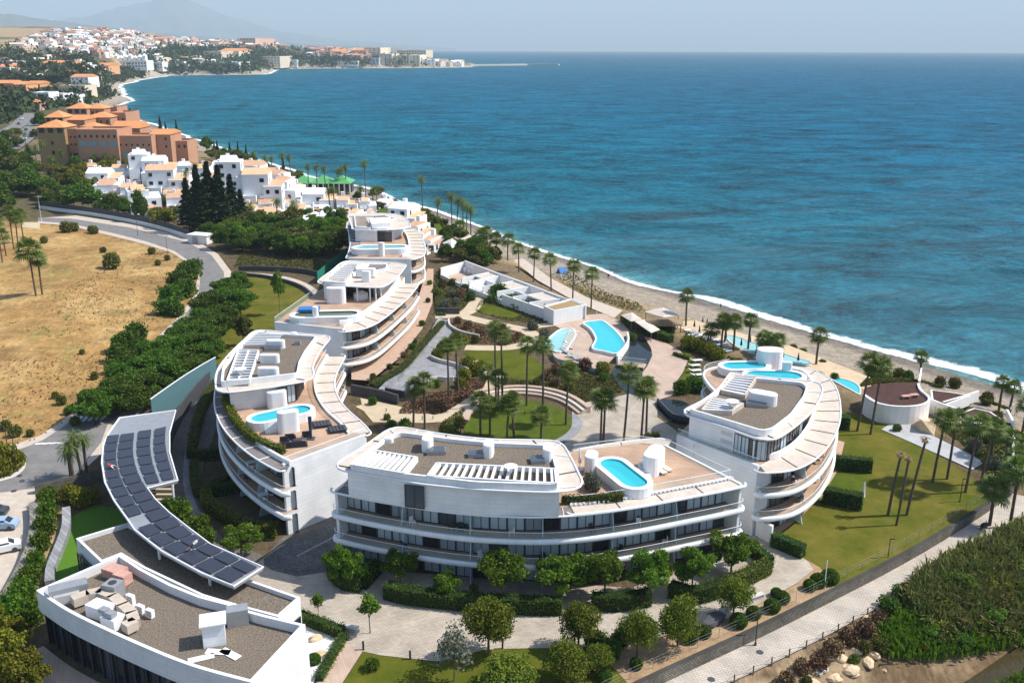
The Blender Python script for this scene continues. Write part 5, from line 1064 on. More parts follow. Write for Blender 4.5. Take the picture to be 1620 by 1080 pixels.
for k, (dx, nm, lab) in enumerate(((0, 'picnic_table', 'reddish table on the round maroon terrace'), (1.6, 'picnic_bench', 'reddish bench beside the terrace table'))):
    q = thing(nm, (p[0]+dx, p[1]+dx*.4, zt-.35), lab, nm.split('_')[1]); MB().box((p[0]+dx, p[1]+dx*.4, zt+.05), (1.5, .8, .12), .2).build('top', 'rust_box', q); MB().box((p[0]+dx-.5, p[1]+dx*.4, zt-.35), (.12, .6, .4), .2).build('leg', 'rust_box', q); MB().box((p[0]+dx+.5, p[1]+dx*.4, zt-.35), (.12, .6, .4), .2).build('leg', 'rust_box', q)
for pts, z, lab in (([(1472, 616), (1504, 620), (1536, 625), (1490, 642), (1474, 632)], 1.6, 'triangular maroon terrace beside the white stairs'), ([(1514, 655), (1541, 645), (1567, 651), (1592, 667), (1560, 670), (1532, 668)], .8, 'lower maroon terrace behind the palms')):
    P = UP(pts, z); o = thing('maroon_terrace', (*P[0], 0), lab, 'terrace'); MB().prism(P, -.3, z, 0, 0).build('terrace_wall', 'wall_stucco', o); MB().sheet(inset(P, .3), z+.02).build('terrace_ground', 'maroon_roof', o)
wallpx('stair_wall', [(1471, 652), (1490, 660), (1514, 668)], 2.4, .35, 'wall_stucco', 'white sloping wall beside the terrace stairs'); wallpx('stair_wall', [(1490, 650), (1520, 641), (1546, 632)], 1.7, .35, 'wall_stucco', 'white wall above the terrace stairs'); wallpx('boundary_wall', [(1592, 656), (1600, 672), (1603, 690), (1601, 730)], 1.0, .35, 'wall_stucco', 'thin white wall along the far path on the right'); wallpx('boundary_wall', [(1452, 617), (1456, 596)], 1.8, .3, 'wall_stucco', 'short white wall behind the round terrace')
st = thing('terrace_stair', (*U(1500, 655), 0), 'pale stair between two maroon terraces', 'stair')
for k in range(7): p = U(1492+k*3.4, 648+k*2.2, 1.2); MB().box((*p, 0), (.5, 2.6, 1.6-k*.18), .75).build('step', 'path_concrete', st)
sheetpx('stone_slab', [(1394, 680), (1404, 674), (1443, 670), (1471, 688), (1520, 712), (1558, 732), (1538, 744), (1490, 722), (1440, 700)], 'concrete', .12, label='cracked white stone slab beside the palms')
P = UP([(1440, 672), (1454, 660), (1482, 662), (1478, 690), (1456, 684)], 0); mb = MB(); n = len(P); mb.add([(p[0], p[1], 0) for p in P]+[(*U(1458, 664, 2.2), 2.2), (*U(1478, 668, 1.8), 1.8)], [(0, 1, 5), (1, 2, 6, 5), (2, 3, 6), (3, 4, 5, 6), (4, 0, 5)]); o = mb.build('sandstone_mound', 'sandstone'); tag(o, 'tan faceted sandstone mound beside the curved wall', 'rock')
st = thing('log_steps', (*U(1575, 710), 0), 'flight of dark timber steps in the slope on the right', 'stair')
for k in range(8): p = U(1560+k*3, 690+k*8, .1); MB().box((*p, .0), (3.4, .25, .25), .1).build('step', 'timber', st)
# ------------------------------------------------------------------ beach club
def tent(name, pts, z, lab, m, peak=1.0):
    P = UP(pts, z); c = np.mean(P, axis=0); t = thing(name, (c[0], c[1], gz(c[0], c[1])), lab, 'canopy'); mb = MB(); n = len(P)
    mb.add([(p[0], p[1], z) for p in P]+[(p[0], p[1], z-.12) for p in P]+[(c[0], c[1], z+peak)], [(i, (i+1) % n, 2*n) for i in range(n)]+[(n+i, n+(i+1) % n, (i+1) % n, i) for i in range(n)]+[tuple(reversed(range(n, 2*n)))]); mb.build('roof', m, t)
    for p in inset(P, .3): MB().cyl((p[0], p[1], gz(p[0], p[1])-.1), .08, z-gz(p[0], p[1]), 6).build('post', 'timber', t)
tent('thatched_roof', stadium(U(1036, 508, 2.4), U(1064, 508, 2.4), 2.3, 8), 2.6, 'x', 'thatch') if False else None
P = stadium(U(1038, 508, 2.4), U(1062, 508, 2.4), 2.6, 9); c = np.mean(P, axis=0); t = thing('thatched_roof', (c[0], c[1], 0), 'brown oval thatched roof of the beach bar', 'canopy'); mb = MB(); n = len(P); Q = stadium(U(1046, 504, 3.6), U(1056, 504, 3.6), .4, 9)
mb.add([(p[0], p[1], 2.3) for p in P]+[(p[0], p[1], 3.6) for p in Q]+[(p[0], p[1], 2.0) for p in P], [(i, (i+1) % n, n+(i+1) % n, n+i) for i in range(n)]+[tuple(range(n, 2*n)), tuple(reversed(range(2*n, 3*n)))]+[(2*n+i, 2*n+(i+1) % n, (i+1) % n, i) for i in range(n)]); mb.build('roof', 'thatch', t)
for p in inset(P, .5)[::4]: MB().cyl((p[0], p[1], -.8), .1, 3, 6).build('post', 'timber', t)
tent('shade_canopy', [(1019, 493), (1049, 486), (1076, 499), (1050, 502)], 2.6, 'grey-beige canopy behind the thatched roof', 'membrane', .6); tent('shade_canopy', [(982, 498), (1000, 494), (1016, 505), (998, 508)], 2.4, 'small beige canopy beside the hedge of the pool deck', 'membrane', .5); tent('shade_canopy', [(1004, 508), (1020, 505), (1044, 521), (1030, 526)], 2.3, 'long beige canopy in front of the thatched roof', 'beige_fabric', .25)
poolpx('beach_pool', [(1147, 530), (1164, 531), (1205, 545), (1252, 562), (1283, 571), (1276, 578), (1230, 570), (1191, 560), (1160, 545)], .3, 'pale long pool of the beach club', 'pale_water', 'pool_tile_pale', 3, -.4, 'kerb_stone'); poolpx('beach_pool', [(1312, 597), (1333, 598), (1352, 604), (1362, 612), (1361, 624), (1345, 616), (1326, 606)], .3, 'teal pool behind the right apartment block', 'pool_water', 'pool_tile', 3, -.2, 'kerb_stone')
PAR = [(1085, 541), (1093, 545), (1109, 552), (1098, 523), (1111, 518), (1118, 520), (1148, 541), (1172, 553), (1196, 566), (1238, 572), (1262, 577), (1120, 546), (1106, 532), (1186, 547)]
def closed_parasol():
    mb = MB().cyl((0, 0, 0), .35, .1, 10, 0); mb.tube([(0, 0, 0), (0, 0, 2.6)], .035, 6, 0); mb.cyl((0, 0, 1.0), .26, 1.5, 9, 1, r2=.05); o = mb.build('parasol', ['white_metal', 'navy_fabric']); m = o.data; bpy.data.objects.remove(o); return m
cpm = closed_parasol()
for a in PAR: p = G(*a); o = inst('parasol', cpm, None, p, 0, 1.0); tag(o, 'closed dark parasol among the beach club loungers', 'parasol', 'closed parasols at the beach club')
def lounger_mesh():
    mb = MB().box((0, 0, .22), (.65, 1.3, .1)); mb.add([(-.32, .65, .27), (.32, .65, .27), (.32, 1.25, .62), (-.32, 1.25, .62), (-.32, .65, .2), (.32, .65, .2), (.32, 1.27, .55), (-.32, 1.27, .55)], [(0, 1, 2, 3), (7, 6, 5, 4), (0, 4, 5, 1), (1, 5, 6, 2), (2, 6, 7, 3), (3, 7, 4, 0)])
    for x in (-.28, .28):
        for y in (-.55, .6): mb.box((x, y, 0), (.06, .06, .24))
    return mb
def thingcopy(name, me, p, rz, lab, cat, grp, sc=1.0): o = inst(name, me, None, p, rz, sc); return tag(o, lab, cat, grp)
lm = {}
for k in ('white_fabric', 'beige_fabric', 'blind_grey'): o = lounger_mesh().build('sun_lounger', k); lm[k] = o.data; bpy.data.objects.remove(o)
for k in range(26):
    a = (1088+(k % 9)*7.5+(k//9)*6, 524+(k % 9)*2.6+(k//9)*7.5); p = G(*a); thingcopy('sun_lounger', lm['blind_grey' if k % 3 else 'white_fabric'], p, 2.1+.2*rng.random(), 'sun lounger among the closed parasols of the beach club', 'lounger', 'beach club loungers', 1.25)
for k in range(9): p = U3(912-k*1.6+(k > 5)*2, 527+k*3.1, .12); thingcopy('sun_lounger', lm['beige_fabric'], p, 1.5, 'beige sun lounger in the row between the two garden pools', 'lounger', 'loungers between the garden pools', 1.15)
for k, a in enumerate(((893, 556), (900, 560), (908, 566), (918, 570), (928, 571))): thingcopy('sun_lounger', lm['blind_grey'], U3(*a, .12), .4+k*.3, 'dark lounger at the lower corner of the pool deck', 'lounger', 'loungers at the corner of the pool deck', 1.15)
for k, a in enumerate(((1104, 572), (1101, 580), (1102, 588), (1105, 595))): thingcopy('sun_lounger', lm['white_fabric'], U3(*a, .1), 1.8, 'white lounger on the narrow lawn beside the right block', 'lounger', 'white loungers on the narrow lawn', 1.3)
for k, a in enumerate(((1046, 748), (1054, 744))): thingcopy('sun_lounger', lm['beige_fabric'], U3(*a, ZD), .5, 'beige lounger on the roof deck beside the stair wall', 'lounger', 'loungers on the front roof deck', 1.2)
p = U3(1364, 796, .1); t = thing('parasol', p, 'tall closed white parasol at the hedge of the bright lawn', 'parasol'); MB().tube([p, (p[0], p[1], 3.3)], .04, 6).build('pole', 'white_metal', t); MB().cyl((p[0], p[1], 1.1), .3, 2.0, 9, r2=.08).build('canopy', 'white_fabric', t)
def ring_mesh(R=.45, r=.1):
    mb = MB(); N_, n = 18, 6
    for i in range(N_):
        a = 2*math.pi*i/N_
        for k in range(n): b = 2*math.pi*k/n; mb.v.append(((R+r*math.cos(b))*math.cos(a), r*math.sin(b), (R+r*math.cos(b))*math.sin(a)))
    for i in range(N_):
        for k in range(n): mb.f.append((i*n+k, i*n+(k+1) % n, ((i+1) % N_)*n+(k+1) % n, ((i+1) % N_)*n+k)); mb.m.append(0)
    return mb
for a, z, lab in (((884, 507), .1, 'orange life ring at the spa building wall'), ((944, 497), .1, 'orange life ring on the fence behind the large pool'), ((940, 556), .8, 'orange life ring at the lower edge of the large pool'), ((1322, 584), -.5, 'orange life ring on the post by the teal beach pool')):
    p = U3(*a, z); t = thing('life_ring', p, lab, 'life ring'); MB().tube([p, (p[0], p[1], z+1.2)], .04, 5).build('post', 'white_metal', t); r = ring_mesh().build('ring', 'orange_buoy', t); r.location = (0, -.08, 1.35)
# ------------------------------------------------------------------ vegetation prototypes
mat('leaf_dark', (.034, .088, .006), .6, col2=(.105, .185, .014), vscale=.9, rnd=.25, trans=.34, spec=.25)
mat('leaf_mid', (.045, .112, .006), .6, col2=(.150, .250, .016), vscale=.9, rnd=.25, trans=.36, spec=.25)
mat('leaf_olive', (.065, .085, .014), .65, col2=(.155, .155, .030), vscale=.9, rnd=.25, trans=.2, spec=.2)
mat('leaf_yellow', (.11, .13, .010), .65, col2=(.21, .20, .018), vscale=.9, rnd=.15, trans=.25, spec=.2)
mat('leaf_pine', (.050, .090, .008), .7, col2=(.180, .205, .020), vscale=1.3, rnd=.18, trans=.25, spec=.15)
mat('leaf_palm', (.052, .098, .012), .55, col2=(.165, .215, .038), vscale=1.5, rnd=.22, trans=.25, spec=.2)
mat('leaf_deadpalm', (.20, .135, .065), .85, var=.3, vscale=2)
mat('leaf_conifer', (.010, .026, .008), .75, col2=(.026, .050, .014), vscale=1.0, rnd=.15, trans=.08, spec=.15)
mat('leaf_far', (.028, .045, .020), .85, col2=(.055, .075, .028), vscale=.05, rnd=.3, coord='Position', spec=.1)
mat('leaf_grey', (.10, .115, .075), .7, col2=(.18, .19, .13), vscale=1.2, rnd=.15, trans=.15)
mat('leaf_reed', (.085, .120, .022), .6, col2=(.25, .25, .075), vscale=.5, trans=.25, spec=.25)
mat('leaf_dry', (.13, .075, .035), .9, col2=(.24, .15, .075), vscale=1.2, rnd=.2)
mat('leaf_bloom', (.42, .03, .10), .7, var=.25, vscale=2)
mat('bark', (.13, .095, .065), .95, var=.3, vscale=3, bump=.6, bscale=10)
mat('palm_bark', (.115, .088, .066), .95, var=.3, vscale=2.5, bump=.8, bscale=9, stretch=(1, 1, 3))
def leaves(c, n, size, flat=.0, rg=rng):
    """n random leaf quads at the points c"""
    a = rg.normal(size=(n, 3)); a[:, 2] *= (1-flat); a /= np.linalg.norm(a, axis=1)[:, None]; b = rg.normal(size=(n, 3)); b -= (a*b).sum(1)[:, None]*a; b /= np.linalg.norm(b, axis=1)[:, None]
    s = size*(.6+.8*rg.random(n))[:, None]; a = a*s*.5; b = b*s*.32
    return np.stack([c-a, c+b, c+a, c-b], 1).reshape(-1, 3)
def blobs(lumps, n, shell=.55, rg=rng):
    """points spread through a set of ellipsoid lumps (x, y, z, rx, rz), denser near their skin"""
    w = np.array([l[3]**2*l[4] for l in lumps]); idx = rg.choice(len(lumps), n, p=w/w.sum()); L = np.array(lumps)[idx]
    d = rg.normal(size=(n, 3)); d /= np.linalg.norm(d, axis=1)[:, None]; r = (shell+(1-shell)*rg.random(n)**.6)*(1+.12*rg.normal(size=n))
    return L[:, :3]+d*np.c_[L[:, 3], L[:, 3], L[:, 4]]*r[:, None]
def leafmesh(name, pts, size, m, flat=0.0):
    V = leaves(pts, len(pts), size, flat); F = np.arange(len(V)).reshape(-1, 4); return np_mesh(name, V, F, [m], smooth_=False)
def trunkmesh(name, h, r, lumps, m='bark', limbs=4):
    mb = MB(); top = (0.05*h, .03*h, h); mb.tube([(0, 0, -.3), (.02*h, 0, h*.4), top], r, 7, taper=.55)
    for l in lumps[:limbs]: mb.tube([(0.02*h, 0, h*.55), (l[0]*.5, l[1]*.5, (h*.7+l[2])/2), (l[0]*.85, l[1]*.85, l[2])], r*.5, 5, taper=.3)
    o = mb.build(name, m); me = o.data; bpy.data.objects.remove(o); return me
PROTO = {}
def proto_tree(key, k, H, R, trunk, n, size, m, squash=.8, nl=9, tr=.13, tm='bark'):
    rg = np.random.default_rng(100+k); lumps = []
    for i in range(nl):
        a = 2.4*i+rg.random(); q = R*(.62 if m == 'leaf_pine' else .74)*math.sqrt((i+.3)/nl); zc = trunk+(H-trunk)*(.24+.56*rg.random()*(1-q/R*.6)); rr = R*((.36 if m == 'leaf_pine' else .25)+.24*rg.random()); lumps.append((q*math.cos(a), q*math.sin(a), zc, rr, rr*squash))
    if key in ('broad', 'street', 'olive', 'yellow'):
        lumps = []
        for i in range(nl+8):
            a = 2.4*i+rg.random(); q = R*.8*math.sqrt((i+.3)/(nl+8)); rr = R*(.20+.17*rg.random()); zc = trunk+(H-trunk)*(.18+.70*rg.random()*(1-.55*(q/R)**2)); lumps.append((q*math.cos(a)*(.85+.3*rg.random()), q*math.sin(a)*(.85+.3*rg.random()), zc, rr, rr*max(.62, squash)))
        lumps.append((0, 0, trunk+(H-trunk)*.5, R*.38, (H-trunk)*.28))
    else: lumps.append((0, 0, trunk+(H-trunk)*.62, R*.55, (H-trunk)*.38))
    pts = blobs(lumps, n, .6, rg); pts = pts[pts[:, 2] > trunk*.75]
    PROTO.setdefault(key, []).append((trunkmesh('trunk', trunk+(H-trunk)*.45, tr, lumps, tm), leafmesh('crown', pts, size, m), H, 2*R))
for k in range(4): proto_tree('broad', k, 5.6, 2.4, 1.6, 8500, .25, 'leaf_mid', nl=10+k)
for k in range(4): proto_tree('street', 20+k, 5.2, 3.4, 1.0, 11000, .31, 'leaf_dark', .6, 14)
for k in range(3): proto_tree('pine', 40+k, 4.6, 2.15, 1.3, 9500, .20, 'leaf_pine', .75, 15)
for k in range(2): proto_tree('dark', 50+k, 8, 3.2, 1.2, 5000, .5, 'leaf_dark', 1.0, 12)
for k in range(2): proto_tree('olive', 60+k, 5, 2.4, 1.0, 3600, .36, 'leaf_olive', .8, 10)
for k in range(2): proto_tree('yellow', 66+k, 5, 2.8, .8, 4200, .40, 'leaf_yellow', .8, 10)
for k in range(2): proto_tree('thin', 70+k, 4.2, 1.2, 1.8, 800, .30, 'leaf_mid', .8, 7, .06)
for k in range(2): proto_tree('airy', 80+k, 5.4, 2.0, 1.2, 1100, .28, 'leaf_grey', 1.0, 12, .07)
for k in range(2):   # conifers: whorls
    rg = np.random.default_rng(300+k); P = []
    for i in range(3400):
        t = rg.random()**.75; a = rg.random()*6.283; r = (1-t)*2.6*(.55+.45*rg.random())*(.75+.25*math.cos(t*60)); P.append((r*math.cos(a), r*math.sin(a), 1+t*13.5-r*.15))
    PROTO.setdefault('conifer', []).append((trunkmesh('trunk', 14, .22, []), leafmesh('crown', np.array(P), .55, 'leaf_conifer', .3), 14.5, 5.2))
def proto_bush(key, k, R, H, n, size, m, nl=7):
    rg = np.random.default_rng(500+k); L = [(R*.5*math.cos(2.4*i)*rg.random(), R*.5*math.sin(2.4*i)*rg.random(), H*.45, R*.6, H*.5) for i in range(nl)]
    p = blobs(L, n, .6, rg); p = p[p[:, 2] > -.05]; PROTO.setdefault(key, []).append((None, leafmesh('foliage', p, size, m), H, 2*R))
for k in range(3): proto_bush('bush', k, 1.3, 1.8, 1500, .26, 'leaf_mid')
for k in range(2): proto_bush('bush_dark', 10+k, 1.4, 1.9, 1600, .28, 'leaf_dark')
for k in range(2): proto_bush('bush_olive', 20+k, 1.3, 1.3, 1300, .24, 'leaf_olive')
for k in range(2): proto_bush('bush_yellow', 30+k, 1.2, 1.2, 1300, .24, 'leaf_yellow')
for k in range(2): proto_bush('bush_grey', 40+k, 1.2, 1.0, 1200, .22, 'leaf_grey')
for k in range(2): proto_bush('bush_dry', 50+k, 1.2, 1.0, 1000, .25, 'leaf_dry')
proto_bush('bush_bloom', 60, 1.2, 2.4, 1200, .25, 'leaf_bloom')
rg = np.random.default_rng(9); d = rg.normal(size=(4500, 3)); d /= np.linalg.norm(d, axis=1)[:, None]; d *= (.88+.16*rg.random(4500))[:, None]; d[:, 2] = d[:, 2]*.9+.75
PROTO['ball'] = [(None, leafmesh('foliage', d[d[:, 2] > 0], .17, 'leaf_dark'), 1.65, 2.0)]
def palm_proto(key, k, H, nf=34, R=1.5, skirt=True, feather=False, dead=False, tr=.20, m='leaf_palm'):
    rg = np.random.default_rng(700+k); mb = MB(); lean = rg.normal()*.25
    tp = [(0, 0, -.3), (lean*.2, 0, H*.35), (lean*.6, lean*.1, H*.7), (lean, lean*.2, H)]; mb.tube(tp, tr, 8, taper=.72); o = mb.build('trunk', 'palm_bark'); tme = o.data; bpy.data.objects.remove(o)
    cb = MB(); top = Vector((lean, lean*.2, H))
    def fan(az, el, L, mi):
        d = Vector((math.cos(az)*math.cos(el), math.sin(az)*math.cos(el), math.sin(el))); side = Vector((-math.sin(az), math.cos(az), 0)); up = d.cross(side)
        b = top+d*L*.45; cb.add([tuple(top+side*.03), tuple(top-side*.03), tuple(b-side*.03), tuple(b+side*.03)], [(0, 1, 2, 3)], mi)
        for j in range(11):
            a = math.radians(-85+170*j/10); v = (d*math.cos(a)+side*math.sin(a)); l = L*.62*(.75+.3*math.cos(a)); w = side*math.cos(a)-d*math.sin(a)
            p1 = b+v*l*.6+Vector((0, 0, -.02)); p2 = b+v*l-Vector((0, 0, 1))*l*(.22+.15*rg.random())
            cb.add([tuple(b), tuple(p1+w*.042*L), tuple(p2), tuple(p1-w*.042*L)], [(0, 1, 2, 3)], mi)
    def frond(az, el, L, mi):
        side = Vector((-math.sin(az), math.cos(az), 0)); prev = top.copy(); q = el; pts = [prev.copy()]
        for j in range(6): d = Vector((math.cos(az)*math.cos(q), math.sin(az)*math.cos(q), math.sin(q))); prev = prev+d*L/6; pts.append(prev.copy()); q -= .30
        for j in range(1, 6):
            for s_ in (-1, 1):
                for e in (0, .5):
                    p = pts[j]+(pts[j+1]-pts[j])*e; t = (pts[j+1]-pts[j]).normalized(); tip = p+(side*s_*.8+t*.7-Vector((0, 0, .35)))*L*.17*(1.15-.12*j); cb.add([tuple(p-t*.06*L*.4), tuple(p+t*.06*L*.4), tuple(tip)], [(0, 1, 2)], mi)
            cb.add([tuple(pts[j-1]+side*.03), tuple(pts[j-1]-side*.03), tuple(pts[j]-side*.03), tuple(pts[j]+side*.03)], [(0, 1, 2, 3)], mi)
    f = frond if feather else fan
    if not dead:
        for i in range(nf): f(2.39996*i+rg.normal()*.15, math.radians(82-118*((i+.5)/nf)**.8+rg.normal()*5), R*(.9+.25*rg.random()), 0)
    if skirt or dead:
        for i in range(18): f(2.4*i+rg.normal()*.2, math.radians(-30-45*rg.random() if not dead else 5-75*rg.random()), R*(.62 if not dead else .7)*(.8+.3*rg.random()), 1)
    o = cb.build('crown', [m, 'leaf_deadpalm']); cme = o.data; bpy.data.objects.remove(o)
    PROTO.setdefault(key, []).append((tme, cme, H, 2*R))
for k in range(4): palm_proto('fan', k, 9.0, 30, 1.75, skirt=k % 2 == 0)
for k in range(3): palm_proto('fanshort', 10+k, 5.0, 36, 1.9, skirt=True, tr=.24)
for k in range(3): palm_proto('feather', 20+k, 7.0, 44, 2.7, skirt=True, feather=True, tr=.24)
for k in range(2): palm_proto('dead', 30+k, 9.0, 0, 1.3, dead=True)
# ------------------------------------------------------------------ placing
CNT = {}
def hgt(x, y, z0, ytop):
    lo, hi = 0.0, 60.0
    for _ in range(30):
        m = (lo+hi)/2
        if pix((x, y, z0+m))[1] > ytop: lo = m
        else: hi = m
    return lo
def plant(key, p, H, D, lab, cat, grp=None, name=None, rz=None):
    n = CNT.get(key, 0); CNT[key] = n+1; tr, cr, h0, d0 = PROTO[key][n % len(PROTO[key])]; rz = rng.random()*6.28 if rz is None else rz
    sx = D/d0; sz = H/h0
    if tr is None: o = inst(name or 'shrub', cr, None, p, rz, (sx, sx, sz)); return tag(o, lab, cat, grp)
    t = thing(name or 'tree', p, lab, cat, grp, rz); t.scale = (1, 1, 1)
    a = inst('trunk', tr, None, (0, 0, 0), 0, (max(.55, min(sx, 1.3)), max(.55, min(sx, 1.3)), sz)); a.parent = t; b = inst('crown', cr, None, (0, 0, 0), 0, (sx, sx, sz)); b.parent = t
    return t
def treepx(key, x, yb, yt, dia, lab, cat='tree', grp=None, z=None, name=None):
    p = U3(x, yb, z) if z is not None else G(x, yb); zc = math.hypot(p[0], math.hypot(p[1], CAMH-p[2])); H = hgt(p[0], p[1], p[2], yt); return plant(key, p, H, dia*zc/1500, lab, cat, grp, name)
def bushpx(key, x, yb, w, lab, cat='shrub', grp=None, z=None, hk=.75, name=None):
    p = U3(x, yb, z) if z is not None else G(x, yb); zc = math.hypot(p[0], math.hypot(p[1], CAMH-p[2])); D = w*zc/1500; return plant(key, p, D*hk, D, lab, cat, grp, name)
def palmpx(key, x, yb, yt, lab, grp=None, z=0.0, R=1.9, tilt=None):
    p = U3(x, yb, z) if z is not None else G(x, yb); H = hgt(p[0], p[1], p[2], yt); n = CNT.get(key, 0); CNT[key] = n+1; tr, cr, h0, d0 = PROTO[key][n % len(PROTO[key])]
    t = thing('palm_tree', p, lab, 'palm tree', grp, rng.random()*6.28 if tilt is None else 0.0)
    if tilt is None: t.rotation_euler = (rng.normal()*.025, rng.normal()*.03+.01, t.rotation_euler.z)
    a = inst('trunk', tr, None, (0, 0, 0), 0, (1, 1, H/h0)); a.parent = t
    s_ = 2*R/d0; b = inst('crown', cr, None, (0, 0, H-h0*s_), 0, s_); b.parent = t
    if tilt is not None: t.rotation_euler = (0, tilt, 0)
    return t
# hedges: an inner dark body and leaves over it
def hedge(pts, h, th, lab, m='leaf_dark', z=0.0, dens=48, size=.19, world=None, name='hedge', grp=None, cat='hedge'):
    P = world if world is not None else UP(pts, z); P = resample(spline(P, 4) if len(P) > 2 else P, .7); c = P[len(P)//2]
    t = thing(name, (c[0], c[1], z), lab, cat, grp); A = np.array(offset(P, th/2)); B = np.array(offset(P, -th/2))
    MB().strip([tuple(q) for q in np.array(offset(P, th/2-.12))], [tuple(q) for q in np.array(offset(P, -th/2+.12))], z, z+h-.12).build('hedge_body', 'leaf_conifer', t)
    L = plen(P); n = int(L*(2*h+th)*dens); i = rng.integers(0, len(P)-1, n); f = rng.random(n)[:, None]; a = A[i]*(1-f)+A[i+1]*f; b = B[i]*(1-f)+B[i+1]*f
    k = rng.random(n)*(2*h+th); z_ = np.where(k < h, k, np.where(k < h+th, h, k-h-th)); w = np.where(k < h, 0, np.where(k < h+th, (k-h)/th, 1.0))[:, None]
    # close the two ends as well
    e = rng.random(n) < (th*h*2)/(L*(2*h+th)+th*h*2); ei = rng.integers(0, 2, n)*(len(P)-1); ew = rng.random(n)[:, None]
    q = a*(1-w)+b*w; q = np.where(e[:, None], A[ei]*(1-ew)+B[ei]*ew, q); z_ = np.where(e, rng.random(n)*h, z_)
    pts3 = np.c_[q, z+z_]+rng.normal(size=(n, 3))*.07-np.array([c[0], c[1], z])
    me = leafmesh('foliage', pts3, size, m); o = bpy.data.objects.new('foliage', me); COL.objects.link(o); o.parent = t; return t
def polysample(px, n, z=None):
    xs = [p[0] for p in px]; ys = [p[1] for p in px]; out = []
    while len(out) < n:
        a = rng.uniform(min(xs), max(xs), 400); b = rng.uniform(min(ys), max(ys), 400); ok = inpoly(a, b, px); out += list(zip(a[ok], b[ok]))
    return out[:n]
def worldsample(poly, n):
    P = np.array(poly); out = []
    while len(out) < n:
        a = rng.uniform(P[:, 0].min(), P[:, 0].max(), 2000); b = rng.uniform(P[:, 1].min(), P[:, 1].max(), 2000); ok = inpoly(a, b, poly); out += list(zip(a[ok], b[ok]))
    return np.array(out[:n])
# ------------------------------------------------------------------ row of trees in front of the curved block
FT = [('broad', 548, 932, 858, 60, 'leafy tree beside the cobbled drive at the left end of the front block'), ('broad', 634, 926, 866, 60, 'leafy tree at the gap between the two left hedges of the front block'), ('broad', 706, 948, 900, 50, 'small leafy tree growing from the front hedge next to the yellow bush'),
      ('broad', 795, 948, 870, 78, 'wide leafy tree in the front hedge between the yellow bush and the roof drum'), ('broad', 888, 948, 870, 84, 'widest leafy tree in front of the curved block'), ('broad', 957, 946, 864, 66, 'leafy tree with high crown in front of the curved block below the oval pool'), ('broad', 1025, 946, 866, 70, 'dense leafy tree above the short hedge of the front block'),
      ('broad', 1095, 938, 866, 62, 'leafy tree beside the patio table at the front block'), ('broad', 1156, 908, 836, 68, 'leafy tree at the right corner of the front block')]
for k, x, yb, yt, dd, lab in FT: treepx(k, x, yb, yt, dd, lab, z=0)
PT = [(773, 1037, 945, 78, 'round clipped pine on the edge of plaza and lawn'), (915, 1026, 953, 66, 'round clipped pine at the plaza kerb below the widest tree'), (1008, 1040, 964, 66, 'leaning clipped pine on the bare bank'), (1072, 1022, 946, 68, 'clipped pine beside the dark covered boulder'), (1160, 974, 916, 58, 'clipped pine next to the stone bench on the plaza edge'), (896, 1078, 1016, 72, 'low clipped pine on the shaded front lawn next to the bank'), (806, 1100, 1042, 92, 'broad low pine on the front lawn at the bottom edge'), (945, 1062, 1020, 50, 'small dark pine behind the low clipped pine')]
for x, yb, yt, dd, lab in PT: treepx('pine', x, yb, yt, dd, lab, z=0)
treepx('thin', 586, 1001, 940, 40, 'young thin tree in a planting square on the plaza', z=0); treepx('thin', 504, 981, 938, 20, 'tiny young tree beside the plaza benches', z=0); treepx('airy', 718, 1078, 984, 66, 'airy grey-green tree on the shaded front lawn', z=0)
treepx('broad', 382, 884, 830, 68, 'round dense tree at the tip of the solar canopy', z=0)
for k, (x, y, w) in enumerate(((285, 822, 44), (318, 842, 40), (328, 858, 34), (268, 806, 26))): bushpx('bush', x, y, w, 'bright green shrub beside the solar canopy stair', 'shrub', 'shrubs beside the solar canopy', 0)
bushpx('bush', 590, 1058, 26, 'lone green shrub on the shaded front lawn', z=0)
for k, (x, y, w) in enumerate(((1092, 1014, 24), (1113, 1006, 22), (1168, 990, 26), (1192, 976, 22), (1221, 966, 24), (1237, 952, 22), (1228, 943, 17), (1294, 926, 24), (1281, 932, 20), (1312, 921, 26), (1006, 1056, 20), (956, 1076, 22))):
    bushpx('ball', x, y, w, 'clipped ball shrub on the bare bank above the retaining wall', 'shrub', 'ball shrubs on the bank', 0, .8)
for k, (x, y, w) in enumerate(((945, 1030, 46), (965, 1040, 40), (980, 1020, 36), (935, 1050, 30), (1290, 922, 18))): bushpx('bush_dark', x, y, w, 'dark shrub clump beside the low clipped pines', 'shrub', 'dark shrubs on the bank', 0)
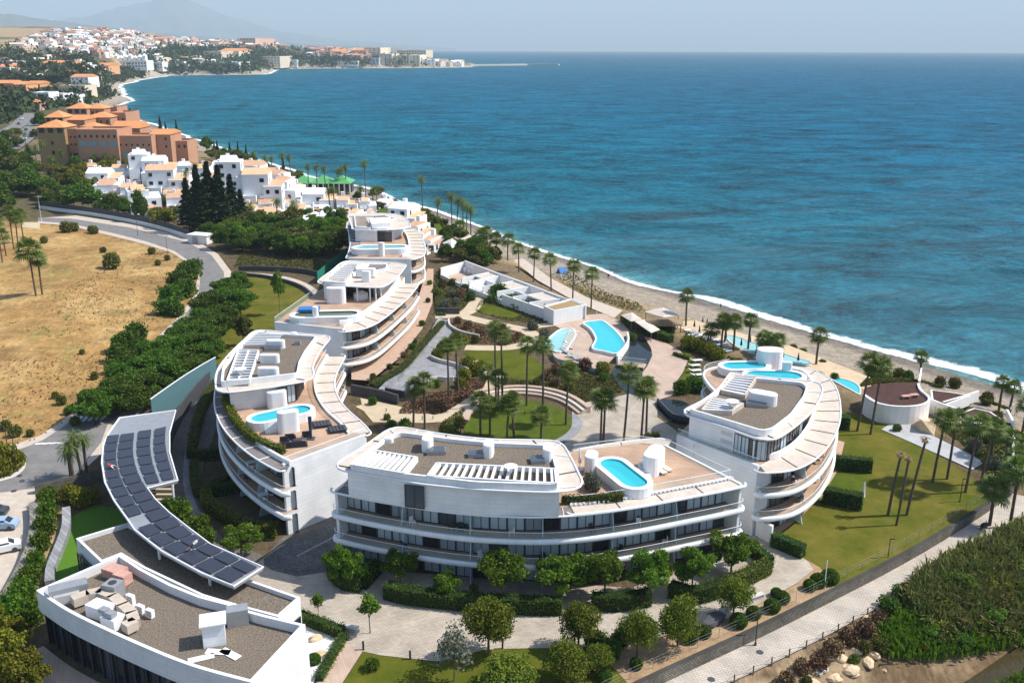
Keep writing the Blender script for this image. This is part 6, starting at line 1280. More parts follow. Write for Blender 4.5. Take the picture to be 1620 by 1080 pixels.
# hedges
HG = [([(527, 893), (529, 915), (545, 930), (572, 934)], 2.0, 1.3, 'rounded hedge at the left end of the front block', 'leaf_mid'), ([(575, 932), (598, 906)], 2.0, 1.1, 'hedge turning back to the left end of the front block', 'leaf_mid'), ([(611, 944), (650, 953), (735, 962), (820, 968), (888, 969)], 1.9, 1.5, 'long hedge in front of the curved block below the wide trees', 'leaf_dark'), ([(936, 962), (980, 963), (1027, 955)], 1.9, 1.5, 'short hedge in front of the curved block under the dense tree', 'leaf_dark'),
      ([(1060, 942), (1100, 952), (1150, 935)], 1.9, 1.5, 'dark hedge in front of the patio table', 'leaf_dark'), ([(1150, 935), (1190, 918), (1214, 905)], 1.8, 1.4, 'yellow-green hedge at the right corner of the front block', 'leaf_yellow'), ([(1218, 900), (1190, 878), (1170, 872)], 1.7, 1.2, 'dark hedge closing the corner garden of the front block', 'leaf_dark'),
      ([(345, 612), (325, 642), (313, 675), (306, 706), (303, 726)], 1.7, 1.2, 'hedge along the driveway at the upper left block', 'leaf_olive'), ([(305, 728), (346, 726)], 1.7, 1.1, 'hedge crossing to the left block, nearest the pergola roof', 'leaf_olive'), ([(308, 742), (311, 772), (322, 787), (361, 768)], 1.7, 1.2, 'angled hedge enclosing the middle garden of the left block', 'leaf_olive'), ([(326, 790), (332, 808), (364, 829), (396, 845), (438, 848)], 1.8, 1.3, 'curved yellow-green hedge at the end wall of the left block', 'leaf_yellow'), ([(330, 786), (370, 780)], 1.6, 1.0, 'hedge behind the curved yellow-green hedge', 'leaf_dark'),
      ([(1321, 742), (1378, 747)], 2.2, 1.4, 'dark box hedge beyond the bright private lawn', 'leaf_dark'), ([(1302, 794), (1363, 806)], 2.3, 1.5, 'dark box hedge with the white parasol at its end', 'leaf_dark'), ([(1222, 862), (1270, 882)], 1.8, 1.4, 'dark hedge between plaza and east lawn', 'leaf_dark'), ([(1325, 677), (1342, 678)], 2.3, 2.0, 'small cube hedge behind the right block', 'leaf_dark'),
      ([(470, 980), (500, 992), (543, 1008)], 1.3, 1.1, 'low hedge between pavilion and plaza', 'leaf_mid'), ([(545, 1010), (530, 1035), (505, 1078)], .9, .9, 'low hedge along the timber boardwalk', 'leaf_mid'), ([(985, 508), (1010, 520), (1040, 534), (1062, 542)], 1.6, 1.5, 'hedge between pool deck and beach club', 'leaf_mid'), ([(700, 512), (668, 548), (636, 584), (588, 612)], .7, 1.3, 'ivy strip on top of the ramp wall', 'leaf_olive'),
      ([(680, 452), (694, 470), (698, 500)], .6, 2.2, 'green planted strip beside the far patio', 'leaf_olive'), ([(1066, 562), (1090, 570)], .8, .8, 'low hedge beside the plaza loungers', 'leaf_mid')]
for pts, h, th, lab, m in HG:
    zz = 1.3 if 'ivy' in lab else 0.0; hedge(pts, h, th, lab, m, z=zz)
bushpx('bush_yellow', 750, 940, 15, 'bright yellow bush in the long front hedge', z=0, hk=1.3); bushpx('bush_yellow', 922, 925, 12, 'small yellow bush behind the widest front tree', z=0, hk=1.5); bushpx('bush_yellow', 1058, 908, 16, 'yellow bush between two front trees', z=0, hk=1.2)
# roof hedges and planters
hedge([(357, 632), (364, 652), (378, 675), (400, 696), (428, 711), (449, 718)], 1.0, .9, 'yellow-green planted hedge along the roof terrace of the left block', 'leaf_yellow', z=ZD, size=.22)
hedge([(889, 797), (930, 795), (985, 791)], 1.0, .7, 'grassy planted hedge on the front roof terrace', 'leaf_olive', z=ZD)
for x, y in ((934, 770), (940, 776)): bushpx('bush_grey', x, y, 26, 'palm-like potted plant on the front roof terrace', 'plant', 'potted plants on the front roof terrace', ZD, 1.0)
# road-side wood: a dense row of trees between road and blocks
RT = [(150, 668, 60), (172, 655, 62), (195, 640, 66), (215, 655, 62), (232, 630, 66), (210, 620, 62), (252, 612, 64), (236, 600, 60), (268, 602, 62), (258, 585, 58), (276, 576, 60), (293, 586, 56), (290, 560, 56), (308, 566, 56), (306, 545, 54), (326, 548, 54), (318, 526, 52), (338, 530, 52), (334, 508, 50), (352, 516, 50), (348, 492, 48), (366, 500, 48), (362, 476, 46), (380, 486, 46), (376, 466, 40), (330, 570, 44), (300, 600, 46)]
for i, (x, y, w) in enumerate(RT): treepx('street', x, y, y-w*.78-(8 if i % 3 == 0 else 0), w*1.28, 'dark leafy tree in the dense row between road and blocks', 'tree', 'dense roadside trees', z=0)
for i, (x, y, w) in enumerate(((300, 442, 42), (284, 458, 44), (294, 470, 40), (272, 480, 42), (264, 497, 36), (280, 500, 30), (308, 428, 26), (216, 540, 42), (200, 556, 44), (188, 572, 40), (222, 560, 34), (180, 590, 30), (206, 582, 36))): bushpx('bush_dark', x, y, w, 'dark bush on the field side of the road', 'shrub', 'bushes along the edge of the dry field', hk=.7)
treepx('olive', 386, 548, 492, 32, 'small round tree on the west lawn beside the roadside trees', z=0); treepx('thin', 443, 498, 428, 24, 'slender umbrella tree on the west lawn', z=0)
for i, (x, y, w) in enumerate(((177, 425, 32), (105, 368, 22), (118, 366, 18), (145, 368, 14), (70, 385, 14), (164, 400, 12), (150, 370, 16), (120, 672, 18), (98, 640, 20), (108, 655, 16), (88, 630, 14), (26, 690, 22), (10, 680, 20), (48, 690, 14), (150, 600, 16), (130, 560, 10), (250, 420, 12), (240, 402, 14), (265, 412, 12))): bushpx('bush_olive', x, y, w, 'low olive scrub bush on the dry field', 'shrub', 'scrub on the dry field')
# island and parking planting
for x, y, w in ((10, 742, 46), (-8, 730, 40), (24, 738, 30), (4, 752, 36)): bushpx('bush_yellow', x, y, w, 'yellow-green shrub on the traffic island', 'shrub', 'traffic island shrubs', 0)
for x, y, w in ((72, 800, 30), (78, 820, 32), (72, 845, 34), (68, 870, 34), (58, 900, 32), (48, 925, 36), (36, 955, 44), (20, 985, 50), (50, 985, 40), (80, 790, 24)): bushpx('bush', x, y, w, 'green shrub in the strip beside the broad stone wall', 'shrub', 'shrubs beside the stone wall', 0, .9)
for x, y, w in ((128, 800, 34), (112, 792, 32), (146, 794, 26)): bushpx('bush_yellow', x, y, w, 'yellow-green shrub above the synthetic turf', 'shrub', 'shrubs above the synthetic turf', 0, .8)
for x, y, w in ((15, 1040, 70), (-10, 1010, 60), (30, 1075, 70), (60, 1080, 40), (20, 1005, 40)): treepx('yellow', x, y+10, y-w*.8, w, 'yellow-green tree in the bottom corner beside the pavilion', 'tree', 'corner trees beside the pavilion', z=0)
for x, yb, yt in ((117, 762, 705), (131, 757, 690), (138, 755, 694), (112, 752, 716)): palmpx('feather', x, yb, yt, 'slender feather palm by the road junction', 'palms at the road junction', R=2.0)
# ------------------------------------------------------------------ palms
GP = [(710, 627, 547), (725, 620, 541), (654, 674, 612), (672, 678, 604), (785, 638, 522), (795, 644, 524), (774, 632, 590), (788, 644, 596), (833, 642, 544), (859, 652, 545), (895, 672, 586), (760, 690, 632), (775, 688, 640), (802, 693, 642), (813, 692, 634), (856, 694, 656)]
NM = ['tall fan palm beside the curved wall of the lower ramp', 'fan palm with bright crown beside the lower ramp', 'fan palm in the brown planting bed by the ramp foot', 'second fan palm in the brown planting bed by the ramp foot', 'very tall fan palm at the kidney lawn path, left of a close pair', 'very tall fan palm at the kidney lawn path, right of a close pair', 'short fan palm where the path meets the stepped bench', 'short fan palm behind the left end of the stepped bench', 'tall fan palm at the edge of round lawn below the kidney lawn', 'tall fan palm on the round lawn under the pool deck', 'fan palm near the right end of the stepped bench', 'leafy fan palm on the left side of the round lawn', 'slim fan palm among the left group on the round lawn', 'fan palm in the middle pair on the round lawn', 'taller fan palm in the middle pair on the round lawn', 'low fan palm close to the front block on the round lawn']
for (x, yb, yt), lab in zip(GP, NM): palmpx('fan', x, yb, yt, lab)
for (x, yb, yt), lab in zip([(950, 707, 630), (954, 706, 638), (986, 704, 592), (1014, 698, 616), (1022, 692, 614)], ['fan palm of the pair on the paved court, slightly taller one', 'fan palm of the pair on the paved court, slightly lower one', 'tall single fan palm on the paved court', 'fan palm in the round planter by the dark pond', 'second fan palm in the round planter by the dark pond']): palmpx('fan', x, yb, yt, lab, R=2.1)
for (x, yb, yt, tl), lab in zip([(1404.5, 815, 716, .02), (1418, 831, 722, .05), (1434, 815, 692, .06)], ['dead palm with brown drooping crown, first of three on the east lawn', 'dead palm standing nearest the walkway of three on the east lawn', 'tallest dead palm of three on the east lawn']): palmpx('dead', x, yb, yt, lab, tilt=tl, R=1.1)
for (x, yb, yt, tl), lab in zip([(1475, 763, 664, .04), (1498, 758, 664, .03), (1527, 779, 670, .03), (1551, 766, 676, .06)], ['tall fan palm next to the dead palms at the stone slab', 'tall fan palm second in the row along the stone slab', 'tall fan palm third in the row, nearest the fence', 'leaning fan palm at the end of the stone slab']): palmpx('fan', x, yb, yt, lab, tilt=tl, R=2.0)
for (x, yb, yt), lab in zip([(1356, 682, 574), (1377, 687, 580)], ['tall fan palm at the cube hedge behind the right block', 'tall fan palm in front of the round white terrace wall']): palmpx('fan', x, yb, yt, lab, R=2.2, tilt=.06)
for (x, yb, yt), lab in zip([(1565, 832, 776), (1597, 834, 742)], ['shaggy fan palm at the bend of the walkway', 'taller shaggy fan palm beyond the bend of the walkway']): palmpx('fanshort', x, yb, yt, lab, z=-1.25, R=2.3)
for x, yb, yt in ((1085, 516, 468), (1140, 556, 507), (1160, 559, 510), (1183, 554, 508), (1122, 554, 522), (1146, 545, 512), (1291, 577, 530), (1228, 572, 540), (1206, 560, 536), (1216, 566, 538)): palmpx('fanshort', x, yb, yt, 'shaggy fan palm standing in the beach club', 'beach club palms', z=-.5, R=2.1)
for x, yb, yt in ((821, 431, 394), (844, 446, 402), (872, 460, 410), (906, 473, 420), (935, 489, 433)): palmpx('fan', x, yb, yt, 'slim fan palm in the row along the promenade', 'promenade palms', R=2.2)
for x, yb, yt in ((785, 406, 378), (803, 411, 380), (760, 402, 372), (772, 404, 368), (728, 392, 358)): palmpx('fan', x, yb, yt, 'fan palm in the grove above the beach beyond the spa', 'palms beyond the spa building', R=2.6)
for x, yb, yt in ((1455, 600, 566), (1580, 650, 606), (1596, 655, 612), (1590, 735, 690), (1616, 690, 640), (1568, 720, 676), (1600, 770, 720)): palmpx('fanshort', x, yb, yt, 'bushy fan palm on the slope beyond the terraces', 'palms on the slope beyond the terraces', z=None, R=1.8)
palmpx('fanshort', 57, 468, 396, 'shaggy palm of the pair on the dry field, taller one', z=None, R=3.6); palmpx('fanshort', 67, 466, 412, 'shaggy palm of the pair on the dry field, lower one', z=None, R=2.6)
for x, yb, yt in ((22, 395, 335), (30, 398, 345), (38, 385, 340), (4, 415, 350), (10, 405, 372)): palmpx('fan', x, yb, yt, 'thin fan palm along the track at the field edge', 'palms along the track', z=None, R=2.6)
# garden planting: shrubs and ground cover
BED = [(690, 470, 'bush_olive', 20), (700, 455, 'bush_olive', 18), (712, 470, 'bush_grey', 16), (722, 482, 'bush_grey', 16), (705, 488, 'bush_grey', 20), (730, 470, 'bush_dry', 20), (716, 452, 'bush_olive', 16), (735, 462, 'bush_dark', 18), (700, 436, 'bush_olive', 18), (745, 475, 'bush_dark', 20), (780, 477, 'bush_dark', 34), (805, 478, 'bush_dark', 40), (825, 488, 'bush_dark', 40), (790, 470, 'bush_dark', 30), (842, 522, 'bush_grey', 22), (862, 534, 'bush_grey', 20), (725, 512, 'bush_dry', 16), (740, 520, 'bush_dry', 18), (760, 530, 'bush_dry', 20), (800, 545, 'bush_olive', 22), (810, 540, 'bush_dry', 16), (820, 536, 'bush_dry', 16), (752, 542, 'bush_olive', 18),
       (700, 556, 'bush_yellow', 22), (715, 552, 'bush_yellow', 22), (732, 545, 'bush_yellow', 22), (694, 566, 'bush_yellow', 22), (740, 582, 'bush_yellow', 26), (752, 592, 'bush_yellow', 28), (735, 600, 'bush_yellow', 26), (760, 585, 'bush_yellow', 20), (728, 612, 'bush_yellow', 22), (690, 612, 'bush', 18), (882, 592, 'bush_dry', 24), (905, 590, 'bush_dark', 22), (925, 585, 'bush_dry', 26), (952, 590, 'bush_yellow', 26), (955, 602, 'bush', 18), (880, 610, 'bush_dry', 20), (900, 618, 'bush_olive', 20), (866, 600, 'bush_dry', 22), (850, 610, 'bush_olive', 18), (640, 678, 'bush', 24), (620, 680, 'bush_dark', 22), (612, 664, 'bush_olive', 14), (1090, 552, 'bush_yellow', 30), (1105, 556, 'bush_yellow', 30), (1120, 562, 'bush_yellow', 30), (1134, 568, 'bush_yellow', 26), (1060, 525, 'bush', 20), (1000, 538, 'bush', 16), (1050, 520, 'bush_dark', 22),
       (1078, 622, 'bush_dark', 30), (1094, 618, 'bush_dark', 32), (1110, 620, 'bush_dark', 30), (1025, 700, 'bush_olive', 22), (1036, 696, 'bush_olive', 18), (728, 676, 'bush_olive', 24), (716, 690, 'bush_olive', 24), (702, 684, 'bush_olive', 20), (590, 640, 'bush_dark', 18), (654, 545, 'bush_dark', 14), (640, 560, 'bush_dry', 14), (624, 570, 'bush_dry', 14)]
LB = {'bush_olive': 'olive-green bush in the garden beds', 'bush_grey': 'silver-grey rounded bush in the garden beds', 'bush_dry': 'reddish-brown dry bush in the garden beds', 'bush_dark': 'dark green clipped bush in the garden', 'bush_yellow': 'yellow-green bush in the garden beds', 'bush': 'fresh green bush in the garden beds'}
for x, y, k, w in BED: bushpx(k, x, y, w, LB[k], 'shrub', LB[k]+' group', 0, .32 if w > 32 and y < 500 else .75)
treepx('conifer', 862, 506, 479, 7, 'small dark cypress at the wall of the spa building', z=0)
for x, y, k, w in ((1378, 640, 'bush_yellow', 26), (1392, 644, 'bush_olive', 22), (1400, 604, 'bush_olive', 24), (1420, 600, 'bush_olive', 24), (1436, 602, 'bush_dark', 22), (1384, 600, 'bush_dark', 34), (1418, 682, 'bush', 16), (1486, 612, 'bush_olive', 22), (1510, 614, 'bush_olive', 22), (1520, 648, 'bush_yellow', 24), (1560, 640, 'bush_olive', 26), (1585, 700, 'bush_yellow', 22), (1540, 712, 'bush_grey', 26), (1570, 742, 'bush_grey', 26), (1560, 700, 'bush_olive', 24), (1596, 690, 'bush_dark', 20), (1610, 700, 'bush_dark', 22), (1614, 720, 'bush_dark', 22), (1576, 668, 'bush_olive', 24), (1600, 745, 'bush', 26), (1545, 690, 'bush_olive', 24), (1320, 600, 'bush_dark', 14), (1300, 580, 'bush_dark', 16), (1255, 556, 'bush', 16), (1270, 562, 'bush', 16)): bushpx(k, x, y, w, {'bush': 'fresh green', 'bush_olive': 'olive', 'bush_yellow': 'yellow-green', 'bush_grey': 'silver-grey', 'bush_dark': 'dark green'}[k]+' bush on the slope around the maroon terraces', 'shrub', 'terrace slope '+k)
# low ground cover as stuff: tufts over the garden soil
def tufts(name, px, n, size, m, lab, z=0.0, zr=.18, world=None, tall=1.0, avoid=()):
    P = world if world is not None else UP(px, z); q = worldsample(P, n); zz = np.full(n, z)+rng.random(n)*zr
    for A in avoid: k = ~inpoly(q[:, 0], q[:, 1], A); q = q[k]; zz = zz[k]
    me = leafmesh(name, np.c_[q, zz], size, m); o = bpy.data.objects.new(name, me); COL.objects.link(o); return tag(o, lab, 'ground cover', kind='stuff')
HARD = [UP(a, 0) for a in ([(752, 489), (766, 482), (800, 486), (822, 497), (815, 503), (790, 501), (765, 496)], [(737, 556), (780, 553), (820, 555), (852, 572), (862, 587), (842, 601), (800, 597), (778, 580), (745, 568)])]
for nm, px, n, sz, m, lab in (('ground_cover', [(690, 430), (720, 440), (752, 470), (728, 492), (700, 494), (686, 470)], 5000, .38, 'leaf_olive', 'green ground cover on the slope by the far patio'), ('ground_cover', [(762, 472), (800, 466), (858, 500), (870, 512), (800, 508), (752, 492)], 4000, .34, 'leaf_olive', 'planting round the small oval lawn'), ('ground_cover', [(716, 512), (760, 515), (830, 530), (838, 538), (800, 546), (748, 543), (722, 526)], 4500, .32, 'leaf_dry', 'dry reddish planting between the garden paths'),
                              ('ground_cover', [(862, 590), (880, 578), (950, 598), (968, 592), (985, 620), (940, 632), (915, 642), (880, 625), (800, 612), (790, 600), (840, 604)], 12000, .30, 'leaf_olive', 'olive rows of low planting above the stepped bench'), ('ground_cover', [(630, 655), (700, 655), (765, 615), (770, 600), (740, 600), (720, 618), (690, 622), (640, 640)], 7000, .32, 'leaf_dry', 'dry planting on the slope under the ramp palms'), ('ground_cover', [(700, 668), (735, 645), (728, 690), (735, 700), (690, 700)], 2500, .3, 'leaf_olive', 'planting left of the round lawn'), ('ground_cover', [(900, 430), (960, 462), (1010, 480), (1020, 492), (990, 490), (930, 470), (870, 435)], 1400, .45, 'leaf_olive', 'dune scrub between promenade and beach'), ('ground_cover', [(1360, 612), (1390, 606), (1460, 604), (1540, 628), (1600, 650), (1580, 640), (1500, 616), (1440, 600), (1370, 600)], 4000, .5, 'leaf_olive', 'dune scrub behind the maroon terraces'),
                              ('ground_cover', [(1540, 660), (1600, 672), (1620, 760), (1570, 780), (1560, 740), (1520, 700), (1490, 680)], 9000, .45, 'leaf_olive', 'scrub slope around the timber steps'), ('ground_cover', [(380, 400), (480, 405), (530, 420), (500, 435), (430, 428), (370, 425)], 5000, .5, 'leaf_olive', 'rough scrub beyond the west lawn'), ('ground_cover', [(1150, 565), (1240, 580), (1300, 590), (1310, 600), (1250, 592), (1160, 576)], 3500, .4, 'leaf_dark', 'shrubbery between beach pool and sand')):
    tufts(nm, px, n, sz, m, lab, avoid=HARD, z=0 if 'dune' not in lab else -.3, zr=.3)
# reeds in the lower right: tall canes as one mass, and the rocky dry bank
def reeds(px, n, hmin, hmax, m, lab, lean=.35):
    q = polysample(px, n//6); V = []
    for a, b in q:
        X0, Y0, Z0 = 0, 0, 0; d = ray(a, b); t = (-4.2-CAMH)/d[2]; x, y = d[0]*t, d[1]*t; z = gzq(x, y)
        for _ in range(6):
            h = rng.uniform(hmin, hmax); az = rng.random()*6.28; l = h*lean*rng.random(); w = .05+.08*rng.random(); ox, oy = rng.normal()*.35, rng.normal()*.35; c, s_ = math.cos(az), math.sin(az)
            bz = z+h*.25*rng.random(); top = (x+ox+c*l, y+oy+s_*l, z+h*(.9-.25*rng.random())); mid = (x+ox+c*l*.35, y+oy+s_*l*.35, z+h*.62)
            V += [(x+ox-s_*w*.5, y+oy+c*w*.5, bz), (mid[0]+s_*w*1.6, mid[1]-c*w*1.6, mid[2]), top, (mid[0]-s_*w*1.6, mid[1]+c*w*1.6, mid[2])]
    V = np.array(V); me = np_mesh('reeds', V, np.arange(len(V)).reshape(-1, 4), [m], smooth_=False); o = bpy.data.objects.new('reeds', me); COL.objects.link(o); return tag(o, lab, 'reeds', kind='stuff')
_gx = np.linspace(20, 130, 220); _gy = np.linspace(40, 150, 220); _GX, _GY = np.meshgrid(_gx, _gy, indexing='ij'); _GZ = ground_z(_GX.ravel(), _GY.ravel())[0].reshape(220, 220)
def gzq(x, y): i = int(np.clip((x-20)/110*219, 0, 219)); j = int(np.clip((y-40)/110*219, 0, 219)); return float(_GZ[i, j])
REED = [(1430, 990), (1446, 958), (1480, 935), (1540, 905), (1610, 872), (1700, 862), (1700, 960), (1640, 985), (1580, 1005), (1500, 1015), (1450, 1020)]
reeds(REED, 17000, 1.4, 3.3, 'leaf_reed', 'tall green reed bed between walkway and river'); reeds(REED, 8000, 1.3, 3.0, 'leaf_olive', 'darker inner reeds of the reed bed', .7); reeds(REED, 1800, 1.3, 2.8, 'leaf_dry', 'dry brown canes in the reed bed', .8); reeds([(1430, 1010), (1640, 970), (1640, 1000), (1560, 1022), (1470, 1050), (1400, 1062), (1390, 1035)], 9000, 1.0, 2.2, 'leaf_mid', 'fresh low reeds at the river edge'); reeds([(1560, 1085), (1640, 1050), (1700, 1060), (1700, 1110), (1560, 1120)], 3500, .8, 1.8, 'leaf_mid', 'low reeds on the far river bank')
for x, y, k, w in ((1262, 1046, 'bush_dry', 40), (1290, 1038, 'bush_dry', 44), (1310, 1018, 'bush_dry', 46), (1336, 1000, 'bush_dry', 46), (1362, 985, 'bush_dry', 44), (1385, 970, 'bush_dry', 40), (1400, 950, 'bush_dark', 46), (1420, 930, 'bush_dark', 46), (1240, 1062, 'bush_dry', 36), (1360, 1015, 'bush_olive', 36), (1345, 1032, 'bush', 26), (1385, 1010, 'bush_olive', 40), (1270, 1065, 'bush_olive', 26), (1250, 1080, 'bush_olive', 30), (1220, 1075, 'bush_dry', 30)): bushpx(k, x+6, y+16, w*.8, {'bush_dry': 'brown dry bush on the rocky river bank', 'bush_dark': 'dark bush at the head of the reed bed', 'bush_olive': 'olive bush on the rocky river bank', 'bush': 'bright bush on the rocky river bank'}[k], 'shrub', 'river bank bushes '+k.replace('_', ' '), None, .6)

for a, b in polysample([(x, y+12) for x, y in REED], 74):
    k = ('olive', 'yellow', 'broad', 'olive', 'street')[int(rng.random()*5)]; w = rng.uniform(34, 66); p = G(a, b); zc = math.hypot(p[1], CAMH)/1500
    plant(k, (p[0], p[1], p[2]-.6), w*zc*rng.uniform(.5, .8), w*zc, {'olive': 'olive leafy thicket inside the reed bed', 'yellow': 'yellow-green leafy thicket inside the reed bed', 'broad': 'fresh green thicket inside the reed bed', 'street': 'dark green thicket inside the reed bed'}[k], 'shrub', 'reed bed thickets '+k, 'thicket')
for x, y, k, w in ((652, 553, 'bush_dark', 14), (640, 566, 'bush_dry', 14), (617, 584, 'bush_dark', 13), (668, 515, 'bush_dark', 12), (677, 478, 'bush_dark', 10), (680, 450, 'bush', 10), (590, 600, 'bush_olive', 14)): bushpx(k, x, y, w, 'clipped bush on the terracotta patio of the far blocks, '+k.replace('_', ' '), 'shrub', 'patio bushes '+k, 1.3)
# ------------------------------------------------------------------ buildings beyond: helpers
mat('far_white', (.76, .75, .73), .9, rnd=.10); mat('far_cream', (.66, .56, .42), .9, rnd=.14); mat('far_pink', (.58, .36, .28), .9, rnd=.14); mat('far_orange', (.64, .33, .16), .9, rnd=.08)
mat('village_white', (.80, .80, .80), .85, var=.05, vscale=.3)
mat('far_roof', (.42, .24, .15), .9, rnd=.2)
def bwin(name='window'):
    o = MB().box((0, 0, 0), (1, .12, 1)).build(name, 'window_dark'); m = o.data; bpy.data.objects.remove(o); return m
WB = bwin(); o = MB().box((0, 0, 0), (1, .12, 1)).build('window', 'bluish_glass'); WBG = o.data; bpy.data.objects.remove(o)
def gable(mb, c, w, d, z, h, rz, over=.4, mi=0, mono=False):
    ca, sa = math.cos(rz), math.sin(rz); w += over*2; d += over*2
    def T(x, y, zz): return (c[0]+x*ca-y*sa, c[1]+x*sa+y*ca, zz)
    if mono: v = [T(-w/2, -d/2, z), T(w/2, -d/2, z), T(w/2, d/2, z+h), T(-w/2, d/2, z+h), T(-w/2, -d/2, z-.25), T(w/2, -d/2, z-.25), T(w/2, d/2, z+h-.25), T(-w/2, d/2, z+h-.25)]; f = [(0, 1, 2, 3), (7, 6, 5, 4), (0, 4, 5, 1), (1, 5, 6, 2), (2, 6, 7, 3), (3, 7, 4, 0)]
    else: v = [T(-w/2, -d/2, z), T(w/2, -d/2, z), T(w/2, d/2, z), T(-w/2, d/2, z), T(-w/2, 0, z+h), T(w/2, 0, z+h)]; f = [(0, 1, 5, 4), (2, 3, 4, 5), (1, 2, 5), (3, 0, 4), (3, 2, 1, 0)]
    return mb.add(v, f, mi)
def hip(mb, c, w, d, z, h, rz=0.0, over=.6, mi=0):
    ca, sa = math.cos(rz), math.sin(rz); w += over*2; d += over*2; r = max(0, (w-d)/2)
    def T(x, y, zz): return (c[0]+x*ca-y*sa, c[1]+x*sa+y*ca, zz)
    return mb.add([T(-w/2, -d/2, z), T(w/2, -d/2, z), T(w/2, d/2, z), T(-w/2, d/2, z), T(-r-.01, 0, z+h), T(r+.01, 0, z+h)], [(0, 1, 5, 4), (1, 2, 5), (2, 3, 4, 5), (3, 0, 4), (3, 2, 1, 0)], mi)
def house(x, yb, wpx, hpx, lab, rz=.3, d=9, wall='village_white', roof='ceramic_roof', seed=0, grp='white village houses', storeys=None):
    p = G(x, yb); rg = random.Random(seed+int(x*7)); dist = math.hypot(p[1], CAMH-p[2]); s = dist/1500; w = wpx*s; h = hpx*s*.95
    t = thing('village_house', (p[0], p[1], p[2]), lab, 'house', grp); ca, sa = math.cos(rz), math.sin(rz); z = p[2]-1.0
    def L(a, b): return (p[0]+a*ca-b*sa, p[1]+a*sa+b*ca)
    vols = [(-w*.16, d*.15, w*.66, d, h), (w*.27, -d*.05, w*.46, d*.9, h*.72), (-w*.30, -d*.45, w*.34, d*.5, h*.46), (w*.12, -d*.62, w*.40, d*.5, h*.34)]
    for k, (a, b, ww, dd, hh) in enumerate(vols):
        c = L(a, b); o = MB().box((*c, z), (ww, dd, hh+1), rz).build('wall', wall, t)
        if k == 2: MB().ring([L(a-ww/2, b-dd/2), L(a+ww/2, b-dd/2), L(a+ww/2, b+dd/2), L(a-ww/2, b+dd/2)], inset([L(a-ww/2, b-dd/2), L(a+ww/2, b-dd/2), L(a+ww/2, b+dd/2), L(a-ww/2, b+dd/2)], .2), z+hh+1, z+hh+1.8).build('terrace_parapet', wall, o)
        else:
            mb = MB(); rw = ww*(1 if k != 0 or seed % 2 else .6); gable(mb, c, rw, dd*(.8 if k else 1), z+hh+1.01, min(1.9, ww*.22), rz, .1, mono=(k == 1)); mb.build('roof', roof if (k+seed) % 3 else wall, o)
        nf = max(1, int(hh/3.0))
        for f in range(nf):
            n = max(1, int(ww/3.2))
            for i in range(n):
                if rg.random() < .25: continue
                q = L(a-ww/2+ww*(i+.5)/n, b-dd/2-.03); inst('window', WB, t, (*q, z+1+f*hh/nf+.9), rz, (1.1+.6*rg.random(), 1, 1.4))
            n = max(1, int(dd/3.4))
            for i in range(n):
                if rg.random() < .4: continue
                q = L(a+ww/2+.03, b-dd/2+dd*(i+.5)/n); inst('window', WB, t, (*q, z+1+f*hh/nf+.9), rz+math.pi/2, (1.0, 1, 1.4))
    c = L(-w*.2, d*.3); MB().box((*c, z+h+1), (1.2, 1.2, 2.4), rz).build('chimney', wall, t)
    for k in range(2): c = L(w*(.2-.4*k), -d*.9); MB().box((*c, z+2.4+k*.3), (w*.22, 2.2, .15), rz).build('awning', 'awning', t)
    c = L(w*.1, -d*.45); MB().box((*c, z+h*.5), (w*.3, 1.4, .9), rz).build('balcony', wall, t)
    return t
VH = [(232, 288, 44, 46, 'tall stepped white house below the terracotta hotel', .25), (270, 320, 62, 54, 'largest white house of the left cluster with two tiled gables', .2), (230, 340, 48, 42, 'white house with steep tiled gable beside the dark trees', .45), (168, 296, 50, 24, 'low white house at the left edge of the village', .1), (182, 316, 56, 26, 'low white house with bougainvillea', .2), (212, 318, 34, 24, 'small white house wedged between tiled roofs', .2),
      (378, 336, 58, 84, 'tall stepped white apartment house with arched balconies', .15), (420, 338, 60, 66, 'stepped white apartment house right of the arched balconies', .1), (455, 330, 42, 46, 'white corner house facing the palms', -.1), (507, 334, 50, 30, 'white house with two low tiled roofs', .05), (482, 348, 44, 20, 'low white bungalow behind the bushes', .1), (455, 362, 66, 18, 'long low bungalow with wide tiled roof', .05), (528, 368, 48, 30, 'white house with big square tiled roof beside the farthest block', .0), (548, 336, 26, 22, 'small white house with tiled porch', .1), (582, 338, 26, 22, 'small white garden house by the sea wall', .2), (645, 372, 50, 46, 'white sea-side house behind the farthest block', -.35), (664, 388, 34, 34, 'white stepped house next to the beach gardens', -.4), (350, 320, 30, 44, 'narrow white house behind the dark conifers', .1), (300, 318, 34, 40, 'white house between conifers and left cluster', .1), (408, 300, 60, 40, 'rear white house with chimney facing the sea', -.1), (445, 308, 40, 34, 'white terraced house above the sea palms', -.2), (256, 290, 50, 38, 'white house with dome chimney behind the left cluster', .15)]
VH += [(150, 282, 30, 20, 'small white house at the upper left of the village', .1), (196, 286, 30, 22, 'small white house under the hotel palms', .2), (300, 296, 36, 36, 'white house climbing towards the hotel', .15), (285, 336, 36, 26, 'low white house at the conifers', .25), (330, 298, 34, 34, 'white house seen between palms and conifers', .1), (360, 290, 40, 30, 'upper white house facing the conifers', .1), (475, 318, 34, 24, 'white terrace house next to the green pavilion', 0), (436, 350, 36, 18, 'low white house under the corner house', .1), (500, 356, 34, 16, 'low white bungalow beside the tiled square house', .05), (400, 348, 34, 20, 'white house at the foot of the arched balconies', .1), (566, 352, 24, 18, 'small white house beside the farthest block', -.1), (612, 336, 26, 18, 'small white villa by the garden lawn', -.2), (685, 396, 26, 20, 'small white house beside the tent', -.4)]
